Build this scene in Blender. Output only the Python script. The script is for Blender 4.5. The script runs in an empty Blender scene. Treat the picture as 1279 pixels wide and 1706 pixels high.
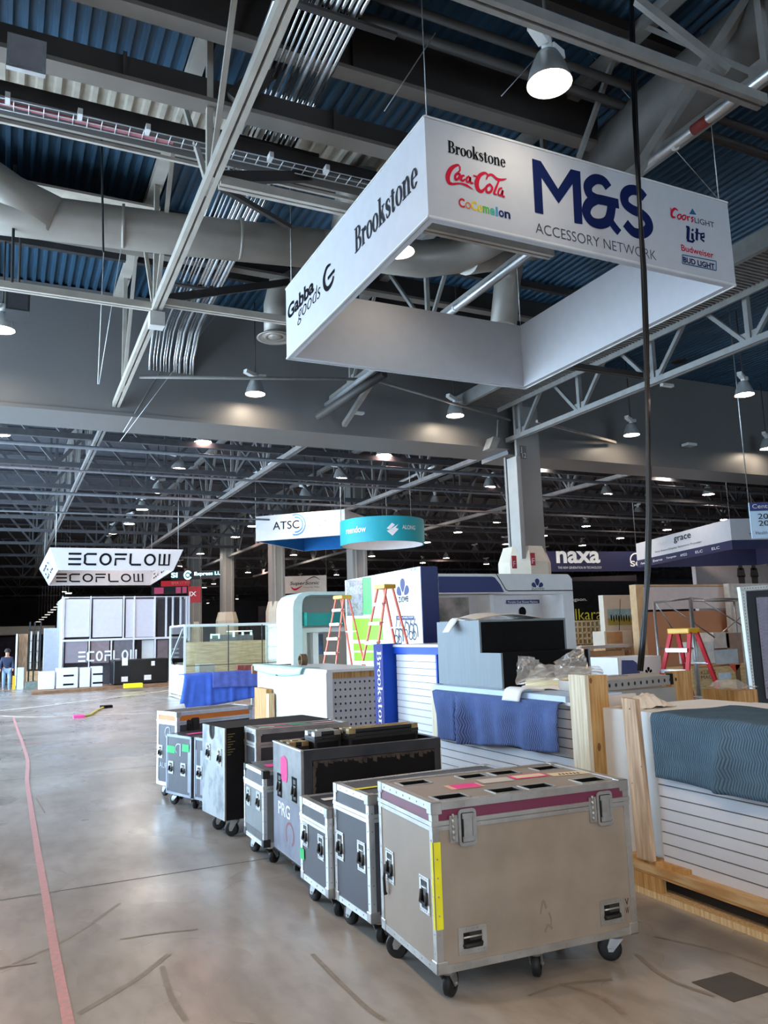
import bpy, math, random
from mathutils import Vector, Matrix
random.seed(7)
S = bpy.context.scene
COL = S.collection
R = math.radians
V = Vector

# ------------------------------------------------------------------ camera
F_PX, W_PX, H_PX = 1318.0, 1279.0, 1706.0
EYE = V((0, 0, 1.75))
def cam_matrix(pitch, roll, yaw):
    fw = V((math.sin(yaw)*math.cos(pitch), math.cos(yaw)*math.cos(pitch), math.sin(pitch)))
    rt = V((math.cos(yaw), -math.sin(yaw), 0)); up = rt.cross(fw)
    x = rt*math.cos(roll) + up*math.sin(roll); y = up*math.cos(roll) - rt*math.sin(roll)
    m = Matrix((x, y, -fw)).transposed().to_4x4(); m.translation = EYE
    return m
CM = cam_matrix(R(8.715), R(-1.824), R(25.753))
cd = bpy.data.cameras.new('camera'); cam = bpy.data.objects.new('camera', cd); COL.objects.link(cam)
cd.sensor_fit = 'HORIZONTAL'; cd.sensor_width = 36; cd.lens = 36*F_PX/W_PX
cd.clip_start = .05; cd.clip_end = 400
cam.matrix_world = CM
S.camera = cam
RM = CM.to_3x3()
def P(px, py, X=None, Y=None, Z=None, D=None):
    """the place seen at a spot of the photograph, on the plane X, Y or Z = const, or at a depth"""
    d = RM @ V((px-W_PX/2, -(py-H_PX/2), -F_PX))
    if Z is not None: t = (Z-EYE.z)/d.z
    elif Y is not None: t = (Y-EYE.y)/d.y
    elif X is not None: t = (X-EYE.x)/d.x
    else: t = D/F_PX
    return EYE + d*t

# ------------------------------------------------------------------ light and exposure
S.view_settings.view_transform = 'Standard'; S.view_settings.look = 'None'
S.view_settings.gamma = 1.0; S.view_settings.use_curve_mapping = False
S.view_settings.exposure = 0.28
DAY = 10.0           # daylight outside the open dock doors
LAMP_FILL = 300.0         # radiance of the added, unseen fill lamps' lenses
LAMP_FAR = 190.0
wd = bpy.data.worlds.new('daylight'); S.world = wd; wd.use_nodes = True
bg = wd.node_tree.nodes['Background']
bg.inputs[0].default_value = (.58, .79, 1.0, 1); bg.inputs[1].default_value = DAY
try:
    S.cycles.max_bounces = 8; S.cycles.diffuse_bounces = 4; S.cycles.glossy_bounces = 4
    S.cycles.transparent_max_bounces = 12; S.cycles.sample_clamp_indirect = 6.0
    S.cycles.use_denoising = True
except Exception: pass

# ------------------------------------------------------------------ materials
def lin(h):
    if not isinstance(h, str): return tuple(h)
    h = h.lstrip('#'); o = []
    for i in (0, 2, 4):
        c = int(h[i:i+2], 16)/255
        o.append(c/12.92 if c <= .04045 else ((c+.055)/1.055)**2.4)
    return tuple(o)
def nd(nt, t, **kw):
    n = nt.nodes.new(t)
    for k, v in kw.items(): setattr(n, k, v)
    return n
MATS = {}
def mat(name, col, rough=.55, metal=0., var=.12, scale=6., stretch=(1, 1, 1), bump=0., bscale=40., col2=None,
        emit=0., spec=.5, alpha=1., lo=.35, hi=.65, detail=4., rvar=0.):
    if name in MATS: return MATS[name]
    m = bpy.data.materials.new(name); m.use_nodes = True; nt = m.node_tree
    b = nt.nodes['Principled BSDF']; c = lin(col)
    b.inputs['Roughness'].default_value = rough; b.inputs['Metallic'].default_value = metal
    b.inputs['Specular IOR Level'].default_value = spec
    tc = nd(nt, 'ShaderNodeTexCoord'); mp = nd(nt, 'ShaderNodeMapping'); mp.inputs['Scale'].default_value = stretch
    nt.links.new(tc.outputs['Object'], mp.inputs[0])
    nz = nd(nt, 'ShaderNodeTexNoise'); nz.inputs['Scale'].default_value = scale; nz.inputs['Detail'].default_value = detail
    nt.links.new(mp.outputs[0], nz.inputs[0])
    rp = nd(nt, 'ShaderNodeValToRGB'); e = rp.color_ramp.elements
    a = lin(col2) if col2 else tuple(max(0, x*(1-var)) for x in c)
    z = c if col2 else tuple(min(1, x*(1+var)) for x in c)
    e[0].position = lo; e[1].position = hi; e[0].color = (*a, 1); e[1].color = (*z, 1)
    nt.links.new(nz.outputs[0], rp.inputs[0]); nt.links.new(rp.outputs[0], b.inputs['Base Color'])
    if rvar:
        mr = nd(nt, 'ShaderNodeMapRange'); mr.inputs[3].default_value = max(.02, rough-rvar); mr.inputs[4].default_value = rough+rvar
        mr.inputs[1].default_value = .3; mr.inputs[2].default_value = .7
        nt.links.new(nz.outputs[0], mr.inputs[0]); nt.links.new(mr.outputs[0], b.inputs['Roughness'])
    if bump:
        n2 = nd(nt, 'ShaderNodeTexNoise'); n2.inputs['Scale'].default_value = bscale
        nt.links.new(mp.outputs[0], n2.inputs[0])
        bp = nd(nt, 'ShaderNodeBump'); bp.inputs['Strength'].default_value = bump; bp.inputs['Distance'].default_value = .01
        nt.links.new(n2.outputs[0], bp.inputs['Height']); nt.links.new(bp.outputs[0], b.inputs['Normal'])
    if emit:
        b.inputs['Emission Color'].default_value = (*c, 1); b.inputs['Emission Strength'].default_value = emit
    if alpha < 1: b.inputs['Alpha'].default_value = alpha
    MATS[name] = m
    return m
def glow(name, col, s):
    m = bpy.data.materials.new(name); m.use_nodes = True; nt = m.node_tree; nt.nodes.clear()
    e = nd(nt, 'ShaderNodeEmission'); e.inputs[0].default_value = (*lin(col), 1); e.inputs[1].default_value = s
    o = nd(nt, 'ShaderNodeOutputMaterial'); nt.links.new(e.outputs[0], o.inputs[0]); MATS[name] = m
    return m
def wood(name, col, col2, scale=3., st=(18, 18, 1.2)):
    return mat(name, col, rough=.65, col2=col2, scale=scale, stretch=st, lo=.38, hi=.62, detail=6, bump=.08, bscale=12)

white = mat('white_laminate', '#d8d7d5', .35, var=.03)
white_fab = mat('white_fabric', '#c3c2c6', .9, var=.02, spec=.05)
black = mat('black_paint', '#17181b', .7, var=.2, spec=.15)
rubber = mat('black_rubber', '#121214', .6, var=.2)
alu = mat('aluminium', '#d4d8db', .36, .75, var=.07, scale=14, rvar=.08)
alu_dull = mat('dull_aluminium', '#b4b4b2', .42, .75, var=.12, scale=10, rvar=.1)
steel = mat('zinc_steel', '#b3b5b5', .38, .8, var=.1, scale=20)
chrome = mat('chrome', '#d6d8da', .18, 1., var=.05)
dark_steel = mat('dark_steel', '#2b2b2c', .5, .3, var=.2)
ink = mat('black_ink', '#17181c', .8, var=.02, spec=.05)
navy = mat('navy_ink', '#18234f', .8, var=.03, spec=.05)
pine = wood('pine_wood', '#dcc39a', '#c49e6a')
pine_warm = wood('warm_pine', '#c99f66', '#a8773c', 2.2)
pine_pale = wood('pale_pine', '#e2d9c4', '#cdbd9c', 2.5)
plywood = wood('plywood', '#d3b48a', '#b98f60', 2., (3, 14, 14))
ply_edge = wood('plywood_edge', '#c6995f', '#9b6a3c', 3., (1.5, 1.5, 40))
card = mat('cardboard', '#b58d63', .8, var=.1)
pink = mat('pink_gaffer_tape', '#f0489a', .7, var=.08)
green = mat('green_gaffer_tape', '#3fc77a', .7, var=.1)
yellow = mat('yellow_gaffer_tape', '#e6df1e', .6, var=.08)
red = mat('red_print', '#c0203a', .8, var=.05, spec=.05)
teal = mat('teal_print', '#12a5b4', .5, var=.03)

# ------------------------------------------------------------------ mesh builder
class MB:
    def __init__(s): s.v = []; s.f = []; s.m = []; s.sm = []
    def add(s, vs, fs, mi=0, smooth=False, M=None):
        b = len(s.v)
        s.v += [(M @ V(p)) if M else V(p) for p in vs]
        for f in fs: s.f.append([i+b for i in f]); s.m.append(mi); s.sm.append(smooth)
        return s
    def box(s, x0, x1, y0, y1, z0, z1, mi=0, M=None):
        vs = [(x, y, z) for z in (z0, z1) for x, y in ((x0, y0), (x1, y0), (x1, y1), (x0, y1))]
        return s.add(vs, [(3, 2, 1, 0), (4, 5, 6, 7), (0, 1, 5, 4), (1, 2, 6, 5), (2, 3, 7, 6), (3, 0, 4, 7)], mi, M=M)
    def bar(s, p, q, w, h, mi=0, up=(0, 0, 1)):
        p, q = V(p), V(q); d = (q-p)
        if d.length < 1e-6: return s
        d.normalize(); a = d.cross(V(up))
        if a.length < 1e-4: a = d.cross(V((1, 0, 0)))
        a.normalize(); b = a.cross(d)
        vs = [c+a*(i*w/2)+b*(j*h/2) for c in (p, q) for i, j in ((-1, -1), (1, -1), (1, 1), (-1, 1))]
        return s.add(vs, [(0, 1, 2, 3), (7, 6, 5, 4), (0, 4, 5, 1), (1, 5, 6, 2), (2, 6, 7, 3), (3, 7, 4, 0)], mi)
    def tube(s, pts, r, n=8, mi=0, cap=True, smooth=True):
        pts = [V(p) for p in pts]; k = len(pts); rr = r if isinstance(r, (list, tuple)) else [r]*k
        t0 = (pts[1]-pts[0]).normalized(); a = t0.orthogonal().normalized(); vs = []
        for i, p in enumerate(pts):
            t = ((pts[min(i+1, k-1)]-pts[max(i-1, 0)])).normalized()
            a = (a - t*a.dot(t)).normalized(); b = t.cross(a)
            vs += [p+(a*math.cos(2*math.pi*j/n)+b*math.sin(2*math.pi*j/n))*rr[i] for j in range(n)]
        fs = [(i*n+j, i*n+(j+1) % n, (i+1)*n+(j+1) % n, (i+1)*n+j) for i in range(k-1) for j in range(n)]
        s.add(vs, fs, mi, smooth)
        if cap:
            b = len(s.v)-len(vs)
            s.f += [[b+j for j in reversed(range(n))], [b+(k-1)*n+j for j in range(n)]]; s.m += [mi, mi]; s.sm += [False, False]
        return s
    def cyl(s, p, q, r, n=12, mi=0, r2=None): return s.tube([p, q], [r, r if r2 is None else r2], n, mi)
    def lathe(s, prof, n=20, mi=0, c=(0, 0, 0), smooth=True):
        c = V(c); vs = [c+V((r*math.cos(2*math.pi*j/n), r*math.sin(2*math.pi*j/n), z)) for r, z in prof for j in range(n)]
        return s.add(vs, [(i*n+j, i*n+(j+1) % n, (i+1)*n+(j+1) % n, (i+1)*n+j) for i in range(len(prof)-1) for j in range(n)], mi, smooth)
    def disc(s, c, r, n=20, mi=0, up=1):
        c = V(c); vs = [c+V((r*math.cos(2*math.pi*j/n), r*math.sin(2*math.pi*j/n), 0)) for j in range(n)]
        return s.add(vs, [tuple(range(n)) if up > 0 else tuple(reversed(range(n)))], mi)
    def prism(s, pts, ext, mi=0, mi_side=None):
        n = len(pts); e = V(ext); vs = [V(p) for p in pts]+[V(p)+e for p in pts]
        s.add(vs, [tuple(reversed(range(n))), tuple(range(n, 2*n))], mi)
        b = len(s.v)-2*n
        for i in range(n):
            s.f.append([b+i, b+(i+1) % n, b+n+(i+1) % n, b+n+i]); s.m.append(mi if mi_side is None else mi_side); s.sm.append(False)
        return s
    def poly(s, pts, mi=0): return s.add(pts, [tuple(range(len(pts)))], mi)
    def grid(s, fn, nu, nv, mi=0, smooth=True):
        vs = [fn(i/nu, j/nv) for j in range(nv+1) for i in range(nu+1)]
        return s.add(vs, [(j*(nu+1)+i, j*(nu+1)+i+1, (j+1)*(nu+1)+i+1, (j+1)*(nu+1)+i) for j in range(nv) for i in range(nu)], mi, smooth)
    def holed(s, o, ux, uy, W, H, holes, mi=0):
        """a flat panel with rectangular recesses (u0,v0,u1,v1,depth,mat)"""
        o, ux, uy = V(o), V(ux), V(uy); n = ux.cross(uy)
        us = sorted({0, W, *[h[0] for h in holes], *[h[2] for h in holes]}); vv = sorted({0, H, *[h[1] for h in holes], *[h[3] for h in holes]})
        q = lambda u, v, d=0: o+ux*u+uy*v-n*d
        for a, b in zip(us, us[1:]):
            for c, d in zip(vv, vv[1:]):
                if any(h[0]-1e-6 <= a and b <= h[2]+1e-6 and h[1]-1e-6 <= c and d <= h[3]+1e-6 for h in holes): continue
                s.poly([q(a, c), q(b, c), q(b, d), q(a, d)], mi)
        for u0, v0, u1, v1, dp, hm in holes:
            t = .006; k = [(u0, v0), (u1, v0), (u1, v1), (u0, v1)]
            s.poly([q(u0, v0, dp), q(u1, v0, dp), q(u1, v1, dp), q(u0, v1, dp)], hm)
            for (a, b), (c, d) in zip(k, k[1:]+k[:1]): s.poly([q(a, b), q(c, d), q(c, d, dp), q(a, b, dp)], hm)
        return s
    def build(s, name, mats, parent=None, world=False, bevel=0, seg=2):
        me = bpy.data.meshes.new(name)
        vs = s.v
        if world and parent is not None:
            r = parent
            while r.parent: r = r.parent
            Mi = (Matrix.Translation(r.location) @ r.rotation_euler.to_matrix().to_4x4()).inverted()
            vs = [Mi @ p for p in vs]
        me.from_pydata([tuple(p) for p in vs], [], s.f)
        if not isinstance(mats, (list, tuple)): mats = [mats]
        for m in mats: me.materials.append(m)
        me.polygons.foreach_set('material_index', s.m); me.polygons.foreach_set('use_smooth', s.sm)
        me.update()
        o = bpy.data.objects.new(name, me); COL.objects.link(o)
        if parent is not None: o.parent = parent
        if bevel:
            md = o.modifiers.new('bevel', 'BEVEL'); md.width = bevel; md.segments = seg; md.limit_method = 'ANGLE'; md.angle_limit = R(50)
        return o
def tag(o, label, cat, group=None, kind=None):
    o['label'] = label; o['category'] = cat
    if group: o['group'] = group
    if kind: o['kind'] = kind
    return o
def thing(name, label, cat, loc=(0, 0, 0), rz=0, group=None):
    o = bpy.data.objects.new(name, None); COL.objects.link(o); o.empty_display_size = .1
    o.location = loc; o.rotation_euler = (0, 0, rz)
    return tag(o, label, cat, group)
def struct(name, mb, m, bevel=0):
    o = mb.build(name, m, bevel=bevel); o['kind'] = 'structure'; return o
def dup(root, loc, rz=0, label=None, group=None):
    r = root.copy(); COL.objects.link(r); r.location = loc; r.rotation_euler = (0, 0, rz)
    if label: r['label'] = label
    if group: r['group'] = group
    for ch in list(root.children):
        c = ch.copy(); COL.objects.link(c); c.parent = r
        for g in list(ch.children):
            d = g.copy(); COL.objects.link(d); d.parent = c
    return r

# ---- flat drawing on a face: fr(u, v) places a point of the face plane
def frame(o, ux, uy, lift=.003):
    o, ux, uy = V(o), V(ux).normalized(), V(uy).normalized(); n = ux.cross(uy).normalized()
    return lambda u, v, k=0: o+ux*u+uy*v+n*(lift+k)
def smooth_path(pts, w, sub=8, closed=False):
    n = len(pts); ws = w if isinstance(w, (list, tuple)) else [w]*n; op = []; ow = []
    rng = range(n if closed else n-1)
    for i in rng:
        g = (lambda k: pts[k % n]) if closed else (lambda k: pts[min(max(k, 0), n-1)])
        p0, p1, p2, p3 = g(i-1), g(i), g(i+1), g(i+2)
        for j in range(sub):
            t = j/sub
            op.append(tuple(.5*((2*p1[a])+(-p0[a]+p2[a])*t+(2*p0[a]-5*p1[a]+4*p2[a]-p3[a])*t*t+(-p0[a]+3*p1[a]-3*p2[a]+p3[a])*t**3) for a in (0, 1)))
            ow.append(ws[i]*(1-t)+ws[(i+1) % n]*t)
    if not closed: op.append(tuple(pts[-1])); ow.append(ws[-1])
    return op, ow
LAYER = [0]
def ribbon(mb, fr, pts, w, mi=0, sub=8, closed=False, smooth=True):
    LAYER[0] = (LAYER[0]+1) % 20; k = LAYER[0]*.00015
    if smooth: pts, ws = smooth_path(pts, w, sub, closed)
    else: ws = w if isinstance(w, (list, tuple)) else [w]*len(pts)
    n = len(pts); L = []
    for i, (x, y) in enumerate(pts):
        a = pts[(i-1) % n if closed else max(i-1, 0)]; b = pts[(i+1) % n if closed else min(i+1, n-1)]
        dx, dy = b[0]-a[0], b[1]-a[1]; l = math.hypot(dx, dy) or 1; nx, ny = -dy/l*ws[i]/2, dx/l*ws[i]/2
        L.append((fr(x-nx, y-ny, k), fr(x+nx, y+ny, k)))
    for i in range(n if closed else n-1):
        a, b = L[i], L[(i+1) % n]; mb.poly([a[0], b[0], b[1], a[1]], mi)
def arc_ring(mb, fr, cx, cy, rx, ry, tx, ty, a0=0, a1=360, mi=0, n=28):
    for i in range(n):
        t, u = R(a0+(a1-a0)*i/n), R(a0+(a1-a0)*(i+1)/n)
        mb.poly([fr(cx+(rx-tx)*math.cos(t), cy+(ry-ty)*math.sin(t)), fr(cx+rx*math.cos(t), cy+ry*math.sin(t)),
                 fr(cx+rx*math.cos(u), cy+ry*math.sin(u)), fr(cx+(rx-tx)*math.cos(u), cy+(ry-ty)*math.sin(u))], mi)
def rect(mb, fr, x0, y0, x1, y1, mi=0, k=0): mb.poly([fr(x0, y0, k), fr(x1, y0, k), fr(x1, y1, k), fr(x0, y1, k)], mi)
def ell(mb, fr, cx, cy, rx, ry, mi=0, n=24): mb.poly([fr(cx+rx*math.cos(2*math.pi*i/n), cy+ry*math.sin(2*math.pi*i/n)) for i in range(n)], mi)
def text(s, m, parent, fr, x, y, w, h, name='lettering', bold=0., shear=0., world=True, label=None, align=None):
    """flat printed lettering filling the box x..x+w, y..y+h of a face (w=None keeps proportions)"""
    cu = bpy.data.curves.new('t', 'FONT'); cu.body = s; cu.offset = bold; cu.resolution_u = 4; cu.shear = shear; cu.space_line = .9
    if align: cu.align_x = align
    to = bpy.data.objects.new('t', cu); COL.objects.link(to)
    dg = bpy.context.evaluated_depsgraph_get()
    me0 = bpy.data.meshes.new_from_object(to.evaluated_get(dg))
    xs = [v.co.x for v in me0.vertices]; ys = [v.co.y for v in me0.vertices]
    x0, x1, y0, y1 = min(xs), max(xs), min(ys), max(ys); sy = h/(y1-y0); sx = (w/(x1-x0)) if w else sy
    mb = MB(); mb.add([fr(x+(v.co.x-x0)*sx, y+(v.co.y-y0)*sy) for v in me0.vertices], [tuple(p.vertices) for p in me0.polygons])
    bpy.data.objects.remove(to); bpy.data.curves.remove(cu); bpy.data.meshes.remove(me0)
    o = mb.build(name, m, parent, world=world)
    if label: o['label'] = label
    return o
# a narrow high-contrast serif for the shop fascia lettering
SERIF = {
 'B': (.63, [('r', .08, 0, .22, .7), ('r', 0, 0, .3, .03), ('r', 0, .67, .3, .7), ('o', .3, .53, .24, .17, .13, .03, -90, 90), ('o', .32, .185, .28, .185, .14, .03, -90, 90), ('r', .2, .34, .34, .37)]),
 'r': (.43, [('r', .07, 0, .2, .46), ('r', 0, 0, .28, .025), ('r', 0, .44, .2, .465), ('s', [(.19, .3), (.25, .42), (.33, .45)], .035), ('d', .35, .395, .07)]),
 'o': (.52, [('o', .26, .235, .25, .245, .125, .025, 0, 360)]),
 'k': (.58, [('r', .07, 0, .2, .74), ('r', 0, 0, .28, .025), ('r', 0, .715, .2, .74), ('s', [(.19, .2), (.43, .45)], .04), ('s', [(.28, .28), (.47, .02)], .13), ('r', .33, 0, .58, .025), ('r', .31, .44, .55, .465)]),
 's': (.42, [('s', [(.35, .34), (.3, .44), (.2, .46), (.09, .4), (.1, .31), (.2, .25), (.32, .18), (.33, .08), (.23, .01), (.11, .02), (.05, .14)], [.02, .03, .04, .1, .12, .13, .12, .1, .04, .03, .02])]),
 't': (.36, [('r', .09, .05, .22, .58), ('r', 0, .44, .34, .465), ('s', [(.155, .12), (.17, .03), (.25, .015), (.33, .08)], [.13, .1, .04, .02])]),
 'n': (.62, [('r', .07, 0, .2, .46), ('r', 0, 0, .27, .025), ('r', 0, .44, .2, .465), ('r', .39, 0, .52, .34), ('r', .32, 0, .6, .025), ('s', [(.19, .34), (.28, .44), (.38, .455), (.455, .33)], [.03, .04, .07, .13])]),
 'e': (.48, [('o', .235, .235, .225, .245, .12, .025, 5, 325), ('r', .1, .24, .455, .268)]),
}
def serif_word(mb, fr, word, x, y, h, wscale=1., mi=0, fat=.012):
    if fat:
        for n_, d in enumerate((-fat, fat)): serif_word(mb, lambda u, v, k=0, z_=.0012*(n_+1): fr(u, v, k+z_), word, x+d*h, y+abs(d)*.3*h, h, wscale, mi, 0)
    s = h/.74; cx = x
    for ch in word:
        w, items = SERIF[ch]; ox = cx
        for iz, it in enumerate(items):
            f2 = lambda u, v, k=0, z_=iz*.00015: fr(ox+u*s*wscale, y+v*s, z_)
            if it[0] == 'r': rect(mb, f2, *it[1:5], mi=mi)
            elif it[0] == 'o': arc_ring(mb, f2, *it[1:], mi=mi)
            elif it[0] == 'd': ell(mb, f2, it[1], it[2], it[3], it[3], mi)
            else: ribbon(mb, f2, it[1], it[2], mi, sub=6)
        cx += (w+.02)*s*wscale
    return cx-x
def serif_len(word, h, wscale=1.): return sum(SERIF[c][0]+.02 for c in word)*h/.74*wscale

# ------------------------------------------------------------------ the hall
YB = 16.0                                   # face of the cross wall hanging over the middle of the hall
DECK = 8.75
def floor_material():
    m = bpy.data.materials.new('polished_concrete'); m.use_nodes = True; nt = m.node_tree; b = nt.nodes['Principled BSDF']
    g = nd(nt, 'ShaderNodeNewGeometry')
    def noise(s, d, st=(1, 1, 1)):
        mp = nd(nt, 'ShaderNodeMapping'); mp.inputs['Scale'].default_value = st; nt.links.new(g.outputs['Position'], mp.inputs[0])
        n = nd(nt, 'ShaderNodeTexNoise'); n.inputs['Scale'].default_value = s; n.inputs['Detail'].default_value = d; nt.links.new(mp.outputs[0], n.inputs[0]); return n.outputs[0]
    r1 = nd(nt, 'ShaderNodeValToRGB'); e = r1.color_ramp.elements
    r1.color_ramp.interpolation = 'EASE'; e[0].position = .15; e[1].position = .85; e[0].color = (*lin('#877f79'), 1); e[1].color = (*lin('#bab4ae'), 1)
    nt.links.new(noise(.7, 5), r1.inputs[0])
    r2 = nd(nt, 'ShaderNodeValToRGB'); e = r2.color_ramp.elements
    r2.color_ramp.interpolation = 'EASE'; e[0].position = .2; e[1].position = .8; e[0].color = (.66, .64, .62, 1); e[1].color = (1, 1, 1, 1)
    nt.links.new(noise(2.2, 10, (1, .35, 1)), r2.inputs[0])
    mx = nd(nt, 'ShaderNodeMixRGB', blend_type='MULTIPLY'); mx.inputs[0].default_value = .8
    nt.links.new(r1.outputs[0], mx.inputs[1]); nt.links.new(r2.outputs[0], mx.inputs[2])
    r3 = nd(nt, 'ShaderNodeValToRGB'); e = r3.color_ramp.elements; r3.color_ramp.interpolation = 'EASE'
    e[0].position = .3; e[1].position = .62; e[0].color = (.80, .78, .76, 1); e[1].color = (1.04, 1.04, 1.04, 1)
    nt.links.new(noise(9, 12, (1, .4, 1)), r3.inputs[0])
    m3 = nd(nt, 'ShaderNodeMixRGB', blend_type='MULTIPLY'); m3.inputs[0].default_value = .75
    nt.links.new(mx.outputs[0], m3.inputs[1]); nt.links.new(r3.outputs[0], m3.inputs[2]); nt.links.new(m3.outputs[0], b.inputs['Base Color'])
    mr = nd(nt, 'ShaderNodeMapRange'); mr.interpolation_type = 'SMOOTHSTEP'; mr.inputs[1].default_value = .15; mr.inputs[2].default_value = .85; mr.inputs[3].default_value = .18; mr.inputs[4].default_value = .42
    nt.links.new(noise(.8, 2), mr.inputs[0]); nt.links.new(mr.outputs[0], b.inputs['Roughness'])
    bp = nd(nt, 'ShaderNodeBump'); bp.inputs['Strength'].default_value = .05; bp.inputs['Distance'].default_value = .02
    nt.links.new(noise(14, 5), bp.inputs['Height']); nt.links.new(bp.outputs[0], b.inputs['Normal'])
    return m
XL, XR, Y0, Y1 = -5.0, 75.0, -14.0, 130.0
joint = mat('joint_filler', '#3a3734', .8); scuff = mat('tyre_rubber_mark', '#857b70', .5, var=.12, scale=20)
mb = MB(); mb.box(XL-.4, XR+.4, Y0-.4, Y1+.4, -.3, 0)
for y in (1.0, 6.45, 11.9, 17.35, 22.8, 28.2): mb.poly([(XL, y-.006, .001), (XR, y-.006, .001), (XR, y+.006, .001), (XL, y+.006, .001)], 1)
for x in (-3.2, 9.4, 15.1, 21): mb.poly([(x-.006, Y0, .001), (x+.006, Y0, .001), (x+.006, Y1, .001), (x-.006, Y1, .001)], 1)
fl = frame((0, 0, 0), (1, 0, 0), (0, 1, 0), .0012)
def fp(px, py): q = P(px, py, Z=0); return (q.x, q.y)
for pts, w in (([(0, 1615), (110, 1565), (200, 1505)], .025), ([(130, 1690), (230, 1630), (280, 1590)], .035), ([(200, 1565), (265, 1555), (330, 1548)], .02),
               ([(270, 1610), (285, 1660), (310, 1700)], .03), ([(930, 1640), (1000, 1662), (1040, 1690)], .03), ([(1060, 1590), (1110, 1630), (1190, 1660)], .025),
               ([(1090, 1560), (1200, 1585), (1279, 1612)], .02), ([(880, 1660), (940, 1640), (1020, 1632)], .02), ([(0, 1612), (60, 1604)], .02), ([(520, 1590), (600, 1670), (640, 1700)], .025), ([(60, 1330), (75, 1355)], .015)):
    ribbon(mb, fl, [fp(*p) for p in pts], w, 2, sub=5)
struct('floor', mb, [floor_material(), joint, scuff])

wall_grey = mat('grey_wall_paint', '#6e6c6b', .42, var=.05, scale=.6)
wall_dark = mat('dark_wall_paint', '#6a6b70', .8, var=.15, scale=.5)
deck_blue = mat('navy_roof_deck', '#2f4d64', .45, var=.2, scale=1.5, rvar=.15)
deck_dark = mat('dark_roof_deck', '#3a3d46', .7, var=.2)
deck_beige = mat('bare_roof_deck', '#b5ab9c', .55, var=.12)
def corrugated(mb, x0, x1, y0, y1, z, pitch=.2, depth=.05, mi=0):
    prof = [(0, 0), (.3, 0), (.42, depth), (.88, depth), (1, 0)]; x = x0; row = []
    while x < x1:
        row += [(x+u*pitch, z+d) for u, d in prof[:-1]]; x += pitch
    row.append((x, z)); n = len(row)
    mb.add([(a, yy, b) for yy in (y0, y1) for a, b in row], [(i, n+i, n+i+1, i+1) for i in range(n-1)], mi)
mb = MB(); corrugated(mb, XL, 26, Y0, YB+1.3, DECK, .16, .06, 0)
mb.box(26, XR, Y0, YB+1.3, DECK, DECK+.1, 1)
mb.box(XL, XR, YB+1.3, Y1, 8.6, 8.7, 1); mb.box(XL-.4, XR+.4, Y0-.4, Y1+.4, DECK+.12, DECK+.2, 1)
struct('ceiling', mb, [deck_blue, deck_dark])
mb = MB()                                   # side wall with the tall dock doors standing open
DOORS = [(-9.0, -4.0), (9.0, 38.0)]; DH = 6.6
ys = [Y0]+[q for d in DOORS for q in d]+[Y1]
for i in range(0, len(ys), 2): mb.box(XL-.3, XL, ys[i], ys[i+1], 0, DECK)
for a, b in DOORS: mb.box(XL-.3, XL, a, b, DH, DECK)
struct('wall_left', mb, wall_grey)
mb = MB(); mb.box(XL, XR, Y1, Y1+.3, 0, DECK); struct('wall_far', mb, wall_dark)
mb = MB(); mb.box(XR, XR+.3, Y0, Y1, 0, DECK); struct('wall_right', mb, wall_dark)
mb = MB()
for a, b in ((XL, 15), (22, XR)): mb.box(a, b, Y0-.3, Y0, 0, DECK)
for a, b in ((15, 22),): mb.box(a, b, Y0-.3, Y0, 5.0, DECK)
struct('wall_near', mb, wall_grey)
for k, (a, b) in enumerate(DOORS):          # frames of the open doors
    mb = MB()
    for y in (a, b): mb.box(XL-.05, XL+.08, y-.08, y+.08, 0, DH+.08)
    mb.box(XL-.05, XL+.08, a, b, DH, DH+.16); struct('door_%d' % (k+1), mb, dark_steel)
mb = MB()                                   # the hanging cross wall
mb.box(XL, 11.25, YB, YB+1.3, 6.19, DECK); mb.box(11.25, XR, YB+.1, YB+1.3, 6.08, DECK)
mb.box(XL, 11.25, YB-.03, YB, 6.19, 6.26); mb.box(11.25, XR, YB+.07, YB+.1, 6.08, 6.15)
struct('wall_middle', mb, wall_grey)
# ------------------------------------------------------------------ flight cases
case_grey = mat('scuffed_grey_laminate', '#9c8f82', .42, .1, var=.1, scale=5, col2='#8f8275', rvar=.1)
case_black = mat('black_laminate', '#3a3c42', .4, var=.15, scale=7, col2='#2d2f34', rvar=.1)
case_slate = mat('slate_laminate', '#4c505b', .45, var=.15, scale=7, col2='#40434c', rvar=.08, spec=.35)
case_worn = mat('worn_grey_paint', '#8f9497', .5, .1, col2='#5e646a', scale=4, detail=9, lo=.3, hi=.6)
case_void = mat('deep_black_laminate', '#131317', .65, var=.2, spec=.2)
maroon = mat('maroon_laminate', '#70304c', .4, var=.06)
orange = mat('orange_laminate', '#d9822e', .45, var=.06)
peach = mat('peach_laminate', '#c39a84', .5, var=.06)
bare_edge = mat('worn_brown_edge', '#5b4c42', .6, col2='#2a2524', scale=9)
dish_m = mat('dish_steel', '#55585a', .35, .9, var=.2)
hole_m = mat('dark_dish', '#18191c', .4, .4, var=.2)
brassy = mat('gold_tinted_trim', '#b39a6c', .4, .7, var=.2, scale=18)

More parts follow.
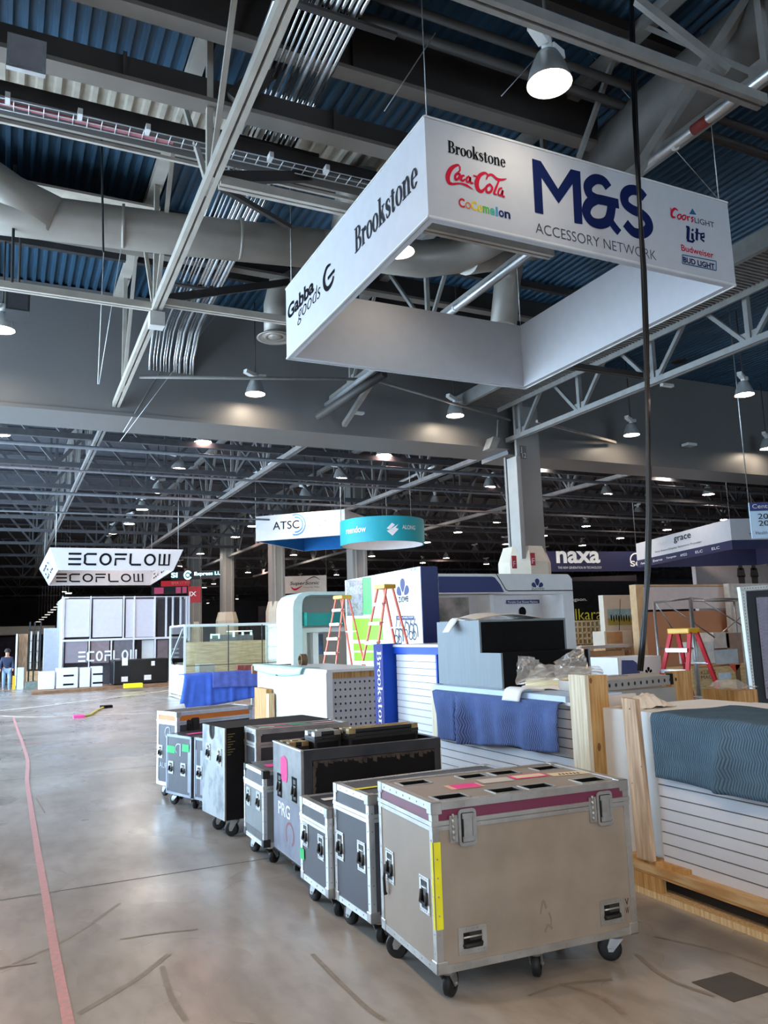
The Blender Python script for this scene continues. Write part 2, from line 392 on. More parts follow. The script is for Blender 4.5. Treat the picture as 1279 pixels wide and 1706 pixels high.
def handle(parent, o, ux, uy, w=.12, h=.165, m=None, grip_m=None, horiz=False, label=None):
    """spring handle in a recessed dish: frame plate with rivets, and the grip bar"""
    m = m or alu; o, ux, uy = V(o), V(ux), V(uy); n = ux.cross(uy)
    q = lambda u, v, d: o+ux*u+uy*v+n*d
    b = w*.17; mb = MB(); T = .004
    def plate(u0, u1, v0, v1): mb.prism([q(u0, v0, 0), q(u1, v0, 0), q(u1, v1, 0), q(u0, v1, 0)], n*T)
    plate(-w/2, w/2, -h/2, -h/2+b); plate(-w/2, w/2, h/2-b, h/2); plate(-w/2, -w/2+b, -h/2+b, h/2-b); plate(w/2-b, w/2, -h/2+b, h/2-b)
    mb.prism([q(-w/2+b, -h/2+b, .0006), q(w/2-b, -h/2+b, .0006), q(w/2-b, h/2-b, .0006), q(-w/2+b, h/2-b, .0006)], n*.0008, 1)
    for i in range(5):
        for v in (-h/2+b/2, h/2-b/2):
            u = -w/2+b*.6+i*(w-b*1.2)/4; mb.cyl(q(u, v, T), q(u, v, T+.003), .0045, 6)
    # slanted back plate of the dish
    mb.prism([q(-.1*w, -.02*h, .002), q(w*.3, -.02*h, .002), q(w*.3, h*.26, .002), q(-.1*w, h*.26, .002)], n*.002, 2)
    hp = mb.build('recessed_handle', [m, hole_m, dish_m], parent)
    if label: hp['label'] = label
    g = MB()
    if horiz: g.tube([q(-w*.3, -.15*h, .004), q(-w*.28, -.17*h, .014), q(w*.28, -.17*h, .014), q(w*.3, -.15*h, .004)], .011, 8); g.cyl(q(-w*.32, .12*h, .006), q(w*.32, .12*h, .006), .005, 6, 1)
    else: g.tube([q(-w*.3, h*.1, .004), q(-w*.31, -h*.22, .012), q(w*.31, -h*.22, .012), q(w*.3, h*.1, .004)], .0085, 8); g.cyl(q(-w*.3, h*.2, .006), q(w*.3, h*.2, .006), .004, 6, 1)
    g.build('grip', [grip_m or rubber, m], hp)
    return hp
def latch(parent, o, ux, uy, m=None, w=.105, h=.15):
    m = m or steel; o, ux, uy = V(o), V(ux), V(uy); n = ux.cross(uy)
    q = lambda u, v, d: o+ux*u+uy*v+n*d
    def rr(w, h, r): return [(sx*(w/2-r)+r*math.cos(R(a+k*30)), sy*(h/2-r)+r*math.sin(R(a+k*30))) for sx, sy, a in ((1, 1, 0), (-1, 1, 90), (-1, -1, 180), (1, -1, 270)) for k in range(4)]
    mb = MB(); mb.prism([q(u, v, 0) for u, v in rr(w, h, .022)], n*.006)
    mb.prism([q(u, v, .006) for u, v in rr(w*.72, h*.8, .008)], n*.001, 1)
    for u in (-w*.42, w*.42):
        for v in (-h*.36, 0, h*.36): mb.cyl(q(u, v, .006), q(u, v, .009), .0045, 6)
    lp = mb.build('butterfly_latch', [m, hole_m], parent)
    k = MB(); k.prism([q(-w*.25, -h*.3, .008), q(w*.22, -h*.3, .008), q(w*.22, h*.3, .008), q(-w*.25, h*.3, .008)], n*.006)
    k.prism([q(-w*.3, -h*.38, .007), q(w*.3, -h*.38, .007), q(w*.3, -h*.24, .007), q(-w*.3, -h*.24, .007)], n*.004)
    k.prism([q(-w*.3, h*.24, .007), q(w*.3, h*.24, .007), q(w*.3, h*.38, .007), q(-w*.3, h*.38, .007)], n*.004)
    k.bar(q(w*.3, -h*.36, .008), q(w*.3, h*.36, .008), .006, .008, 0)
    k.build('twist_plate', m, lp)
    c = MB()                                                        # catch stack beside it
    for i in range(5): c.cyl(q(-w*.8, -h*.3+i*h*.15, .012), q(-w*.8, -h*.3+i*h*.15+h*.11, .008), .007, 8)
    c.prism([q(-w*.98, -h*.36, 0), q(-w*.55, -h*.36, 0), q(-w*.55, h*.36, 0), q(-w*.98, h*.36, 0)], n*.006)
    c.build('catch', m, lp)
    return lp
def caster(parent, x, y, ztop, ang=0., r=.055, w=.042):
    M = Matrix.Translation((x, y, 0)) @ Matrix.Rotation(ang, 4, 'Z')
    mb = MB(); tr = lambda p: M @ V(p)
    mb.box(-.05, .05, -.045, .045, ztop-.008, ztop, M=M)
    mb.cyl(tr((0, 0, ztop-.03)), tr((0, 0, ztop-.006)), .036, 14)
    for s in (-1, 1):
        mb.prism([tr((-.035, s*(w/2+.006), ztop-.03)), tr((.035, s*(w/2+.006), ztop-.03)), tr((.05, s*(w/2+.006), r+.012)), tr((.045, s*(w/2+.006), r-.012)), tr((.022, s*(w/2+.006), r-.012))],
                 M.to_3x3() @ V((0, s*.004, 0)))
    mb.cyl(tr((.034, -w/2-.016, r)), tr((.034, w/2+.016, r)), .008, 8)
    c = mb.build('caster', steel, parent)
    k = MB(); n = 20; prof = [(-w/2, r*.45), (-w/2, r*.86), (-w/2+.006, r), (w/2-.006, r), (w/2, r*.86), (w/2, r*.45)]
    vs = [tr((.034+rr*math.cos(2*math.pi*j/n), y_, r+rr*math.sin(2*math.pi*j/n))) for y_, rr in prof for j in range(n)]
    k.add(vs, [(i*n+j, i*n+(j+1) % n, (i+1)*n+(j+1) % n, (i+1)*n+j) for i in range(5) for j in range(n)], 0, True)
    for s in (-1, 1): k.add([tr((.034+r*.45*math.cos(2*math.pi*j/n), s*w*.42, r+r*.45*math.sin(2*math.pi*j/n))) for j in range(n)], [tuple(range(n))], 1)
    k.build('wheel', [rubber, dark_steel], c)
def flight_case(name, label, loc, rz, L, D, zb, zt, body=None, lid=None, lidh=.105, trim=None, bandm=None, tw=.032, holes_top=(), corner=None,
                band=True, wheels=True, corners=True, ends=None, group='flight cases lined up on the concrete floor', lbl_lid=None, rivets=True, wr=.055):
    body = body or case_black; lid = lid or body; trim = trim or alu; corner = corner or alu_dull; ends = ends or body
    root = thing(name, label, 'flight case', loc, rz, group)
    zl = zt-lidh; mb = MB()
    mb.holed((0, 0, zb), (1, 0, 0), (0, 0, 1), L, zl-zb, [], 0); mb.holed((L, D, zb), (-1, 0, 0), (0, 0, 1), L, zl-zb, [], 0)
    mb.holed((0, D, zb), (0, -1, 0), (0, 0, 1), D, zl-zb, [], 1); mb.holed((L, 0, zb), (0, 1, 0), (0, 0, 1), D, zl-zb, [], 1)
    mb.holed((0, D, zb), (1, 0, 0), (0, -1, 0), L, D, [], 0)
    mb.build('body', [body, ends], root)
    if lidh > 0:
        mb = MB()
        mb.holed((0, 0, zl), (1, 0, 0), (0, 0, 1), L, lidh, [], 1); mb.holed((L, D, zl), (-1, 0, 0), (0, 0, 1), L, lidh, [], 1)
        mb.holed((0, D, zl), (0, -1, 0), (0, 0, 1), D, lidh, [], 1); mb.holed((L, 0, zl), (0, 1, 0), (0, 0, 1), D, lidh, [], 1)
        mb.holed((0, 0, zt), (1, 0, 0), (0, 1, 0), L, D, [(a, b, c, d, .035, 2) for a, b, c, d in holes_top], 0)
        lo = mb.build('lid', [body, lid, hole_m], root)
        if lbl_lid: lo['label'] = lbl_lid
        if holes_top:
            for a, b, c, d in holes_top:
                k = MB(); t = .012
                for x0, x1, y0, y1 in ((a-t, c+t, b-t, b), (a-t, c+t, d, d+t), (a-t, a, b, d), (c, c+t, b, d)): k.box(x0, x1, y0, y1, zt, zt+.003)
                k.build('stacking_dish', alu_dull, lo)
    # metal edge trim on all twelve edges, with rivets
    T = .004; mb = MB()
    for x, sx in ((0, -1), (L, 1)):
        for y, sy in ((0, -1), (D, 1)):
            mb.box(min(x+sx*T, x-sx*tw), max(x+sx*T, x-sx*tw), min(y, y+sy*T), max(y, y+sy*T), zb, zt)
            mb.box(min(x, x+sx*T), max(x, x+sx*T), min(y, y-sy*tw), max(y, y-sy*tw), zb, zt)
    for z, sz in ((zb, -1), (zt, 1)):
        for y, sy in ((0, -1), (D, 1)):
            mb.box(0, L, min(y, y+sy*T), max(y, y+sy*T), min(z+sz*T, z-sz*tw), max(z+sz*T, z-sz*tw)); mb.box(0, L, min(y, y-sy*tw), max(y, y-sy*tw), min(z, z+sz*T), max(z, z+sz*T))
        for x, sx in ((0, -1), (L, 1)):
            mb.box(min(x, x+sx*T), max(x, x+sx*T), 0, D, min(z+sz*T, z-sz*tw), max(z+sz*T, z-sz*tw)); mb.box(min(x, x-sx*tw), max(x, x-sx*tw), 0, D, min(z, z+sz*T), max(z, z+sz*T))
    if rivets:
        rv = lambda p, d: mb.cyl(p, V(p)+V(d)*.0025, .005, 6, 1)
        n = int(L/.085)
        for i in range(1, n):
            u = L*i/n
            for z in (zb+tw/2, zt-tw/2): rv((u, -T, z), (0, -1, 0))
            for y in (tw/2, D-tw/2): rv((u, y, zt+T), (0, 0, 1))
        n = int(D/.085)
        for i in range(1, n):
            u = D*i/n
            for z in (zb+tw/2, zt-tw/2): rv((-T, u, z), (-1, 0, 0))
        n = int((zt-zb)/.085)
        for i in range(1, n):
            u = zb+(zt-zb)*i/n
            for y in (tw/2, D-tw/2): rv((-T, y, u), (-1, 0, 0))
            for x in (tw/2, L-tw/2): rv((x, -T, u), (0, -1, 0))
    mb.build('edge_trim', [trim, steel], root)
    if band and lidh > 0:
        mb = MB(); bh = .045
        for z0, z1, t in ((zl-bh*.5, zl-.002, .006), (zl+.002, zl+bh*.5, .008)):
            mb.box(0, L, -t, 0, z0, z1); mb.box(0, L, D, D+t, z0, z1); mb.box(-t, 0, -t, D+t, z0, z1); mb.box(L, L+t, -t, D+t, z0, z1)
        n = int(L/.12)
        for i in range(1, n):
            for z in (zl-bh*.25, zl+bh*.25): mb.cyl((L*i/n, -.006, z), (L*i/n, -.0105, z), .004, 6)
        mb.build('closure_band', bandm or trim, root)
    if corners:
        for x in (0, L):
            for y in (0, D):
                for z in (zb, zt):
                    c = .052; o_ = .007; mb = MB()
                    xs = (-o_, c) if x == 0 else (L-c, L+o_); ysn = (-o_, c) if y == 0 else (D-c, D+o_); zs = (zb-o_, zb+c) if z == zb else (zt-c, zt+o_)
                    t = .011
                    mb.box(xs[0], xs[1], *((ysn[0], ysn[0]+t) if y == 0 else (ysn[1]-t, ysn[1])), *zs)
                    mb.box(*((xs[0], xs[0]+t) if x == 0 else (xs[1]-t, xs[1])), *ysn, *zs)
                    mb.box(*xs, *ysn, *((zs[0], zs[0]+t) if z == zb else (zs[1]-t, zs[1])))
                    mb.build('corner_bracket', corner, root, bevel=.005)
    if wheels:
        for x, a in ((.085, .5), (L-.085, 2.4)):
            for y in (.075, D-.075): caster(root, x, y, zb-.004, a+y*3, r=wr)
    return root
FX, FZ, LX = V((1, 0, 0)), V((0, 0, 1)), V((0, -1, 0))      # front face runs along x, left end face along -y
def front(u, z, d=-.001): return V((u, d, z))
def leftf(y, z, d=-.001): return V((d, y, z))
def patch(parent, name, m, o, ux, uy, pts, lift=.006, label=None):
    fr = frame(o, ux, uy, lift); mb = MB(); mb.prism([fr(u, v) for u, v in pts], (V(ux).cross(V(uy)))*.0008); ob = mb.build(name, m, parent)
    if label: ob['label'] = label
    return ob
RC = lambda a, b, c, d: [(a, b), (c, b), (c, d), (a, d)]

# --- the big grey case in front
L, D, zb, zt = 1.17, .69, .15, .92
holes = [(a, b, a+.15, b+.12) for b in (.075, .47) for a in (.10, .42, .60, .93)]
holes = [(.075, .06, .235, .16), (.40, .06, .55, .16), (.60, .06, .75, .16), (.93, .06, 1.09, .16), (.075, .50, .235, .60), (.45, .50, .60, .60), (.66, .50, .81, .60), (.95, .50, 1.10, .60)]
A = flight_case('flight_case', 'large scuffed grey road case with maroon stripe and yellow tape, nearest the camera', (1.917, 3.545, 0), R(-3.2), L, D, zb, zt,
                case_grey, maroon, .105, holes_top=holes, trim=alu_dull, bandm=alu_dull, wr=.062, lbl_lid='grey lid with a maroon stripe and eight dark stacking dishes')
for y in (.075, D-.075): caster(A, L/2, y, zb-.004, .9, r=.062)
handle(A, leftf(.115, .475), LX, FZ, .11, .17); handle(A, leftf(.555, .50), LX, FZ, .11, .17)
handle(A, front(.19, .275), FX, FZ, .155, .125, horiz=True, m=alu_dull); handle(A, front(1.015, .275), FX, FZ, .15, .125, horiz=True, m=alu_dull)
latch(A, front(.185, .795, -.008), FX, FZ, w=.1, h=.175); latch(A, front(1.0, .795, -.008), FX*-1, FZ*1, w=.1, h=.175) if False else latch(A, front(1.01, .795, -.008), FX, FZ, w=.1, h=.175)
patch(A, 'yellow_tape', yellow, (0, 0, 0), FX, FZ, RC(.0, .345, .036, .742), .005, 'strip of yellow tape down the front corner')
patch(A, 'yellow_tape', yellow, (0, 0, 0), LX, FZ, RC(-.018, .345, .002, .742), .005, 'strip of yellow tape down the front corner')
fr = frame((0, 0, 0), FX, FZ, .002)
for s, z in (('V', .292), ('W', .248)): text(s, ink, A, fr, 1.103, z, .024, .034, 'stencil_letter', bold=.01, world=False)
top = frame((0, 0, zt), (1, 0, 0), (0, 1, 0), .002)
def flat(parent, name, m, pts, label=None, k=0., z=None):
    f = top if z is None else frame((0, 0, z), (1, 0, 0), (0, 1, 0), .005)
    mb = MB(); mb.prism([f(u, v, k) for u, v in pts], (0, 0, .0008)); o = mb.build(name, m, parent)
    if label: o['label'] = label
flat(A, 'label_sheet', mat('peach_paper', '#e8b9a0', .8, var=.03), [(.245, .255), (.44, .25), (.445, .365), (.25, .375)], 'pale paper backing behind a pink label')
flat(A, 'label_sheet', pink, [(.275, .26), (.425, .25), (.43, .362), (.28, .368)], 'bright pink paper label', .001)
flat(A, 'label_sheet', mat('grey_paper', '#c6c2bd', .8, var=.05), [(.47, .32), (.66, .31), (.67, .42), (.48, .43)], 'worn white paper label')
flat(A, 'label_sheet', pink, [(.68, .335), (.90, .325), (.905, .43), (.69, .44)], 'pink bordered paper label')
flat(A, 'label_sheet', mat('cream_paper', '#e4d4b4', .8, var=.05), [(.70, .35), (.885, .342), (.888, .414), (.705, .422)], 'cream face of the pink bordered label', .001)
flat(A, 'label_sheet', mat('cream_paper', '#e4d4b4'), [(.91, .30), (1.14, .27), (1.145, .36), (.92, .39)], 'cream tape label with marker writing')
for i in range(6): flat(A, 'marker_line', ink, [(.96+i*.022, .315-i*.004), (.974+i*.022, .313-i*.004), (.976+i*.022, .345-i*.004), (.968+i*.022, .345-i*.004)], None, .001)
MB().tube([(-.012, .60, .50), (-.02, .605, .43), (-.018, .602, .36), (-.014, .60, .345)], [.006, .008, .009, .011], 8).build('strap_tag', rubber, A)
smear = mat('dirt_smear', '#83766a', .5, .1)
mb = MB(); fr = frame((0, 0, 0), FX, FZ, .0006)
for pts, w in (([(.58, .33), (.60, .39), (.615, .35)], .012), ([(.63, .33), (.64, .29), (.635, .26)], .009), ([(.60, .24), (.62, .27), (.645, .25)], .014)): ribbon(mb, fr, pts, w, 0)
mb.build('dirt_mark', smear, A)

# --- slate case behind it
B = flight_case('flight_case', 'slate case with silver edges and yellow tape on its top, beside the big grey case', (1.925, 4.315, 0), R(1.2), 1.14, .5, .15, .83, case_slate, case_slate, .125, bandm=alu)
handle(B, leftf(.11, .48), LX, FZ, .105, .165); handle(B, leftf(.42, .475), LX, FZ, .105, .165)
flat(B, 'yellow_tape', yellow, RC(.0, .20, .42, .235), 'yellow tape strip', 0, .83)
flat(B, 'label_sheet', mat('white_paper', '#e5e2e0', .8, var=.03), [(.36, .05), (.62, .05), (.62, .13), (.36, .13)], 'white label', 0, .83)
flat(B, 'label_sheet', pink, [(.30, .06), (.38, .06), (.38, .1), (.30, .1)], 'pink label', .0004, .83)
flat(B, 'label_sheet', navy, [(.64, .08), (.95, .08), (.95, .3), (.64, .3)], 'dark blue label', 0, .83)
# --- small slate case with a green sticker
C_ = flight_case('flight_case', 'low slate case with a green sticker low on its left corner', (1.878, 4.845, 0), 0, .9, .5, .15, .667, case_slate, case_slate, .125, bandm=alu, tw=.036)
handle(C_, leftf(.12, .42), LX, FZ, .1, .15); handle(C_, leftf(.41, .44), LX, FZ, .1, .15)
patch(C_, 'green_sticker', green, (0, 0, 0), LX, FZ, RC(-.515, .27, -.43, .34), .006)
flat(C_, 'label_sheet', MATS['white_paper'], [(.08, .26), (.5, .24), (.5, .33), (.08, .33)], 'white label strip', 0, .667)

# --- open-topped trunk with PRG on its end
Lp, Dp, zb, zt = 1.11, .66, .17, .948
T = thing('road_box', 'tall open-topped case with white lettering and a pink sticker on its worn grey end', 'road case', (1.925, 5.46, 0), R(-.6), 'flight cases lined up on the concrete floor')
mb = MB(); t = .03
mb.box(0, t, 0, Dp, zb, zt, 0); mb.box(Lp-t, Lp, 0, Dp, zb, zt, 1); mb.box(t, Lp-t, 0, t, zb, zt, 1); mb.box(t, Lp-t, Dp-t, Dp, zb, zt, 1); mb.box(0, Lp, 0, Dp, zb-.012, zb, 1)
mb.build('body', [case_worn, case_void], T)
MB().box(t, Lp-t, t, Dp-t, .80, .82).build('inner_tray', case_void, T)
mb = MB()
mb.box(-.004, .018, -.006, Dp+.004, zt-.004, zt+.006, 1)
mb.box(.02, Lp, -.012, t, zt-.07, zt+.004, 0); mb.box(.02, .08, -.008, 0, zb, zt-.07, 0); mb.box(Lp-.05, Lp, -.008, 0, zb, zt-.07, 0); mb.box(.08, Lp-.05, -.008, 0, zb, zb+.06, 0)
mb.box(.02, Lp, Dp-t, Dp+.008, zt-.07, zt+.004, 0); mb.box(Lp-t, Lp+.008, 0, Dp, zt-.07, zt+.004, 0)
mb.build('rim_frame', [case_black, alu_dull], T)
mb = MB(); fr = frame((0, 0, 0), FX, FZ, .0015)
for i in range(26):
    u = .09+i*.038; d = random.choice((.02, .03, .05, .09 if 4 < i < 9 else .03))
    mb.poly([fr(u, .872), fr(u+.04, .872), fr(u+.04-random.random()*.012, .872-d), fr(u+random.random()*.012, .872-d*.8)], 0)
for i in range(14): mb.poly([fr(.085, .5+i*.024), fr(.10+random.random()*.014, .5+i*.024), fr(.10+random.random()*.014, .526+i*.024), fr(.085, .526+i*.024)], 0)
mb.build('peeled_paint', bare_edge, T)
handle(T, leftf(.15, .665), LX, FZ, .1, .17, m=black); handle(T, leftf(.50, .645), LX, FZ, .1, .17, m=black)
patch(T, 'sticker_panel', mat('slate_poster', '#5d5f70', .45, col2='#787f92', scale=6, lo=.4, hi=.75), (0, 0, 0), LX, FZ, RC(-.655, .18, -.005, .565), .001, 'slate-blue printed panel on the lower end')
patch(T, 'pink_sticker', pink, (0, 0, 0), LX, FZ, [(-.47, .70), (-.40, .685), (-.32, .69), (-.30, .75), (-.31, .85), (-.38, .875), (-.46, .85)], .003)
fr = frame((0, 0, 0), LX, FZ, .003)
text('PRG', mat('white_ink', '#eef0f2', .6, var=.02), T, fr, -.535, .435, .28, .095, bold=.012, world=False)
mb = MB(); arc_ring(mb, fr, -.265, .335, .10, .085, .022, .018, -60, 230); mb.build('round_logo', mat('faded_red_ink', '#8d5560', .6), T)
for x in (.14, Lp-.14):
    for y in (.13, Dp-.13): caster(T, x, y, zb-.012, 1.2+x, r=.062)
def small_case(lab, x, y, rz, l, d, h, z, tr):
    o = flight_case('flight_case', lab, (x, y, z), rz, l, d, 0, h, case_void, case_void, .05, trim=dark_steel, bandm=dark_steel, tw=.016, wheels=False, rivets=False, group='black cases lying in the open trunk', corner=tr)
    MB().box(.016, l-.016, .016, d-.016, h+.001, h+.006).build('lid_skin', tr, o); MB().box(.05, l-.05, d*.4, d*.6, h+.0065, h+.012).build('lid_rib', tr, o)
    return o
small_case('long black case with gold-tinted lid, uppermost in the open trunk', 2.40, 5.70, R(4), .60, .16, .21, .822, brassy)
small_case('short black case lying left of the long one in the open trunk', 2.16, 5.80, R(4), .21, .17, .20, .822, alu_dull)
small_case('low case with a bent bright lid at the left of the open trunk', 1.98, 5.87, R(3), .15, .18, .13, .822, brassy)

# --- small silver case
Dc = flight_case('flight_case', 'small grey case with pink tape on its top, left of the open-topped case', (1.882, 6.215, 0), 0, .8, .545, .15, .705, mat('green_grey_laminate', '#6c7478', .42, var=.1), case_slate, .13, ends=mat('green_grey_laminate', '#6c7478'), corner=dark_steel, tw=.026)
handle(Dc, leftf(.14, .47), LX, FZ, .1, .14); handle(Dc, leftf(.42, .46), LX, FZ, .1, .14)
flat(Dc, 'pink_tape', pink, [(.1, .2), (.62, .2), (.62, .34), (.1, .34)], 'pink tape strip', 0, .705)
patch(Dc, 'dark_base_panel', case_black, (0, 0, 0), LX, FZ, [(-.51, .185), (-.03, .185), (-.03, .24), (-.51, .24)], .0015)
# --- large silver case with coloured tapes
Fc = flight_case('flight_case', 'black case with silver edges and green and pink tapes across its top', (2.0, 6.81, 0), R(1), .86, .33, .15, .962, case_black, case_black, .13, corner=alu_dull, trim=alu_dull, tw=.04)
for m, a, b, c, d, s in ((pink, .10, .23, .36, .27, 'pink tape'), (green, .08, .15, .52, .19, 'green tape'), (pink, .14, .05, .36, .09, 'pink tape'), (MATS['white_paper'], .06, .10, .2, .13, 'white tape'), (mat('pale_pink_paper', '#d9a3a8', .8), .56, .1, .78, .17, 'pale pink label'), (mat('grey_green_paper', '#7f8d86', .8), .42, .06, .54, .12, 'grey-green label')):
    flat(Fc, 'tape_strip', m, RC(a, b, c, d), s, 0, .962)
# --- tall scuffed cabinet with a notch
E_ = thing('road_cabinet', 'tall scuffed grey road cabinet with a half-round notch in its top edge', 'road cabinet', (1.813, 7.165, 0), R(7), 'flight cases lined up on the concrete floor')
L, D, zb, zt = 1.05, .56, .17, .958
mb = MB()
mb.box(.012, L, 0, D, zb, zt-.004, 0); mb.box(.012, L, -.003, D+.003, zt-.006, zt, 0)
mb.build('body', [case_void], E_)
# end panel with the notch cut out
yc, nr = .31, .072; pts = [(0, zb), (D, zb), (D, zt)]+[(yc+nr*math.cos(R(a)), zt-.075+nr*math.sin(R(a))*1.0 if a < 0 else zt) for a in ()]
pts += [(yc+nr, zt), (yc+nr, zt-.05)]+[(yc+nr*math.cos(R(-a)), zt-.05-nr*math.sin(R(a))) for a in range(15, 180, 15)]+[(yc-nr, zt-.05), (yc-nr, zt), (0, zt)]
mb = MB(); mb.prism([(0, y, z) for y, z in pts], (.012, 0, 0)); mb.build('end_panel', mat('scuffed_pale_paint', '#a3abb0', .5, .1, col2='#6c747b', scale=5, detail=10, lo=.33, hi=.52), E_)['label'] = 'pale scuffed end panel with a notch'
mb = MB(); mb.box(-.001, .014, -.004, .01, zb, zt); mb.build('edge_strip', alu_dull, E_)
handle(E_, leftf(.115, .70), LX, FZ, .1, .15, m=steel); handle(E_, leftf(.40, .72), LX, FZ, .1, .15, m=steel)
mb = MB(); fr = frame((0, 0, 0), FX, FZ, .002)
for i in range(9): mb.poly([fr(.03, .9-i*.022), fr(.10-(i % 3)*.02, .902-i*.022), fr(.10-(i % 3)*.02, .908-i*.022), fr(.03, .906-i*.022)])
mb.build('faded_print', mat('faded_yellow_ink', '#7a6d3e', .6), E_)
for x in (.15, L-.15):
    for y in (.12, D-.12): caster(E_, x, y, zb, 2.2+x, r=.062)
# --- two slate cases with the arc logo
arc_m = mat('pale_logo_ink', '#b9c0cc', .6, var=.02)
def aura(lab, x, y, rz, l, d, hs, stick):
    g = flight_case('flight_case', lab, (x, y, 0), rz, l, d, .13, .74, case_slate, case_slate, .0, tw=.022, trim=case_black if False else mat('slate_edge_trim', '#7d828e', .4, .6, var=.1), corners=False, band=False, rivets=False)
    for yy in hs: handle(g, leftf(yy, .40), LX, FZ, .1, .13, m=steel)
    mb = MB(); mb.holed((0, 0, .74), (1, 0, 0), (0, 1, 0), l, d, []); mb.build('lid', case_black, g)
    for yy0, yy1, z in stick: patch(g, 'green_sticker', green, (0, 0, 0), LX, FZ, RC(-yy1, z, -yy0, z+.075), .005)
    mb = MB(); f = frame((0, 0, 0), LX, FZ, .001)
    for yy in (.02, d-.04): rect(mb, f, -yy-.05, .18, -yy, .62)
    mb.build('guide_rail', MATS['slate_edge_trim'], g)
    return g
G1 = aura('slate case with a pale arc logo and a green sticker, left of the scuffed cabinet', 1.82, 8.57, R(18), .9, .52, (.16, .42), [(.04, .18, .585), (.33, .5, .55)])
fr = frame((0, 0, 0), LX, FZ, .003); mb = MB(); arc_ring(mb, fr, -.26, .60, .075, .06, .016, .012, 60, 230); rect(mb, fr, -.235, .53, -.215, .66); mb.build('arc_logo', arc_m, G1)
aura('narrow slate case squeezed between the arc-logo case and the scuffed cabinet', 1.905, 8.36, R(18), .9, .185, (.09,), [])
flat(G1, 'pink_tape', pink, [(.1, .2), (.6, .2), (.6, .3), (.1, .3)], 'pink tape strip', 0, .74)
# --- far case with the orange lid
Hc = flight_case('flight_case', 'dark case with an orange lid, farthest of the row', (1.79, 9.185, 0), R(17), .98, .46, .14, .945, case_slate, orange, .115, bandm=alu, corner=alu_dull, tw=.035, lbl_lid='orange lid with silver edges')
handle(Hc, leftf(.38, .50), LX, FZ, .1, .14)
latch(Hc, front(.22, .80, -.008), FX, FZ, m=dark_steel)
fr = frame((0, 0, 0), LX, FZ, .003); mb = MB(); arc_ring(mb, fr, -.2, .72, .075, .065, .014, .012, 60, 240); rect(mb, fr, -.17, .65, -.155, .77); mb.build('arc_logo', arc_m, Hc)
text('AURA', arc_m, Hc, fr, -.40, .325, .26, .06, world=False)
# ------------------------------------------------------------------ the half-packed booth on the right
slat_white = mat('white_slatwall', '#cfced3', .22, var=.02)
groove_m = mat('slat_groove', '#4a4340', .7)
blanket_blue = None
def quilt(name, c1, c2, zig):
    """woven packing blanket: zigzag stitching lines"""
    m = bpy.data.materials.new(name); m.use_nodes = True; nt = m.node_tree; b = nt.nodes['Principled BSDF']; b.inputs['Roughness'].default_value = .9
    b.inputs['Specular IOR Level'].default_value = .15
    uv = nd(nt, 'ShaderNodeUVMap'); sx = nd(nt, 'ShaderNodeSeparateXYZ'); nt.links.new(uv.outputs[0], sx.inputs[0])
    def mth(op, a, bb=None):
        n = nd(nt, 'ShaderNodeMath', operation=op)
        for i, q in enumerate((a, bb)):
            if q is None: continue
            if isinstance(q, (int, float)): n.inputs[i].default_value = q
            else: nt.links.new(q, n.inputs[i])
        return n.outputs[0]
    tri = mth('PINGPONG', mth('MULTIPLY', sx.outputs[1], zig), 1.0)
    u = mth('ADD', mth('MULTIPLY', sx.outputs[0], 110.), mth('MULTIPLY', tri, 2.2))
    ln = mth('PINGPONG', u, 1.0)
    r = nd(nt, 'ShaderNodeValToRGB'); e = r.color_ramp.elements; e[0].position = .08; e[1].position = .55
    e[0].color = (*lin(c2), 1); e[1].color = (*lin(c1), 1); nt.links.new(ln, r.inputs[0])
    nz = nd(nt, 'ShaderNodeTexNoise'); nz.inputs['Scale'].default_value = 5; nz.inputs['Detail'].default_value = 8
    nt.links.new(uv.outputs[0], nz.inputs[0])
    mx = nd(nt, 'ShaderNodeMixRGB', blend_type='MULTIPLY'); mx.inputs[0].default_value = .45
    nt.links.new(r.outputs[0], mx.inputs[1]); nt.links.new(nz.outputs[0], mx.inputs[2]); nt.links.new(mx.outputs[0], b.inputs['Base Color'])
    bp = nd(nt, 'ShaderNodeBump'); bp.inputs['Strength'].default_value = .6; bp.inputs['Distance'].default_value = .012
    nt.links.new(ln, bp.inputs['Height']); nt.links.new(bp.outputs[0], b.inputs['Normal'])
    MATS[name] = m; return m
quilt_teal = quilt('teal_quilted_blanket', '#647d8e', '#41586a', 14.)
quilt_blue = quilt('blue_quilted_blanket', '#7086bd', '#44548c', 14.)
cloth_blue = mat('plain_blue_cloth', '#4a6ac8', .85, var=.12, scale=5, spec=.15)
def drape(name, m, fn, nu, nv, us, vs, parent=None, th=.008):
    mb = MB(); mb.grid(fn, nu, nv)
    o = mb.build(name, m, parent)
    uvl = o.data.uv_layers.new(name='UVMap'); n1 = nu+1
    for p in o.data.polygons:
        for li in p.loop_indices:
            vi = o.data.loops[li].vertex_index; uvl.data[li].uv = ((vi % n1)/nu*us, (vi//n1)/nv*vs)
    md = o.modifiers.new('cloth', 'SOLIDIFY'); md.thickness = th; md.offset = 1
    return o
def slatpanel(mb, X, y0, y1, z0, z1, pitch, zf, depth=.018, mi=0, mg=1):
    """slatwall facing -x: boards with dark grooves between"""
    z = zf; zs = []
    while z < z1-.02: zs.append(z); z += pitch
    prev = z0
    for g in zs+[None]:
        top = (g-.004) if g else z1
        mb.box(X, X+depth, y0, y1, prev, top, mi)
        if g: prev = g+.004
    mb.box(X+.012, X+depth+.002, y0, y1, z0, z1, mg)

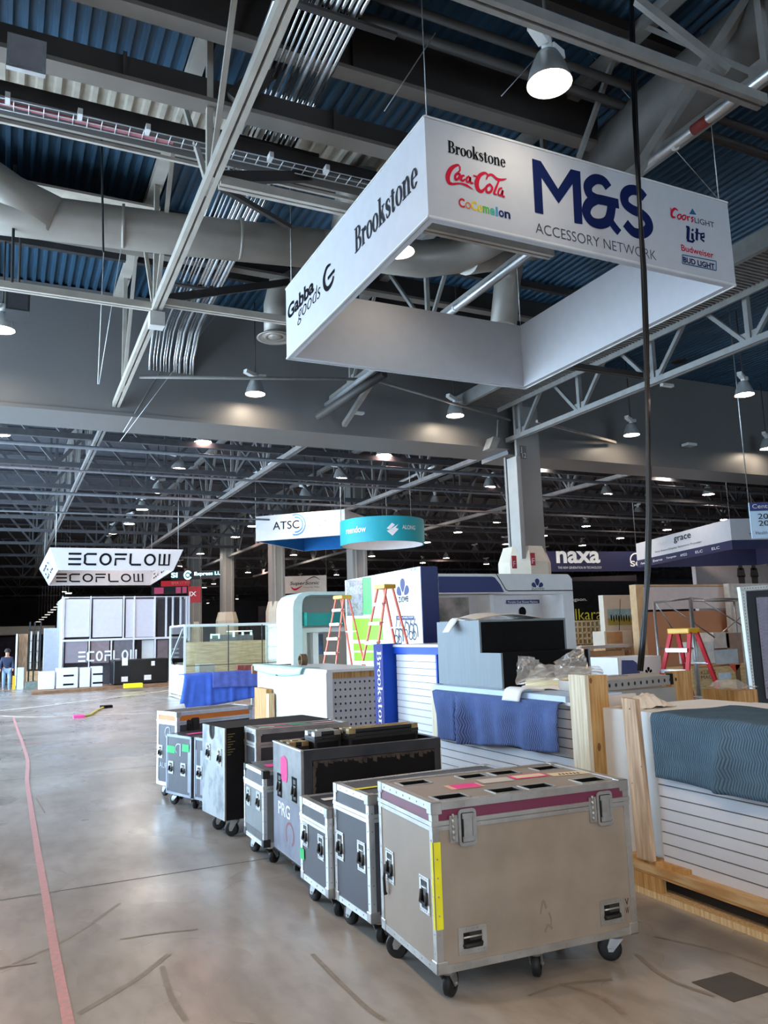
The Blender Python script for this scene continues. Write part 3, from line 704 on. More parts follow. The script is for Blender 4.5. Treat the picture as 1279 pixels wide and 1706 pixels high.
# --- pallet and counter under the teal blanket
pl = thing('wooden_pallet', 'plywood-topped pallet under the slatwall counter at the right edge', 'pallet', (3.87, 3.0, 0))
mb = MB(); mb.box(3.865, 5.1, 1.6, 4.95, .155, .2); mb.build('deck_board', [wood('osb_top', '#cfae80', '#b58a58', 3, (6, 1.2, 6))], pl, True)
for z0, z1 in ((.135, .155),): MB().box(3.87, 5.1, 1.6, 4.95, z0, z1).build('edge_board', ply_edge, pl, True)
for x in (3.87, 4.45, 5.02):
    mb = MB()
    for a, b in (((1.6, 2.0), (4.12, 4.95)) if x < 3.9 else ((1.6, 4.95),)): MB().box(x, x+.05, a, b, .041, .134).build('stringer', pine_warm, pl, True)
for xa, xb in ((3.87, 3.98), (4.44, 4.55), (4.99, 5.1)): MB().box(xa, xb, 1.6, 4.98, 0, .04).build('skid_board', pine, pl, True)
MB().box(3.895, 3.99, 3.92, 4.42, .2, .225).build('loose_batten', pine_warm, pl, True)
ct = thing('slatwall_counter', 'white slatwall counter draped with the teal blanket at the right edge', 'counter', (3.95, 3.1, .2))
mb = MB(); slatpanel(mb, 3.95, 1.7, 4.15, .2, 1.12, .0745, .262); mb.build('slat_panel', [slat_white, groove_m], ct, True)
mb = MB(); mb.box(3.97, 4.9, 1.7, 4.15, .2, 1.12); mb.build('carcass', white, ct, True)
mb = MB(); mb.box(3.93, 4.95, 1.65, 4.17, 1.12, 1.17); mb.build('worktop', white, ct, True)
# board screwed upright at its end
bd = thing('wooden_board', 'knotty pale board standing upright at the end of the teal-draped counter', 'board', (3.87, 4.25, .2))
mb = MB(); mb.prism([(3.865, 4.175, .225), (3.865, 4.215, 1.255), (3.865, 4.345, 1.26), (3.865, 4.31, .225)], (.04, 0, 0)); mb.build('plank', [mat('weathered_board', '#d3b697', .7, col2='#a98a70', scale=2.4, stretch=(14, 14, 1.1), detail=8, lo=.36, hi=.62)], bd, True)
mb = MB(); fr = frame((3.865, 0, 0), (0, -1, 0), (0, 0, 1), .001)
for y, z, r in ((4.27, 1.19, .005), (4.20, .82, .004), (4.30, .70, .004)): ell(mb, fr, -y, z, r, r)
mb.build('screw_hole', ink, bd, True)
# teal blanket
def fn_teal(u, v):
    y = 4.10-u*2.45; s = v*1.25                                     # s along the cloth from the inner edge over the front edge and down
    wob = .012*math.sin(y*9+1)+.02*max(0, math.sin(y*4.1+.6))
    if s < .72: return (4.62-s, y, 1.176+.004*math.sin(y*13+s*9))
    d = s-.72; k = min(1, d/.06)
    fold = .05*math.exp(-((y-3.50-d*.12)/.05)**2)*min(1, d*3)+.025*math.exp(-((y-2.9+d*.2)/.07)**2)*min(1, d*3)
    return (3.90-.022*k-wob*min(1, d*2)-fold, y-.02*d, 1.176-max(0, d-.02)*(.80+.10*u))
tb = drape('packing_blanket', quilt_teal, fn_teal, 90, 40, 2.45, 1.25)
tag(tb, 'teal zigzag-quilted packing blanket over the counter at the right edge', 'packing blanket')

# --- counter with the blue blanket
pl2 = thing('wooden_pallet', 'pallet under the blue-draped counter behind the road cases', 'pallet', (4.0, 6, 0))
MB().box(3.95, 5.3, 5.0, 7.3, .13, .19).build('deck_board', plywood, pl2, True)
for y in (5.0, 6.1, 7.15): MB().box(3.96, 5.3, y, y+.14, 0, .13).build('stringer', pine, pl2, True)
c2 = thing('slatwall_counter', 'white slatwall counter under the blue blanket and the black kiosk', 'counter', (4.07, 6.2, .19))
mb = MB(); slatpanel(mb, 4.07, 5.15, 7.28, .2, 1.14, .0745, .285); mb.build('slat_panel', [slat_white, groove_m], c2, True)
MB().box(4.09, 4.58, 5.15, 7.28, .19, 1.13).build('carcass', white, c2, True)
MB().box(4.04, 4.62, 5.12, 7.31, 1.14, 1.165).build('worktop', white, c2, True)
wr = thing('foam_edge_sheet', 'pale blue protective sheet wrapped along the edge under the black kiosk', 'protective sheet', (4.03, 6.2, 1.165))
MB().box(4.025, 4.60, 5.16, 7.3, 1.166, 1.212).build('sheet', mat('pale_blue_foam', '#b9cfe8', .5, var=.04), wr, True)
def fn_blue(u, v):
    y = 7.26-u*2.06; s = v*.60
    if s < .1: return (4.11-s*.9, y, 1.168)
    d = s-.1; w = .016*math.sin(y*17)+.014*math.sin(y*7.3+1.2)
    f = -.075*math.exp(-((y-6.80-.06*d)/.030)**2)*min(1, d*5)+.03*math.exp(-((y-6.70)/.05)**2)+.035*math.exp(-((y-6.28+d*.1)/.09)**2)+.02*math.exp(-((y-5.7)/.12)**2)
    return (3.985-(w*1.6+f*1.5)*min(1, d*4), y+.01*math.sin(s*9), 1.168-d*(1.0-.24*u+.03*math.sin(y*6)))
bb = drape('packing_blanket', quilt_blue, fn_blue, 110, 26, 2.06, .62)
tag(bb, 'blue quilted packing blanket hanging below the black and grey kiosk', 'packing blanket')
# post and plywood crate end
po = thing('crate_post', 'tall corner post of two pine boards between the blue and teal blankets', 'crate post', (3.85, 4.7, .0))
MB().box(3.85, 3.885, 4.70, 4.885, .19, 1.40).build('front_board', pine_pale, po, True)
MB().box(3.886, 4.06, 4.70, 4.737, .19, 1.395).build('side_board', pine_warm, po, True)
mb = MB(); fr = frame((0, 4.70, 0), (1, 0, 0), (0, 0, 1), .001)
for x, z, a, b in ((3.905, 1.36, .012, .022), (3.94, .885, .016, .03), (4.03, .885, .013, .02)): ell(mb, fr, x, z, a, b)
mb.build('knot', mat('wood_knot', '#7d5026', .7), po, True)
MB().box(3.86, 3.9, 4.72, 4.88, 0, .19).build('foot_block', pine, po, True)
ep = thing('plywood_sheet', 'tall off-white panel leaning upright just right of the pine post', 'panel', (4.1, 4.8, .19))
MB().box(4.06, 4.40, 4.78, 4.82, .19, 1.235).build('sheet', mat('cream_laminate', '#d8cbc2', .5, var=.03), ep, True)
# kiosk of grey sides and black fronts, set back at the top
ks = thing('display_kiosk', 'stepped grey kiosk with matt black fronts standing on the blue-draped counter', 'display kiosk', (4.16, 6.6, 1.212))
kg = mat('blue_grey_panel', '#727d85', .5, var=.05, scale=3, stretch=(8, 8, .6)); kb = mat('matt_black_panel', '#101114', .75, var=.15, spec=.12)
mb = MB(); X0, X1, ya, yb, yc, z0, z1, z2 = 4.16, 5.2, 6.24, 6.59, 7.42, 1.212, 1.535, 1.848
mb.prism([(X0, ya, z0), (X0, ya, z1), (X0, yb, z1), (X0, yb, z2), (X0, yc, z2), (X0, yc, z0)], (.02, 0, 0)); mb.build('side_panel', kg, ks, True); mb = MB(); mb.prism([(X1, ya, z0), (X1, ya, z1), (X1, yb, z1), (X1, yb, z2), (X1, yc, z2), (X1, yc, z0)], (-.02, 0, 0))
mb.build('side_panel', kg, ks, True)
MB().box(X0+.02, X1-.02, ya+.004, ya+.02, z0, z1).build('lower_front', kb, ks, True)
MB().box(X0+.02, X1-.02, yb+.004, yb+.02, z1, z2).build('upper_front', kb, ks, True)
MB().box(X0+.02, X1-.02, yb, yc, z2-.02, z2-.001).build('top_panel', kg, ks, True)
MB().box(X0+.02, X1-.02, ya+.02, yb, z1-.02, z1-.001).build('ledge', kb, ks, True)
MB().box(X0+.02, X1-.02, yc-.02, yc, z0, z2-.02).build('back_panel', kg, ks, True)
foam = mat('white_foam_sheet', '#e6e6ea', .7, var=.03)
foam_cream = mat('cream_foam_sheet', '#e3d8cb', .7, var=.03)
def fn_flap(u, v):
    s = u*.5; y = 6.98+.17*v*(1-.2*u)
    return (4.36-s*.7, y, 1.856+.02*math.sin(u*3.1)) if s < .27 else (4.17-(s-.27)*.5, y, 1.875-(s-.27)*.6)
def fn_topfoam(u, v): return (4.3+.8*u, 7.36-.5*v, 1.854+.075*math.sin(math.pi*u)*(1-.4*v)+.004*math.sin(v*9))
kf = thing('foam_sheet', 'cream foam sheet bowed over the top of the black kiosk', 'foam sheet', (4.7, 7.1, 1.85))
mb = MB(); mb.grid(fn_topfoam, 16, 6); o = mb.build('sheet', foam_cream, kf, True); md = o.modifiers.new('s', 'SOLIDIFY'); md.thickness = .006
mb = MB(); mb.grid(fn_flap, 12, 3); o = mb.build('hanging_flap', foam, kf, True); md = o.modifiers.new('s', 'SOLIDIFY'); md.thickness = .006
# roll of packing film and a foam flap in front of the kiosk
rl = thing('packing_roll', 'roll of cream packing foam lying before the black kiosk', 'packing roll', (4.3, 5.75, 1.212))
a, b = P(868, 1135, Y=6.12), P(1012, 1122, Y=5.75)
a = V((4.28, 6.02, 1.262)); b = V((4.60, 5.50, 1.272))
MB().tube([a, a.lerp(b, .5), b], [.045, .05, .05], 14).build('foam_core', mat('cream_foam', '#e0cfa4', .8, var=.06, scale=9, stretch=(2, 2, 12)), rl, True)
mb = MB(); mb.grid(lambda u, v: V(a).lerp(V(b), u)+V((-.10+.05*v+.01*math.sin(u*12), .0, -.045+.03*v+.008*math.sin(u*17))), 18, 4); o = mb.build('loose_end', foam_cream, rl, True); o.modifiers.new('s', 'SOLIDIFY').thickness = .004
film = bpy.data.materials.new('clear_film'); film.use_nodes = True; nt = film.node_tree; nt.nodes.clear()
tr_, gl, df, m1, m2, out = (nd(nt, 'ShaderNodeBsdfTransparent'), nd(nt, 'ShaderNodeBsdfGlossy'), nd(nt, 'ShaderNodeBsdfDiffuse'), nd(nt, 'ShaderNodeMixShader'), nd(nt, 'ShaderNodeMixShader'), nd(nt, 'ShaderNodeOutputMaterial'))
gl.inputs['Roughness'].default_value = .25; df.inputs[0].default_value = (.75, .72, .68, 1); m1.inputs[0].default_value = .35; m2.inputs[0].default_value = .42
nt.links.new(df.outputs[0], m1.inputs[1]); nt.links.new(gl.outputs[0], m1.inputs[2]); nt.links.new(tr_.outputs[0], m2.inputs[1]); nt.links.new(m1.outputs[0], m2.inputs[2]); nt.links.new(m2.outputs[0], out.inputs[0])
pf = thing('plastic_film', 'crumpled clear plastic film bunched in front of the black kiosk', 'plastic film', (4.4, 5.7, 1.3))
def crumple(pts, nm, amp=.02, seed=1):
    rnd = random.Random(seed); mb = MB(); A_, B_, C2, D2 = [V(p) for p in pts]; n = 12
    off = [[V((rnd.uniform(-amp, amp), rnd.uniform(-amp, amp), rnd.uniform(-amp, amp))) for _ in range(n+1)] for _ in range(n+1)]
    mb.grid(lambda u, v: (A_.lerp(B_, u)).lerp(D2.lerp(C2, u), v)+off[round(v*n)][round(u*n)]*(1 if 0 < v < 1 else .4), n, n, smooth=False)
    return mb.build(nm, film, pf, True)
q = lambda x, y, Y: P(x, y, Y=Y)
crumple([q(860, 1140, 6.0), q(925, 1128, 5.85), q(890, 1094, 5.95), q(862, 1093, 6.05)], 'film_fold', .012, 1)
crumple([q(925, 1130, 5.8), q(985, 1130, 5.6), q(968, 1074, 5.7), q(922, 1103, 5.8)], 'film_fold', .012, 2)
crumple([q(860, 1140, 5.95), q(1008, 1126, 5.45), q(1000, 1112, 5.5), q(900, 1106, 5.9)], 'film_fold', .02, 3)
fo = thing('foam_sheet', 'white foam flap folded over the counter edge above the blue blanket', 'foam sheet', (4.0, 5.9, 1.2))
mb = MB(); mb.grid(lambda u, v: V((4.2-.21*min(1, v*1.6)-.05*max(0, v-.6), 5.66+.25*(1-u)+.05*v, 1.222+.02*math.sin(v*3)-(max(0, v-.55))*.19)), 6, 12); o = mb.build('flap', foam, fo, True); o.modifiers.new('s', 'SOLIDIFY').thickness = .012
mb = MB(); mb.box(4.64, 5.28, 5.25, 7.35, 0, 1.212); tag(mb.build('packed_cabinet', mat('grey_cabinet', '#8d8884', .5, var=.05)), 'grey cabinet under the kiosk and the perforated steel beam', 'cabinet')
# red bubble mailer
rm = thing('parts_tray', 'clear bag of red parts lying behind the pine post', 'parcel', tuple(P(1022, 1140, Y=5.4)))
c = P(1020, 1137, Y=5.75); c.z = 1.246; mb = MB(); redp = mat('red_bubble_film', '#d5304a', .3, var=.25, scale=60)
mb.box(c.x-.10, c.x+.10, c.y-.09, c.y+.09, c.z-.03, c.z+.005); mb.build('red_pad', redp, rm, True, bevel=.012)
mb = MB(); mb.box(c.x-.10, c.x+.08, c.y-.08, c.y+.08, c.z+.006, c.z+.035); mb.build('foam_pad', foam_cream, rm, True, bevel=.014)
mb = MB(); mb.box(c.x-.11, c.x+.13, c.y-.1, c.y+.1, c.z-.035, c.z+.06); mb.build('bag', film, rm, True, bevel=.02)
# perforated steel beam across the counter
pb = thing('perforated_channel', 'perforated grey steel beam lying across the counter behind the pine post', 'steel beam', (4.5, 5.3, 1.17))
s0 = P(1000, 1166, Y=5.3); s1 = P(1118, 1158, Y=5.45); s0.z = s1.z = 1.214
ux = (s1-s0).normalized(); mb = MB(); Lb = (s1-s0).length
fr = frame(s0, ux, (0, 0, 1), .0); top_d = V((.12, .55, 0))
mb.prism([fr(-.2, 0), fr(Lb, 0), fr(Lb, .085), fr(-.2, .085)], V((.10, .45, 0)), 0)
pbm = mat('grey_steel_sheet', '#a7a099', .4, .4, var=.05); mb.build('channel', pbm, pb, True)
mb = MB()
for i in range(14): ell(mb, frame(s0, ux, (0, 0, 1), .0015), -.04+i*Lb/11.5, .042, .0135, .0165, n=14)
mb.build('hole_row', hole_m, pb, True)
mb = MB(); mb.box(s1.x+.003, s1.x+.04, s1.y, s1.y+.05, 1.214, 1.31); mb.build('end_cap', black, pb, True)
fp_ = thing('foam_sheet', 'crumpled white foam between the perforated beam and the teal blanket', 'foam sheet', tuple(P(1080, 1168, Y=4.5)))
mb = MB(); c = P(1080, 1168, Y=4.5); rnd = random.Random(4)
mb.grid(lambda u, v: V((c.x-.17+.34*u, c.y-.10+.26*v, 1.163+.085*math.sin(math.pi*u)*math.sin(math.pi*v)+rnd.uniform(0, .018))), 14, 8, smooth=False)
o = mb.build('sheet', foam_cream, fp_, True); o.modifiers.new('s', 'SOLIDIFY').thickness = .004
mb = MB(); mb.box(4.0, 5.0, 4.2, 4.7, .2, 1.16); tag(mb.build('packed_cabinet', white), 'white cabinet top seen between the knotty board and the crumpled foam', 'cabinet')
# upright stub of timber behind
st = thing('crate_post', 'short pine upright behind the crumpled foam, in front of the red ladder', 'crate post', tuple(P(1137, 1168, Y=5.9)))
l0, r0, lt, rt = P(1121, 1175, Y=5.9), P(1156, 1175, Y=5.9), P(1118, 1119, Y=5.9), P(1150, 1117, Y=5.9)
MB().box(l0.x, r0.x, 5.9, 5.98, 0, lt.z).build('timber', pine_warm, st, True)
wt = thing('packing_table', 'low plywood tray of wrapping film behind the teal blanket', 'tray', tuple(P(1225, 1168, Y=5.2)))
c = P(1218, 1160, Y=5.3); mb = MB()
mb.box(c.x-.14, c.x+.10, c.y-.2, c.y+.2, 1.0, 1.15); mb.build('tray', pine_warm, wt, True)
mb = MB(); rnd = random.Random(9); mb.grid(lambda u, v: V((c.x-.2+.26*u, c.y-.25+.4*v, 1.16+.07*math.sin(math.pi*u)*math.sin(math.pi*v)+rnd.uniform(0, .03))), 9, 9, smooth=False); mb.build('wrapping_film', film, wt, True)
MB().box(c.x-.1, c.x+.08, c.y-.18, c.y+.18, 0, 1.0).build('stand', plywood, wt, True)

# --- blue tower with slatwall front
tw_ = thing('display_tower', 'blue and white slatwall tower with upside serif lettering on its fin', 'display tower', (4.2, 8.0, 0))
tw_['label'] = 'blue tower with a white slatwall front and white serif letters down its narrow fin'
blue_deep = mat('deep_blue_laminate', '#1f3fb0', .3, var=.05); blue_lite = mat('bright_blue_laminate', '#1c4fc4', .45, var=.04, spec=.2)
slat_b = MB(); slatpanel(slat_b, 4.2, 7.52, 8.50, .1, 1.50, .0745, .16); slat_b.build('slat_panel', [slat_white, mat('grey_groove', '#8d8d95', .6)], tw_, True)
MB().box(4.215, 4.8, 7.5, 8.52, 0, 1.52).build('carcass', blue_deep, tw_, True)
MB().box(4.185, 4.82, 7.47, 8.6, 1.51, 1.585).build('header', blue_lite, tw_, True)
MB().box(4.18, 4.83, 7.45, 8.6, 1.586, 1.615).build('cap', white, tw_, True)
MB().box(4.17, 4.2, 7.47, 7.50, .0, 1.51).build('corner_strip', blue_lite, tw_, True)
MB().box(4.05, 4.30, 8.545, 8.80, 0, 1.625).build('fin', blue_lite, tw_, True)
MB().box(4.046, 4.0495, 8.545, 8.80, 0, 1.625).build('fin_face', mat('indigo_laminate', '#1d2680', .5, var=.03, spec=.15), tw_, True)
fr = frame((4.046, 8.71, 0), (0, 0, -1), (0, -1, 0), .001)
mb = MB(); serif_word(mb, frame((4.046, 8.745, 1.545), (0, 0, -1), (0, -1, 0), .001), 'Brookstone', 0, .04, .125, 1.12, 0, .0); mb.build('lettering', mat('white_ink', '#eef0f2'), tw_, True)
sd = thing('wooden_board', 'pale board standing at the near corner of the blue tower', 'board', (4.15, 7.42, 0))
MB().box(4.13, 4.16, 7.41, 7.56, 0, 1.21).build('plank', pine_pale, sd, True)
MB().box(4.16, 4.22, 7.38, 7.415, 0, 1.2).build('edge_plank', pine, sd, True)
# --- pegboard counter
pc = thing('pegboard_counter', 'white counter with perforated grey front left of the blue tower', 'counter', (4.7, 12, 0))
peg = mat('grey_perforated_board', '#bdb8ba', .5, var=.06)
PX0, PY, PZ = 4.23, 10.86, 1.255; mb = MB()
mb.box(PX0, PX0+.03, PY, 14.3, 0, PZ-.04); mb.build('side_panel', white, pc, True); MB().box(PX0+.031, PX0+.10, PY, PY+.03, 0, PZ-.041).build('front_stile', white, pc, True)
MB().box(PX0, 5.2, PY-.03, 13.4, PZ-.04, PZ).build('worktop', white, pc, True)
MB().box(PX0+.1, 5.15, PY+.02, PY+.05, PZ-.13, PZ-.04).build('top_rail', pine_warm, pc, True)
mb = MB(); mb.box(PX0+.1, 5.15, PY+.05, PY+.07, 0, PZ-.13)
for i in range(10): mb.box(PX0+.1, 5.15, PY+.04, PY+.05, .12+i*.1, .20+i*.1)
f2 = frame((0, PY+.04, 0), (1, 0, 0), (0, 0, 1), .001)
for i in range(10):
    for k in range(10): ell(mb, f2, PX0+.155+k*.078, .16+i*.1, .016, .018, 1, 10)
mb.build('perforated_front', [peg, hole_m], pc, True)
MB().box(PX0+.03, 5.15, PY+.08, 13.3, 0, PZ-.05).build('carcass', white, pc, True)
ps = thing('printed_sheet', 'pale green printed plastic sheet hanging over the end of the pegboard counter', 'plastic sheet', (4.2, 13, PZ))
mb = MB(); mb.grid(lambda u, v: V((4.42-.24*min(1, v*2), 14.5-u*2.9+.25*v*(1 if u > .5 else -.6), PZ+.004+.003*math.sin(u*14)-max(0, v-.5)*(.20+.12*abs(math.sin(u*3.1))))), 24, 8)
o = mb.build('sheet', mat('pale_mint_sheet', '#cfe6e2', .4, var=.05, col2='#a9d6d2', scale=3, lo=.55, hi=.75), ps, True); o.modifiers.new('s', 'SOLIDIFY').thickness = .004
t1 = thing('crate_post', 'short pine upright leaning on the white side of the pegboard counter', 'crate post', (4.1, 13.6, 0))
MB().box(4.10, 4.2, 13.35, 14.05, 0, .87).build('timber', pine_warm, t1, True); MB().box(4.10, 4.2, 13.2, 13.349, 0, .80).build('offcut', pine, t1, True)
ro = thing('cable_coil', 'coil of brown strap on the far corner of the pegboard counter', 'coil', (4.5, 13.2, PZ))
mb = MB()
for k in range(4): mb.tube([V((4.6+.03*k, 13.0, PZ+.09))+V((0, .09*math.cos(R(a)), .09*math.sin(R(a)))) for a in range(0, 361, 30)], .014, 6)
mb.build('strap', mat('brown_strap', '#7a6247', .8), ro, True)
rw = thing('red_wood_strip', 'red-brown timber lying along the far end of the pegboard counter', 'timber', (4.6, 14.6, 1.2))
MB().box(4.15, 4.9, 14.35, 14.42, 1.10, 1.24).build('strip', mat('red_brown_wood', '#8f4a38', .6, col2='#a06a48', scale=3), rw, True)
MB().box(4.3, 4.8, 14.36, 14.41, 0, 1.10).build('support', white, rw, True)
# ------------------------------------------------------------------ helpers for things placed on an upright plane
FY = lambda Y, l=.004: frame((0, Y, 0), (1, 0, 0), (0, 0, 1), l)
FXm = lambda X, l=.004: frame((X, 0, 0), (0, -1, 0), (0, 0, 1), l)
def bY(mb, Y, x0, y0, x1, y1, d, mi=0, zb=None):
    a = P(x0, y1, Y=Y); c = P(x1, y0, Y=Y); mb.box(a.x, c.x, Y, Y+d, a.z if zb is None else zb, c.z, mi); return mb
def tY(s, m, par, Y, x0, yb, x1, yt, **k):
    a = P(x0, yb, Y=Y); c = P(x1, yt, Y=Y); return text(s, m, par, FY(Y), a.x, a.z, c.x-a.x, c.z-a.z, **k)
def qY(mb, Y, x0, y0, x1, y1, mi=0, k=0.):
    a = P(x0, y1, Y=Y); c = P(x1, y0, Y=Y); rect(mb, FY(Y), a.x, a.z, c.x, c.z, mi, k)
def ring_sign(root, corners, z0, z1, outer, inner, th=.08, mats=None):
    """four upright panels around an open middle"""
    n = len(corners); cx = sum(c[0] for c in corners)/n; cy = sum(c[1] for c in corners)/n
    ins = [(c[0]+(cx-c[0])*th/abs(cx-c[0]) if abs(cx-c[0]) > 1e-6 else c[0], c[1]+(cy-c[1])*th/abs(cy-c[1]) if abs(cy-c[1]) > 1e-6 else c[1]) for c in corners]
    for i in range(n):
        a, b, c, d = corners[i], corners[(i+1) % n], ins[(i+1) % n], ins[i]
        mb = MB(); A0, B0, C0, D0 = [V((p[0], p[1], z0)) for p in (a, b, c, d)]; h = V((0, 0, z1-z0))
        mb.poly([A0, B0, B0+h, A0+h], 0); mb.poly([C0, D0, D0+h, C0+h], 1); mb.poly([D0, C0, B0, A0], 1); mb.poly([A0+h, B0+h, C0+h, D0+h], 1)
        mb.build('panel', [outer, inner], root, True)
def hang_wires(root, pts, ztop, r=.006):
    for x, y, z in pts: MB().cyl((x, y, z), (x, y, ztop), r, 5).build('hanging_wire', steel, root, True)

# ------------------------------------------------------------------ the big white hanging sign
KS = (5.5-1.75)/(6.3-1.75)                 # sign size
SX0, SX1, SY0, SY1, SZ0, SZ1 = 4.085*KS, 8.87*KS, 7.095*KS, 11.99*KS, 5.5, 1.75+5.762*KS
sg = thing('hanging_sign', 'huge white square hanging sign with navy block letters and drinks logos, nearest overhead', 'hanging sign', (SX0, SY0, SZ0))
ring_sign(sg, [(SX0, SY0), (SX1, SY0), (SX1, SY1), (SX0, SY1)], SZ0, SZ1, white_fab, white_fab, .09)
hang_wires(sg, [(SX0+.06, SY0+.06, SZ1), (SX1-.06, SY0+.06, SZ1), (SX1-.06, SY1-.06, SZ1), (SX0+.06, SY1-.06, SZ1)], DECK)
for pts in (((SX0, SY0), (SX1, SY0)), ((SX0, SY0), (SX0, SY1)), ((SX1, SY0), (SX1, SY1)), ((SX0, SY1), (SX1, SY1))):
    mb = MB(); (x0, y0), (x1, y1) = pts
    for z in (SZ0, SZ1): mb.bar((x0, y0, z), (x1, y1, z), .02, .02)
    mb.build('edge_tube', white, sg, True)
fr = FY(SY0, .004)
su = lambda px, py: (lambda p: (p.x, p.z))(P(px, py, Y=SY0))
def trace(nm, m, paths, fr, conv, w, par, sub=8, label=None):
    mb = MB()
    for pts in paths: ribbon(mb, fr, [conv(*p) for p in pts], w if not isinstance(w, dict) else w['w'], 0, sub)
    o = mb.build(nm, m, par, True)
    if label: o['label'] = label
    return o
mb = MB()
Mp = [su(*p) for p in ((885.7, 264.5), (900.3, 268.8), (929, 315), (950, 282), (966, 286), (969.8, 374), (956.2, 371.7), (953, 307), (930, 339.5), (901.4, 296.2), (904.7, 357.5), (890.5, 354))]
q = lambda *ix: mb.poly([fr(*Mp[i]) for i in ix])
q(11, 10, 9, 1, 0); q(9, 8, 2, 1); q(8, 7, 3, 2); q(7, 6, 5, 4, 3)
ribbon(mb, fr, [su(*p) for p in ((1013, 313), (1004, 301.5), (990, 299), (979, 309), (981, 323), (992, 331), (1005, 334), (1030, 340))], .135*KS)
ribbon(mb, fr, [su(*p) for p in ((995, 331), (981, 339), (976, 354), (985, 369), (1001, 373), (1014, 365), (1019, 337))], .135*KS)
ribbon(mb, fr, [su(*p) for p in ((1012, 362), (1022, 377), (1031, 388))], .11*KS)
ribbon(mb, fr, [su(*p) for p in ((1073, 330), (1063, 319), (1049, 317), (1040, 325), (1041, 339), (1052, 349), (1067, 356), (1078, 367), (1080, 380), (1070, 389), (1055, 387), (1041, 372))], .14*KS)
mb.build('large_lettering', navy, sg, True)
a, c = su(892, 388), su(1091, 412)
text('ACCESSORY NETWORK', mat('grey_ink', '#4a4c58', .8, var=.02, spec=.05), sg, fr, a[0], a[1], c[0]-a[0], su(892, 371)[1]-a[1], bold=-.008)
a = su(746, 254); mb = MB(); hB = .15*KS*1.05; wl = serif_len('Brookstone', hB); tgt = su(842, 275)[0]-a[0]
serif_word(mb, fr, 'Brookstone', a[0], a[1]-.0, hB, tgt/wl); mb.build('serif_lettering', ink, sg, True)
k = lambda z: .219*z
cc = lambda zx, zy: su(700+.2189*zx, 190+.2189*zy)
CW = [.012, .03, .045, .05, .035, .02]
mb = MB()
for pts, w in (([(300, 400), (280, 390), (235, 415), (208, 470), (215, 520), (245, 535)], [.01, .03, .05, .06, .05, .03]), ([(300, 400), (300, 430), (285, 445)], .018), ([(245, 535), (300, 530), (350, 545), (400, 575)], [.03, .02, .035, .006]),
               ([(285, 450), (265, 470), (268, 500), (290, 490), (298, 462), (285, 450)], [.03]*6), ([(335, 470), (315, 475), (308, 500), (322, 510), (340, 495)], [.02, .03, .035, .03, .01]), ([(372, 475), (352, 490), (352, 518), (370, 515), (378, 485), (382, 525), (400, 525)], [.025]*7), ([(400, 470), (440, 480)], .02),
               ([(520, 470), (490, 450), (450, 470), (428, 520), (435, 570), (465, 590), (495, 560)], [.012, .03, .045, .06, .055, .04, .015]), ([(500, 500), (515, 470), (545, 465), (590, 500), (655, 495)], [.015, .025, .03, .04, .008]), ([(520, 540), (500, 560), (505, 595), (530, 595), (545, 565), (530, 540), (520, 540)], [.03]*7),
               ([(600, 500), (575, 560), (560, 605), (580, 615)], [.02, .03, .03, .015]), ([(620, 565), (598, 575), (590, 610), (610, 620), (625, 585), (622, 625), (640, 630)], [.025]*7)):
    ribbon(mb, fr, [cc(*p) for p in pts], [k_*KS for k_ in w] if isinstance(w, list) else w*KS)
mb.build('script_lettering', red, sg, True)
cols = ['#c2303c', '#d9743a', '#e4c12c', '#d9c32a', '#5fae4a', '#4fae98', '#4b8cb8', '#2a3566', '#1b2450']
xs = [(292, 338), (342, 384), (388, 430), (436, 472), (476, 524), (530, 566), (574, 590), (596, 636), (640, 684)]
for ch, cl, (x0, x1) in zip('COComelon', cols, xs):
    yb = 700+(x0-292)*.245; a = cc(x0, yb); c = cc(x1, yb)
    text(ch, mat('ink_'+cl[1:], cl, .8, var=.02, spec=.05), sg, fr, a[0], a[1]-.01, (c[0]-a[0]), .095 if ch in 'Cl' else .072, bold=.03)
dd = lambda zx, zy: su(960+.2189*zx, 300+.2189*zy)
mb = MB()
for pts, w in (([(770, 235), (745, 220), (722, 245), (725, 280), (750, 285)], [.012, .03, .035, .035, .015]), ([(712, 212), (716, 235)], .012), ([(782, 262), (766, 275), (772, 298), (790, 292), (792, 268), (782, 262)], .018), ([(818, 268), (802, 280), (806, 303), (824, 298), (828, 275), (818, 268)], .018), ([(840, 275), (845, 312)], .02), ([(845, 285), (862, 278)], .015), ([(888, 283), (872, 290), (885, 305), (872, 320)], .018)):
    ribbon(mb, fr, [dd(*p) for p in pts], [k_*KS*1.15 for k_ in w] if isinstance(w, list) else w*KS*1.15)
mb.build('script_lettering', red, sg, True)
a, c = dd(898, 326), dd(1048, 362); text('LIGHT', mat('grey_ink', '#4a4c58'), sg, fr, a[0], a[1], c[0]-a[0], dd(898, 284)[1]-a[1], bold=.012)
mb = MB(); mb.poly([fr(*dd(*p)) for p in ((855, 260), (910, 266), (880, 216))]); mb.build('mountain_mark', mat('blue_ink', '#2f5f86', .8, spec=.05), sg, True)
mb = MB()
for pts, w in (([(832, 355), (858, 362)], .03), ([(850, 360), (845, 455)], .055), ([(838, 460), (880, 472), (895, 455)], .035), ([(880, 405), (880, 455)], .045), ([(876, 375), (886, 388)], .045), ([(915, 370), (912, 460)], .045), ([(898, 400), (940, 410)], .022), ([(970, 470), (945, 450), (945, 412), (968, 408), (968, 435), (945, 438)], .035)):
    ribbon(mb, fr, [dd(*p) for p in pts], [k_*KS for k_ in w] if isinstance(w, list) else w*KS, smooth=False)
mb.build('blackletter_lettering', navy, sg, True)
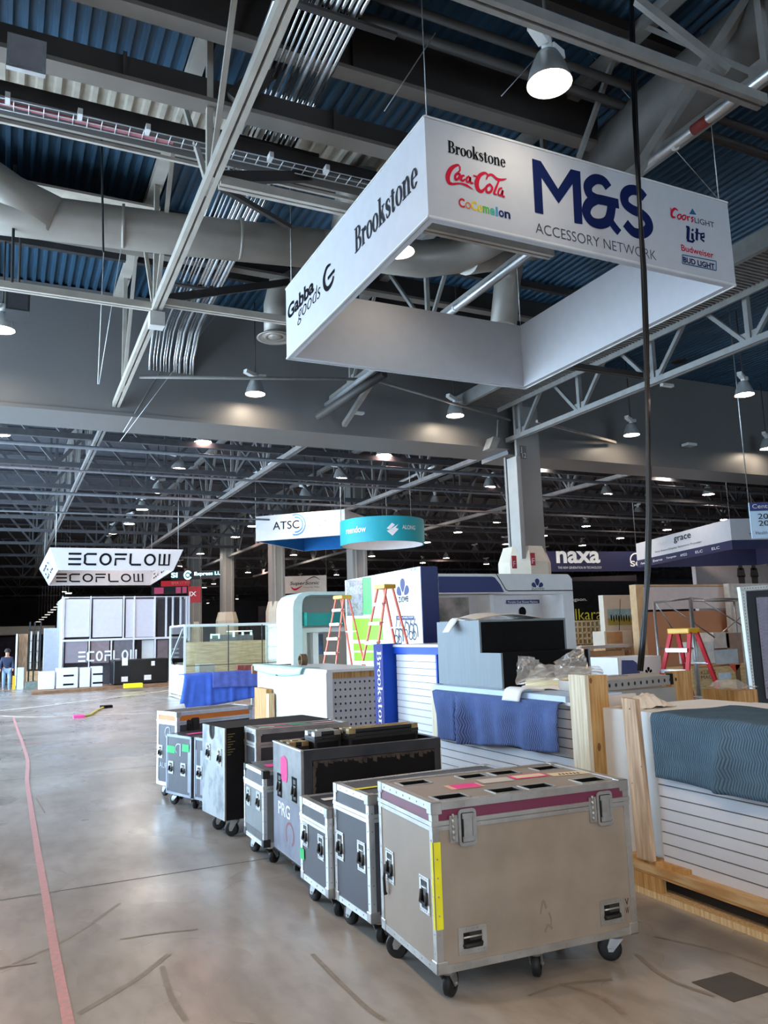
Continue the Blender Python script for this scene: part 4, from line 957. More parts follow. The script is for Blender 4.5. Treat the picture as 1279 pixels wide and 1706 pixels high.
a, c = dd(797, 538), dd(1042, 590); text('Budweiser', red, sg, fr, a[0], a[1], c[0]-a[0], dd(797, 490)[1]-a[1], bold=.015)
mb = MB(); bx = [dd(*p) for p in ((803, 635), (1060, 690), (1060, 620), (803, 570))]
for i in range(4): ribbon(mb, fr, [bx[i], bx[(i+1) % 4]], .012, smooth=False)
mb.build('logo_frame', mat('blue_ink', '#2f5f86'), sg, True)
a, c = dd(812, 627), dd(1050, 672); text('BUD LIGHT', navy, sg, fr, a[0], a[1], c[0]-a[0], dd(812, 584)[1]-a[1], bold=.035)
# left side
frx = FXm(SX0, .004); sxy = lambda px, py: (lambda p: (-p.y, p.z))(P(px, py, X=SX0))
a, c = sxy(592, 424), sxy(697, 310); hB = .37*KS; wl = serif_len('Brookstone', hB)
mb = MB(); serif_word(mb, frx, 'Brookstone', a[0], 5.905, hB, (c[0]-a[0])/wl); mb.build('serif_lettering', mat('charcoal_ink', '#34363c', .8, var=.02, spec=.05), sg, True)
gg = lambda zx, zy: sxy(460+.2189*zx, 250+.2189*zy)
a, c = gg(90, 1285), gg(288, 1085); text('Gabba', ink, sg, frx, a[0], 6.012, c[0]-a[0], .21, bold=.03)
a, c = gg(163, 1300), gg(340, 1130); text('goods', ink, sg, frx, a[0], 5.79, c[0]-a[0], .26, bold=-.012, shear=.25)
mb = MB(); ribbon(mb, frx, [gg(*p) for p in ((415, 870), (385, 900), (365, 980), (372, 1040), (395, 1055), (425, 1010), (438, 960))], [.025, .05, .066, .066, .06, .05, .04]); ribbon(mb, frx, [gg(*p) for p in ((395, 980), (445, 915))], .042); mb.build('round_logo', ink, sg, True)

# ------------------------------------------------------------------ far hanging signs
def eco_word(mb, fr, x, y, h, L):
    u = L/7.3; w = h*.17
    S1 = lambda pts, c=False: ribbon(mb, fr, pts, w, 0, 1, c, False)
    m = w/2
    def at(i): return x+i*u*1.05
    W = u*.86
    for v in (m, h/2, h-m): S1([(at(0), y+v), (at(0)+W, y+v)])
    X = at(1); S1([(X+W, y+h-m), (X+.25*W, y+h-m), (X+.06*W, y+h*.8), (X+m, y+h*.5), (X+.06*W, y+h*.2), (X+.25*W, y+m), (X+W, y+m)])
    X = at(2); arc_ring(mb, fr, X+W/2, y+h/2, W/2, h/2, w, w)
    X = at(3); S1([(X, y+h-m), (X+W, y+h-m)]); S1([(X+W*.9, y+h*.55), (X+m, y+h*.55), (X+m, y)])
    X = at(4); S1([(X+m, y+h), (X+m, y+h*.2), (X+.2*W, y+m), (X+W, y+m)])
    X = at(5); arc_ring(mb, fr, X+W/2, y+h/2, W/2, h/2, w, w)
    X = at(6); S1([(X+m, y+h), (X+m, y+m), (X+W-m, y+m), (X+W-m, y+h)]); S1([(X+W/2, y+m), (X+W/2, y+h)])
eco = thing('hanging_sign', 'white flared hanging sign with wide black lettering at the left', 'hanging sign', (1.4, 30, 4.3))
NT = [V((1.395, 30, 5.10)), V((6.03, 30, 5.10))]; NB = [V((1.70, 30.25, 4.33)), V((5.72, 30.25, 4.33))]
FT = [V((1.39, 38.9, 5.12)), V((6.5, 38.9, 5.12))]; FB = [V((1.80, 38.6, 4.34)), V((6.25, 38.6, 4.34))]
MN = [V((1.45, 30.2, 4.75)), V((6.0, 30.2, 4.75))]
def quadp(a, b, c, d, nm='panel', m=white_fab, par=eco, th=.03):
    mb = MB(); n = (b-a).cross(d-a).normalized(); mb.prism([a, b, c, d], n*-th); return mb.build(nm, m, par, True)
quadp(NB[0], NB[1], NT[1], NT[0]); quadp(FB[1], FB[0], FT[0], FT[1]); quadp(FB[0], NB[0], NT[0], FT[0]); quadp(NB[1], FB[1], FT[1], NT[1])
black_l = mat('black_ink', '#17181c')
mb = MB(); f = frame(NB[0], V((1, 0, 0)), (NT[0]-NB[0]).project(V((0, -.25, .77))), .01)
eco_word(mb, frame((0, 30.25, 4.33), (1, 0, 0), (0, -.25, .77), .012), 2.02, .18, .46, 3.62); mb.build('lettering', black_l, eco, True)
mb = MB(); eco_word(mb, frame((0, 38.57, 4.34), (1, 0, 0), (0, .3, .78), .012), 2.1, .16, .44, 3.9); mb.build('lettering', black_l, eco, True)
d = (NB[1]-FB[1]).normalized(); mb = MB(); eco_word(mb, frame(FB[1]+V((-.04, 0, 0)), d, V((.04, 0, .78)), .012), 1.6, .18, .42, 5.2); mb.build('lettering', black_l, eco, True)
d = (NB[0]-FB[0]).normalized(); mb = MB(); eco_word(mb, frame(FB[0], d, (FT[0]-FB[0]).project(V((-.4, 0, .78))), .012), 1.6, .2, .42, 5.2); mb.build('lettering', black_l, eco, True)
hang_wires(eco, [(1.6, 30.3, 5.0), (5.9, 30.3, 5.0), (1.6, 38.8, 5.0), (6.3, 38.8, 5.0)], 8.6, .012)

at_ = thing('hanging_sign', 'white square hanging sign with an arc logo and blue inside', 'hanging sign', (9, 29, 5.4))
a, b = P(426, 902, Z=5.4), P(575, 891, Z=5.4); hz = P(426, 860, X=a.x).z
dr = (b-a).normalized(); pr = V((-dr.y, dr.x, 0))
if pr.y < 0: pr = -pr
cs = [a, b, b+pr*4.4, a+pr*4.4]; at_blue = mat('royal_blue_fabric', '#1f6fb8', .7, var=.05, spec=.2); z1 = 5.4+(902-860)/1318*(a-EYE).length*.98
for i in range(4):
    p, q2 = cs[i], cs[(i+1) % 4]; n = V((q2.y-p.y, -(q2.x-p.x), 0)).normalized(); h = V((0, 0, z1-5.4))
    mb = MB(); mb.poly([p, q2, q2+h, p+h], 0); p2, q3 = p-n*.08, q2-n*.08; mb.poly([q3, p2, p2+h, q3+h], 1); mb.poly([p, p2, q3, q2], 0); mb.poly([p+h, q2+h, q3+h, p2+h], 0); mb.build('panel', [white_fab, at_blue], at_, True)
f = frame(a, dr, (0, 0, 1), .012); LA = (b-a).length; H = z1-5.4
text('ATSC', ink, at_, f, LA*.20, H*.40, LA*.30, H*.32, bold=.0)
mb = MB(); arc_ring(mb, f, LA*.46, H*.55, H*.43, H*.43, .05, .05, -110, 110); arc_ring(mb, f, LA*.46, H*.55, H*.32, H*.32, .05, .05, -100, 100); mb.build('arc_logo', mat('mid_blue_ink', '#3f6fb8', .6), at_, True)
text('The Broadcast\nStandards\nAssociation', mat('grey_ink', '#4a4c58'), at_, f, LA*.60, H*.42, LA*.20, H*.24)
hang_wires(at_, [(p.x, p.y, z1) for p in cs], 8.6, .01)
# round teal sign
rg = thing('hanging_sign', 'round teal hanging sign with white lettering and a diamond mark', 'hanging sign', tuple(P(637, 912, D=27)))
c = P(637, 908, D=27); rr, hh = 1.44, .80; mb = MB(); n = 40
for k, (r_, mi) in enumerate(((rr, 0), (rr-.05, 1))):
    vs = [V((c.x+r_*math.cos(2*math.pi*i/n), c.y+r_*math.sin(2*math.pi*i/n), z)) for z in (c.z-.02, c.z+hh) for i in range(n)]
    mb.add(vs, [((i, (i+1) % n, n+(i+1) % n, n+i) if k == 0 else (n+i, n+(i+1) % n, (i+1) % n, i)) for i in range(n)], mi, True)
mb.build('fabric_ring', [teal, white_fab], rg, True)
def cyl_text(s, ang, wd, z, h, m, bold=0.):
    ca = math.atan2(-c.y, -c.x)+R(ang)
    def f(u, v, k=0): t = ca+(u/rr); return V((c.x+(rr+.012)*math.cos(t), c.y+(rr+.012)*math.sin(t), z+v))
    return text(s, m, rg, f, -wd/2, 0, wd, h, bold=bold)
wi = mat('white_ink', '#eef0f2')
cyl_text('reendow', -38, .85, c.z+.30, .22, wi, .01); cyl_text('ALONG', 38, .55, c.z+.36, .14, wi, .02)
ca = math.atan2(-c.y, -c.x)+R(14); mb = MB()
f = lambda u, v, k=0: V((c.x+(rr+.012)*math.cos(ca+u/rr), c.y+(rr+.012)*math.sin(ca+u/rr), c.z+v))
for pts in ([(-.2, .38), (-.02, .56), (.08, .5), (-.1, .34)], [(-.2, .3), (-.02, .14), (.2, .36), (.1, .4)], [(-.1, .34), (.2, .52), (.06, .36)]): mb.poly([f(*p) for p in pts])
mb.build('diamond_logo', wi, rg, True)
hang_wires(rg, [(c.x+rr*math.cos(t), c.y+rr*math.sin(t), c.z+hh) for t in (1, 3, 5)], 8.6, .01)
# supersonic
def flat_sign(name, lab, D, x0, y0, x1, y1, face, yaw_to=1., cat='hanging sign', th=.15, wires=True):
    a, b = P(x0, y1, D=D), P(x1, y1, D=D*yaw_to); t = P(x0, y0, D=D); b.z = a.z
    r = thing(name, lab, cat, tuple(a)); d = (b-a).normalized(); n = V((d.y, -d.x, 0)); L = (b-a).length; H = t.z-a.z
    mb = MB(); mb.prism([a, b, b+V((0, 0, H)), a+V((0, 0, H))], -n*th); mb.build('panel', face, r, True)
    if wires: hang_wires(r, [(a.x, a.y, t.z), (b.x, b.y, t.z)], 8.6, .01)
    return r, frame(a, d, (0, 0, 1), .012), L, H
r, f, L, H = flat_sign('hanging_sign', 'cream box sign with a red swoosh over dark lettering', 42, 474, 960, 544, 989, mat('cream_sign', '#cfc7bb', .6, var=.04))
text('SuperSonic', ink, r, f, L*.13, H*.42, L*.70, H*.26, bold=.005, shear=.2); text('Come On, Relax', mat('grey_ink', '#4a4c58'), r, f, L*.45, H*.28, L*.38, H*.09)
mb = MB(); ribbon(mb, f, [(L*.15, H*.38), (L*.25, H*.22), (L*.42, H*.42)], [.02, .12, .02]); mb.build('swoosh', red, r, True)
mb = MB(); ribbon(mb, f, [(L*.5, H*.7), (L*.7, H*.92), (L*.85, H*.74)], [.02, .06, .01]); mb.build('arch_mark', mat('dark_red_ink', '#5b2b33', .6), r, True)
# naxa: long navy banner
r, f, L, H = flat_sign('hanging_sign', 'long navy banner with bold white lettering behind the tall white column guard', 36, 905, 918, 1085, 952, mat('navy_banner', '#22254a', .6, var=.06), 1.05, th=.3)
text('naxa', wi, r, f, L*.12, H*.40, L*.40, H*.62, bold=.03); text('THE NEW GENERATION IN TECHNOLOGY', wi, r, f, L*.13, H*.12, L*.40, H*.12)
mb = MB(); arc_ring(mb, f, L*.86, H*.55, .35, .35, .06, .06, 60, 190); mb.build('arc_mark', wi, r, True); text('SC', wi, r, f, L*.80, H*.22, L*.12, H*.3, bold=.03)
# sonic grace sign: white top, navy lower band, corner at right
so = thing('hanging_sign', 'white hanging sign with a navy lower band at the right', 'hanging sign', tuple(P(1218, 915, Z=4.2)))
A0, B0 = P(1062, 946, Z=4.05), P(1220, 915, Z=4.05); dr = (B0-A0).normalized(); pr = V((-dr.y, dr.x, 0)); pr = pr if pr.x > 0 else -pr
Hs = .98; cs = [A0, B0, B0+pr*5.2, A0+pr*5.2]; nv = mat('navy_banner', '#22254a')
for i in range(4):
    p, q2 = cs[i], cs[(i+1) % 4]; mb = MB(); h = V((0, 0, Hs)); hb = V((0, 0, Hs*.30)); n = V((q2.y-p.y, -(q2.x-p.x), 0)).normalized(); p2, q3 = p-n*.08, q2-n*.08
    mb.poly([p+hb, q2+hb, q2+h, p+h], 0); mb.poly([p, q2, q2+hb, p+hb], 1); mb.poly([q3, p2, p2+h, q3+h], 1); mb.poly([p, p2, q3, q2], 1); mb.poly([p+h, q2+h, q3+h, p2+h], 0)
    mb.build('panel', [white_fab, nv], so, True)
LA = (B0-A0).length; f = frame(A0, dr, (0, 0, 1), .012)
text('Sonic', mat('pale_grey_ink', '#c9c6c4', .7, var=.02), so, f, LA*.27, Hs*.66, LA*.17, Hs*.2); text('grace', ink, so, f, LA*.46, Hs*.62, LA*.18, Hs*.24, bold=.012)
text('First Smart Display Solutions Provider', mat('grey_ink', '#4a4c58'), so, f, LA*.24, Hs*.42, LA*.5, Hs*.09)
for i, s in enumerate(('Panasonic', 'Evervo', 'Tsengwen', 'AMZO', 'ELC', 'ELC')): text(s, wi, so, f, LA*(.05+.155*i), Hs*.10, LA*(.11 if i < 3 else .07), Hs*.09)
f = frame(B0, pr, (0, 0, 1), .012); text('The Sound of Tomorrow', mat('grey_ink', '#4a4c58'), so, f, .6, Hs*.42, 1.6, Hs*.1)
hang_wires(so, [(p.x, p.y, p.z+Hs) for p in cs], 8.7, .01)
# central hall sign
r, f, L, H = flat_sign('hanging_sign', 'pale blue aisle sign with Central heading cut by the right edge', 15, 1253, 836, 1330, 897, mat('pale_blue_sign', '#cfe3f4', .5, var=.02), 1.0, th=.03)
mb = MB(); rect(mb, f, 0, H*.76, L, H, k=.002); mb.build('heading_band', mat('violet_navy_band', '#30346e', .5, var=.03), r, True)
f3 = lambda u, v, k=0: f(u, v, k+.005)
text('Central Hall', wi, r, f3, L*.06, H*.83, L*.80, H*.12); text('20100-\n20899', ink, r, f3, L*.16, H*.34, L*.66, H*.34); text('Health / Wellness', mat('grey_ink', '#4a4c58'), r, f3, L*.08, H*.10, L*.7, H*.09)

# ------------------------------------------------------------------ the ZUOWEI booth
zb_ = thing('exhibition_booth', 'white and navy booth with petal logos, behind the grey kiosk', 'exhibition booth', (7, 13, 0))
zw = mat('booth_white', '#eceded', .45, var=.02); zn = mat('booth_navy', '#27306b', .45, var=.03)
XZ, YZ, ZZ = 6.99, 13.0, 2.965
mb = MB(); mb.box(XZ, XZ+.36, YZ+.02, 16.65, 0, ZZ); mb.build('side_wall', zw, zb_, True)
MB().box(XZ+.005, XZ+.36, YZ, YZ+.02, 0, ZZ).build('navy_end', zn, zb_, True)
f = FXm(XZ, .003); zx = lambda px, py: (lambda p: (-p.y, p.z))(P(px, py, X=XZ))
def qx(nm, m, x0, y0, x1, y1, k=0., lab=None):
    a, c = zx(x0, y1), zx(x1, y0); d_, e_ = zx(x0, y0), zx(x1, y1); mb = MB(); mb.poly([f(a[0], a[1], k), f(c[0], e_[1], k), f(c[0], c[1], k), f(a[0], d_[1], k)]); o = mb.build(nm, m, zb_, True)
    if lab: o['label'] = lab
def collage(name):
    m = bpy.data.materials.new(name); m.use_nodes = True; nt = m.node_tree; b = nt.nodes['Principled BSDF']
    tc = nd(nt, 'ShaderNodeTexCoord'); mp = nd(nt, 'ShaderNodeMapping'); mp.inputs['Scale'].default_value = (4, 4, 5.2)
    v = nd(nt, 'ShaderNodeTexVoronoi'); v.inputs['Randomness'].default_value = .15; v.inputs['Scale'].default_value = 1.
    nt.links.new(tc.outputs['Object'], mp.inputs[0]); nt.links.new(mp.outputs[0], v.inputs['Vector'])
    v2 = nd(nt, 'ShaderNodeTexVoronoi'); v2.inputs['Scale'].default_value = 4.5; nt.links.new(mp.outputs[0], v2.inputs['Vector'])
    mx = nd(nt, 'ShaderNodeMixRGB'); mx.inputs[0].default_value = .5; nt.links.new(v.outputs['Color'], mx.inputs[1]); nt.links.new(v2.outputs['Color'], mx.inputs[2])
    hs = nd(nt, 'ShaderNodeHueSaturation'); hs.inputs['Saturation'].default_value = .25; hs.inputs['Value'].default_value = .5; nt.links.new(mx.outputs[0], hs.inputs['Color']); nt.links.new(hs.outputs[0], b.inputs['Base Color'])
    MATS[name] = m; return m
coll = collage('photo_collage')
lime = mat('lime_green_print', '#8fd42a', .5, var=.03); mint = mat('mint_green_print', '#5fcf6a', .5, var=.03)
qx('photo_collage', coll, 578, 966, 604, 1026); qx('green_panel', mint, 605, 962, 618, 1024)
qx('lime_panel', lime, 588, 1030, 637, 1066); qx('lime_panel', lime, 589, 1072, 637, 1084); qx('lime_panel', lime, 590, 1087, 637, 1101); qx('shelf_edge', zw, 587, 1026, 640, 1029, .004)
def petals(mb, fr, x, y, s):
    for ang, l in ((90, 1.), (35, .85), (145, .85)):
        ca, sa = math.cos(R(ang)), math.sin(R(ang)); pts = []
        for i in range(18):
            t = 2*math.pi*i/18; u = .62+.38*math.cos(t); w = .36*math.sin(t)*(u**.6)
            pts.append((x+s*l*(u*ca-w*sa), y+s*l*(u*sa+w*ca)))
        mb.poly([fr(*p) for p in pts])
mb = MB(); c0 = zx(671, 990); petals(mb, f, c0[0], c0[1]-.05, .36); mb.build('petal_logo', zn, zb_, True)
a, c = zx(664, 1004), zx(680, 995); text('ZUOWEI', ink, zb_, f, a[0], a[1], c[0]-a[0], .11, bold=.025)
a, c = zx(684, 952), zx(695, 946); text('NO. 50415', mat('grey_ink', '#4a4c58'), zb_, f, a[0], a[1], c[0]-a[0], .06)
qx('caption_band', zn, 660, 1026, 690, 1033, .001); a, c = zx(663, 1032), zx(689, 1027); text('Portable Mobility Scooter', wi, zb_, lambda u, v, k=0: f(u, v, k+.004), a[0], a[1], c[0]-a[0], .05)
mb = MB()                                    # printed pictures of scooters and chairs
for px, py, s in ((660, 1055, .3), (666, 1056, .28), (676, 1045, .16), (684, 1048, .22), (690, 1048, .2)):
    x, y = zx(px, py); arc_ring(mb, f, x, y-.12, .09, .09, .03, .03); ribbon(mb, f, [(x-.08, y-.1), (x, y+.1), (x+.06, y+s)], .03); ribbon(mb, f, [(x, y+.1), (x+.12, y+.05), (x+.14, y-.15)], .04)
mb.build('scooter_picture', mat('grey_blue_ink', '#4b5568', .6), zb_, True)
# fascia and posts
mb = MB(); fr = FY(YZ, 0)
zt0, zb0 = 2.83, 2.43; pts = [(7.36, zt0), (7.36, zb0+.02), (8.75, zb0+.02), (8.9, zb0-.0), (10.5, zb0), (10.5, zt0-.1), (10.42, zt0-.01), (10.38, zt0)]
mb.prism([V((x, YZ, z)) for x, z in pts], (0, .4, 0)); mb.build('fascia', zw, zb_, True)
mb = MB(); g_ = FY(YZ, .004); mb.poly([g_(7.36, 2.47), g_(8.82, 2.47), g_(8.74, 2.62), g_(8.62, 2.76), g_(8.56, 2.775), g_(7.36, 2.775)]); mb.build('navy_band', zn, zb_, True)
mb = MB(); ribbon(mb, g_, [(8.66, 2.83), (8.76, 2.68), (8.86, 2.52), (8.92, 2.495), (10.5, 2.495)], .018, smooth=False); mb.build('seam_line', ink, zb_, True)
c0 = P(895, 978, Y=YZ); mb = MB(); petals(mb, g_, c0.x, c0.z-.02, .19); mb.build('petal_logo', zn, zb_, True); tY('ZUOWEI', ink, zb_, YZ, 885, 983, 906, 979)
MB().box(10.24, 10.5, YZ, YZ+.8, 0, 2.44).build('post', zw, zb_, True)
MB().box(7.36, 10.24, YZ+.7, YZ+.8, 0, 2.46).build('back_wall', mat('booth_grey', '#e0e1e4', .5, var=.03), zb_, True)
MB().box(8.62, 8.70, YZ+.2, YZ+.7, 0, 2.44).build('divider', zw, zb_, True)
YB2 = YZ+.69
mb = MB(); qY(mb, YB2, 731, 995, 780, 1035); mb.build('picture_wall', collage('plant_picture') if False else mat('mural_print', '#b9aaa4', .6, col2='#6d6f66', scale=2.6, detail=8, lo=.35, hi=.62), zb_, True)
mb = MB(); a = P(843, 1006, Y=YB2); c = P(898, 999, Y=YB2); rect(mb, FY(YB2, .004), a.x, a.z, c.x, c.z); mb.build('caption_band', zn, zb_, True); tY('Portable Dust Shower Machine', wi, zb_, YB2-.01, 846, 1005, 895, 1000.5)
mb = MB(); f5 = FY(YB2, .005); c0 = P(917, 1013, Y=YB2); arc_ring(mb, f5, c0.x, c0.z, .2, .22, .025, .025); ribbon(mb, f5, [(c0.x-.1, c0.z+.05), (c0.x+.05, c0.z-.1), (c0.x+.1, c0.z+.2)], .03); mb.build('machine_picture', mat('pale_grey_ink2', '#aeb3bb', .6), zb_, True)
mb = MB(); c0 = P(870, 1019, Y=YB2); ell(mb, f5, c0.x, c0.z, .09, .10); mb.build('seat_picture', ink, zb_, True)

# ------------------------------------------------------------------ step ladders
red_f = mat('red_fibreglass', '#c9303c', .45, var=.1); org_f = mat('orange_fibreglass', '#e8694a', .45, var=.1); yel_p = mat('yellow_plastic', '#e6b22c', .4, var=.06)
def step_ladder(lab, loc, rz, h, steps, m, w0=.52, w1=.30, spread=.95, name='step_ladder', rw=.03, rd=.06):
    t = thing(name, lab, 'step ladder', loc, rz, 'fibreglass step ladders')
    pt = lambda s, f, z: V((s*(w0+(w1-w0)*z/h)/2, f*(spread*(1-z/h)/2+.05), z))
    for f, nm in ((-1, 'front_rail'), (1, 'rear_rail')):
        for s in (-1, 1): MB().bar(pt(s, f, 0), pt(s, f, h-.06), rw, rd, up=(1, 0, 0)).build(nm, m, t)
    for i in range(1, steps+1):
        z = h*i/(steps+1); mb = MB(); a, b = pt(-1, -1, z), pt(1, -1, z); mb.box(a.x, b.x, a.y-.04, a.y+.05, z-.012, z+.012); mb.box(a.x, b.x, a.y-.045, a.y-.035, z-.04, z+.012); mb.build('step', alu, t)
    for i in (1, 3, 5):
        z = h*i/7; MB().bar(pt(-1, 1, z), pt(1, 1, z), .03, .02).build('rear_brace', alu, t)
    for s in (-1, 1): MB().bar(pt(s, -1, h*.45), pt(s, 1, h*.45), .02, .005).build('spreader', alu, t)
    mb = MB(); mb.box(-w1/2-.03, w1/2+.03, -.12, .12, h-.075, h); mb.build('top_cap', yel_p, t, bevel=.012)
    for f in (-1, 1):
        for s in (-1, 1): p = pt(s, f, 0); MB().box(p.x-.03, p.x+.03, p.y-.045, p.y+.045, 0, .05).build('foot', rubber, t)
    return t
p = P(1138, 1050, D=11); step_ladder('red step ladder with a yellow top standing before the tan partition on the right', (p.x, p.y, 0), R(-84), 1.69, 5, red_f, spread=1.15, w0=.62)
p = P(641, 974, D=13.6); step_ladder('taller orange step ladder in front of the white wall with petal logo', (p.x, p.y, 0), R(-82), p.z, 7, org_f, .55, .26, 1.25, rw=.022, rd=.045)
p = P(570, 992, D=16); step_ladder('slimmer orange step ladder left of the green panels', (p.x, p.y, 0), R(-80), p.z, 8, org_f, .62, .28, 1.05, rw=.02, rd=.04)
p = P(797, 985, Y=14.6); step_ladder('ladder half hidden inside the white booth, its legs seen under the navy fascia', (p.x, p.y, 0), R(-40), 2.42, 6, red_f, .55, .3, 1.1)
# ------------------------------------------------------------------ steelwork under the roof
st_grey = mat('grey_steel_paint', '#8d8a86', .5, .2, var=.1); st_pale = mat('pale_steel_paint', '#bdb6ab', .5, .2, var=.1, scale=3)
st_dark = mat('dark_steel_paint', '#3b3735', .6, .1, var=.12, scale=2); st_black = mat('black_steel_paint', '#222326', .7, var=.2)
duct_m = mat('duct_sheet', '#a49d94', .45, .35, var=.08, scale=2)
def channel_pair(mb, p, q, w=.05, h=.12, gap=.03, mi=0, up=(0, 0, 1)):
    p, q = V(p), V(q); d = (q-p).normalized(); s = d.cross(V(up)).normalized()
    for k in (-1, 1): mb.bar(p+s*k*(gap/2+w/2), q+s*k*(gap/2+w/2), w, h, mi, up)
def long_truss(lab, X, y0, y1, zf, ztop, m, pitch=3.43, web=.07, first=None, name='roof_truss', chord=.11):
    t = thing(name, lab, 'roof truss', (X, y0, zf(y0)))
    mb = MB(); channel_pair(mb, (X, y0, zf(y0)), (X, y1, zf(y1)), .055, chord); mb.build('bottom_chord', m, t, True)
    MB().box(X-.09, X+.09, y0, y1, ztop-.14, ztop).build('top_chord', m, t, True)
    y = first if first is not None else y0+.5
    while y < y1-.2:
        mb = MB(); z = zf(y)
        mb.bar((X, y, z), (X, y, ztop-.1), web, web, up=(1, 0, 0)); mb.build('post', m, t, True)
        for s in (-1, 1):
            if y0 < y+s*pitch*.45 < y1: MB().bar((X, y+s*.05, z), (X, y+s*pitch*.42, ztop-.1), web*.8, web*.8, up=(1, 0, 0)).build('diagonal', m, t, True)
        MB().box(X-.012, X+.012, y-.2, y+.2, z-.04, z+.2).build('gusset', m, t, True)
        y += pitch
    return t
long_truss('pale lattice truss running overhead at the left, ending on the cross wall', 1.87, 3.2, YB-.02, lambda y: 6.41+(YB-y)*.036, DECK-.02, st_pale, first=4.6)
long_truss('lattice truss above the middle of the large white sign', 6.5, 3.2, YB-.02, lambda y: 7.0, DECK-.02, st_grey, first=4.6)
rt = long_truss('grey lattice truss meeting the wide column at the right', 11.2, 3.6, YB-.02, lambda y: 6.40, 7.45, mat('mid_grey_steel', '#8f8e8c', .5, .2, var=.08), pitch=2.2, first=4.4, web=.09)
cw = thing('catwalk', 'slatted catwalk beside the right-hand truss, behind the large white sign', 'catwalk', (10.4, 10, 7.2))
mb = MB()
for i in range(150): mb.box(9.75, 10.95, 3.7+i*.082, 3.73+i*.082, 7.2, 7.24)
for x in (9.75, 10.93): mb.box(x, x+.04, 3.6, YB-.02, 7.1, 7.26)
mb.build('grating', st_grey, cw, True)
MB().box(9.66, 9.75, 3.6, YB-.02, 7.04, 7.34).build('side_channel', mat('mid_grey_steel', '#8f8e8c'), cw, True)
for z in (7.6, 8.0): MB().cyl((10.96, 3.6, z), (10.96, YB-.02, z), .025, 6).build('rail', st_grey, cw, True)
for (x0, x1, y, z, m, lab) in ((-2, 1.8, 11.42, 6.62, st_pale, 'pale strut crossing to the left truss just under the duct'), (1.95, 6.4, 11.2, 6.62, st_pale, 'pale strut crossing between the trusses behind the large sign'),
                               (1.95, 6.4, 7.9, 6.66, st_pale, 'pale strut crossing between the trusses at the left of the large sign'), (1.95, 6.4, 4.62, 6.68, st_grey, 'grey strut overhead in front of the large white sign'),
                               (6.2, 11.2, 11.3, 6.6, st_dark, 'dark strut crossing to the catwalk behind the large sign')):
    t = thing('steel_strut', lab, 'steel strut', ((x0+x1)/2, y, z)); mb = MB(); channel_pair(mb, (x0, y, z), (x1, y, z), .05, .10); mb.build('angle_pair', m, t, True)
t = thing('thin_strut', 'thin strut with a branch running along the cross wall', 'pipe', (5, 15.2, 6.5))  # thin strut along the cross wall, drawn as round tubes
a, b, c = P(232, 628, Z=6.5), P(618, 632, Y=14.4), P(850, 700, Y=15.6)
MB().tube([a, b], .03, 6).build('pipe', st_grey, t, True); MB().tube([b, c], .03, 6).build('strut_branch', st_grey, t, True)
# diagonal braces
for (p, q_, r, m, lab) in (((6.9, 4.6, 8.5), (6.15, 6.1, 6.68), .05, st_grey, 'diagonal brace over the right end of the large white sign'),
                           ((1.9, 7.9, 6.7), (4.6, 9.9, 8.5), .06, st_dark, 'dark diagonal brace below the bundle of conduits'), ((1.9, 11.3, 6.7), (4.8, 13.4, 8.4), .06, st_dark, 'dark diagonal brace in front of the cross wall at the left'),
                           ((1.9, 8.0, 6.7), (3.4, 9.8, 7.4), .03, st_dark, 'thin dark brace hanging under the duct'), ((2.1, 7.85, 7.62), (2.9, 7.6, 8.6), .09, st_dark, 'short thick brace over the dark girder'),
                           ((11.0, 14.5, 6.5), (14.6, 15.9, 6.6), .03, st_grey, 'thin brace from the right truss to the cross wall')):
    t = thing('steel_brace', lab, 'brace', p); MB().bar(p, q_, r*2, r*2).build('angle_bar', m, t, True)
p, q_ = P(1060, 0, Z=7.6), P(1212, 118, Z=6.8); t = thing('steel_brace', 'pale diagonal brace near the top right corner', 'brace', tuple(p)); MB().bar(p, q_, .07, .07).build('angle_bar', st_grey, t, True)
for a, b, lab in (((1205, 140), (940, 310), 'thin sprinkler line behind the chrome pipe'),): 
    p, q_ = P(*a, Z=8), P(*b, Z=8); t = thing('sprinkler_pipe', lab, 'pipe', tuple(p)); MB().cyl(p, q_, .02, 6).build('pipe', st_grey, t, True)
# dark girders across
def girder(lab, Y, z0, z1, x0, x1, fl=.32, m=st_dark):
    t = thing('roof_girder', lab, 'girder', ((x0+x1)/2, Y, z0))
    MB().box(x0, x1, Y-.02, Y+.02, z0+.05, z1).build('web', m, t, True)
    MB().box(x0, x1, Y-fl/2, Y+fl/2, z0, z0+.05).build('flange', mat('girder_flange', '#7f7770', .4, .2, var=.08, scale=2), t, True)
    for i in range(int((x1-x0)/2.4)): x = x0+1.1+i*2.4; MB().box(x-.02, x+.02, Y-fl/2+.03, Y+fl/2-.03, z0+.05, z1).build('stiffener', m, t, True)
    return t
girder('dark deep girder crossing overhead at the left, above the cable tray', 8.02, 7.6, 7.95, -4.95, 9.6, .24)
girder('dark girder crossing overhead in the top left corner', 7.40, 8.0, DECK, -4.95, 6.9, .2)
girder('dark girder high above the back edge of the large white sign', 13.2, 8.3, DECK, -4.95, 11, .2)
girder('dark girder overhead nearest the camera', 4.2, 7.6, DECK, -4.95, 9.6, .3)
for i, (y, z) in enumerate(((6.55, 8.3), (6.75, 8.2), (6.95, 8.35))):
    t = thing('dark_pipe', ('lowest', 'middle', 'highest')[[1, 0, 2][i]]+' of three dark pipes crossing above the large white sign', 'pipe', (4, y, z)); MB().cyl((2.2, y, z), (16, y+.1, z), .05, 8).build('pipe', st_dark, t, True)
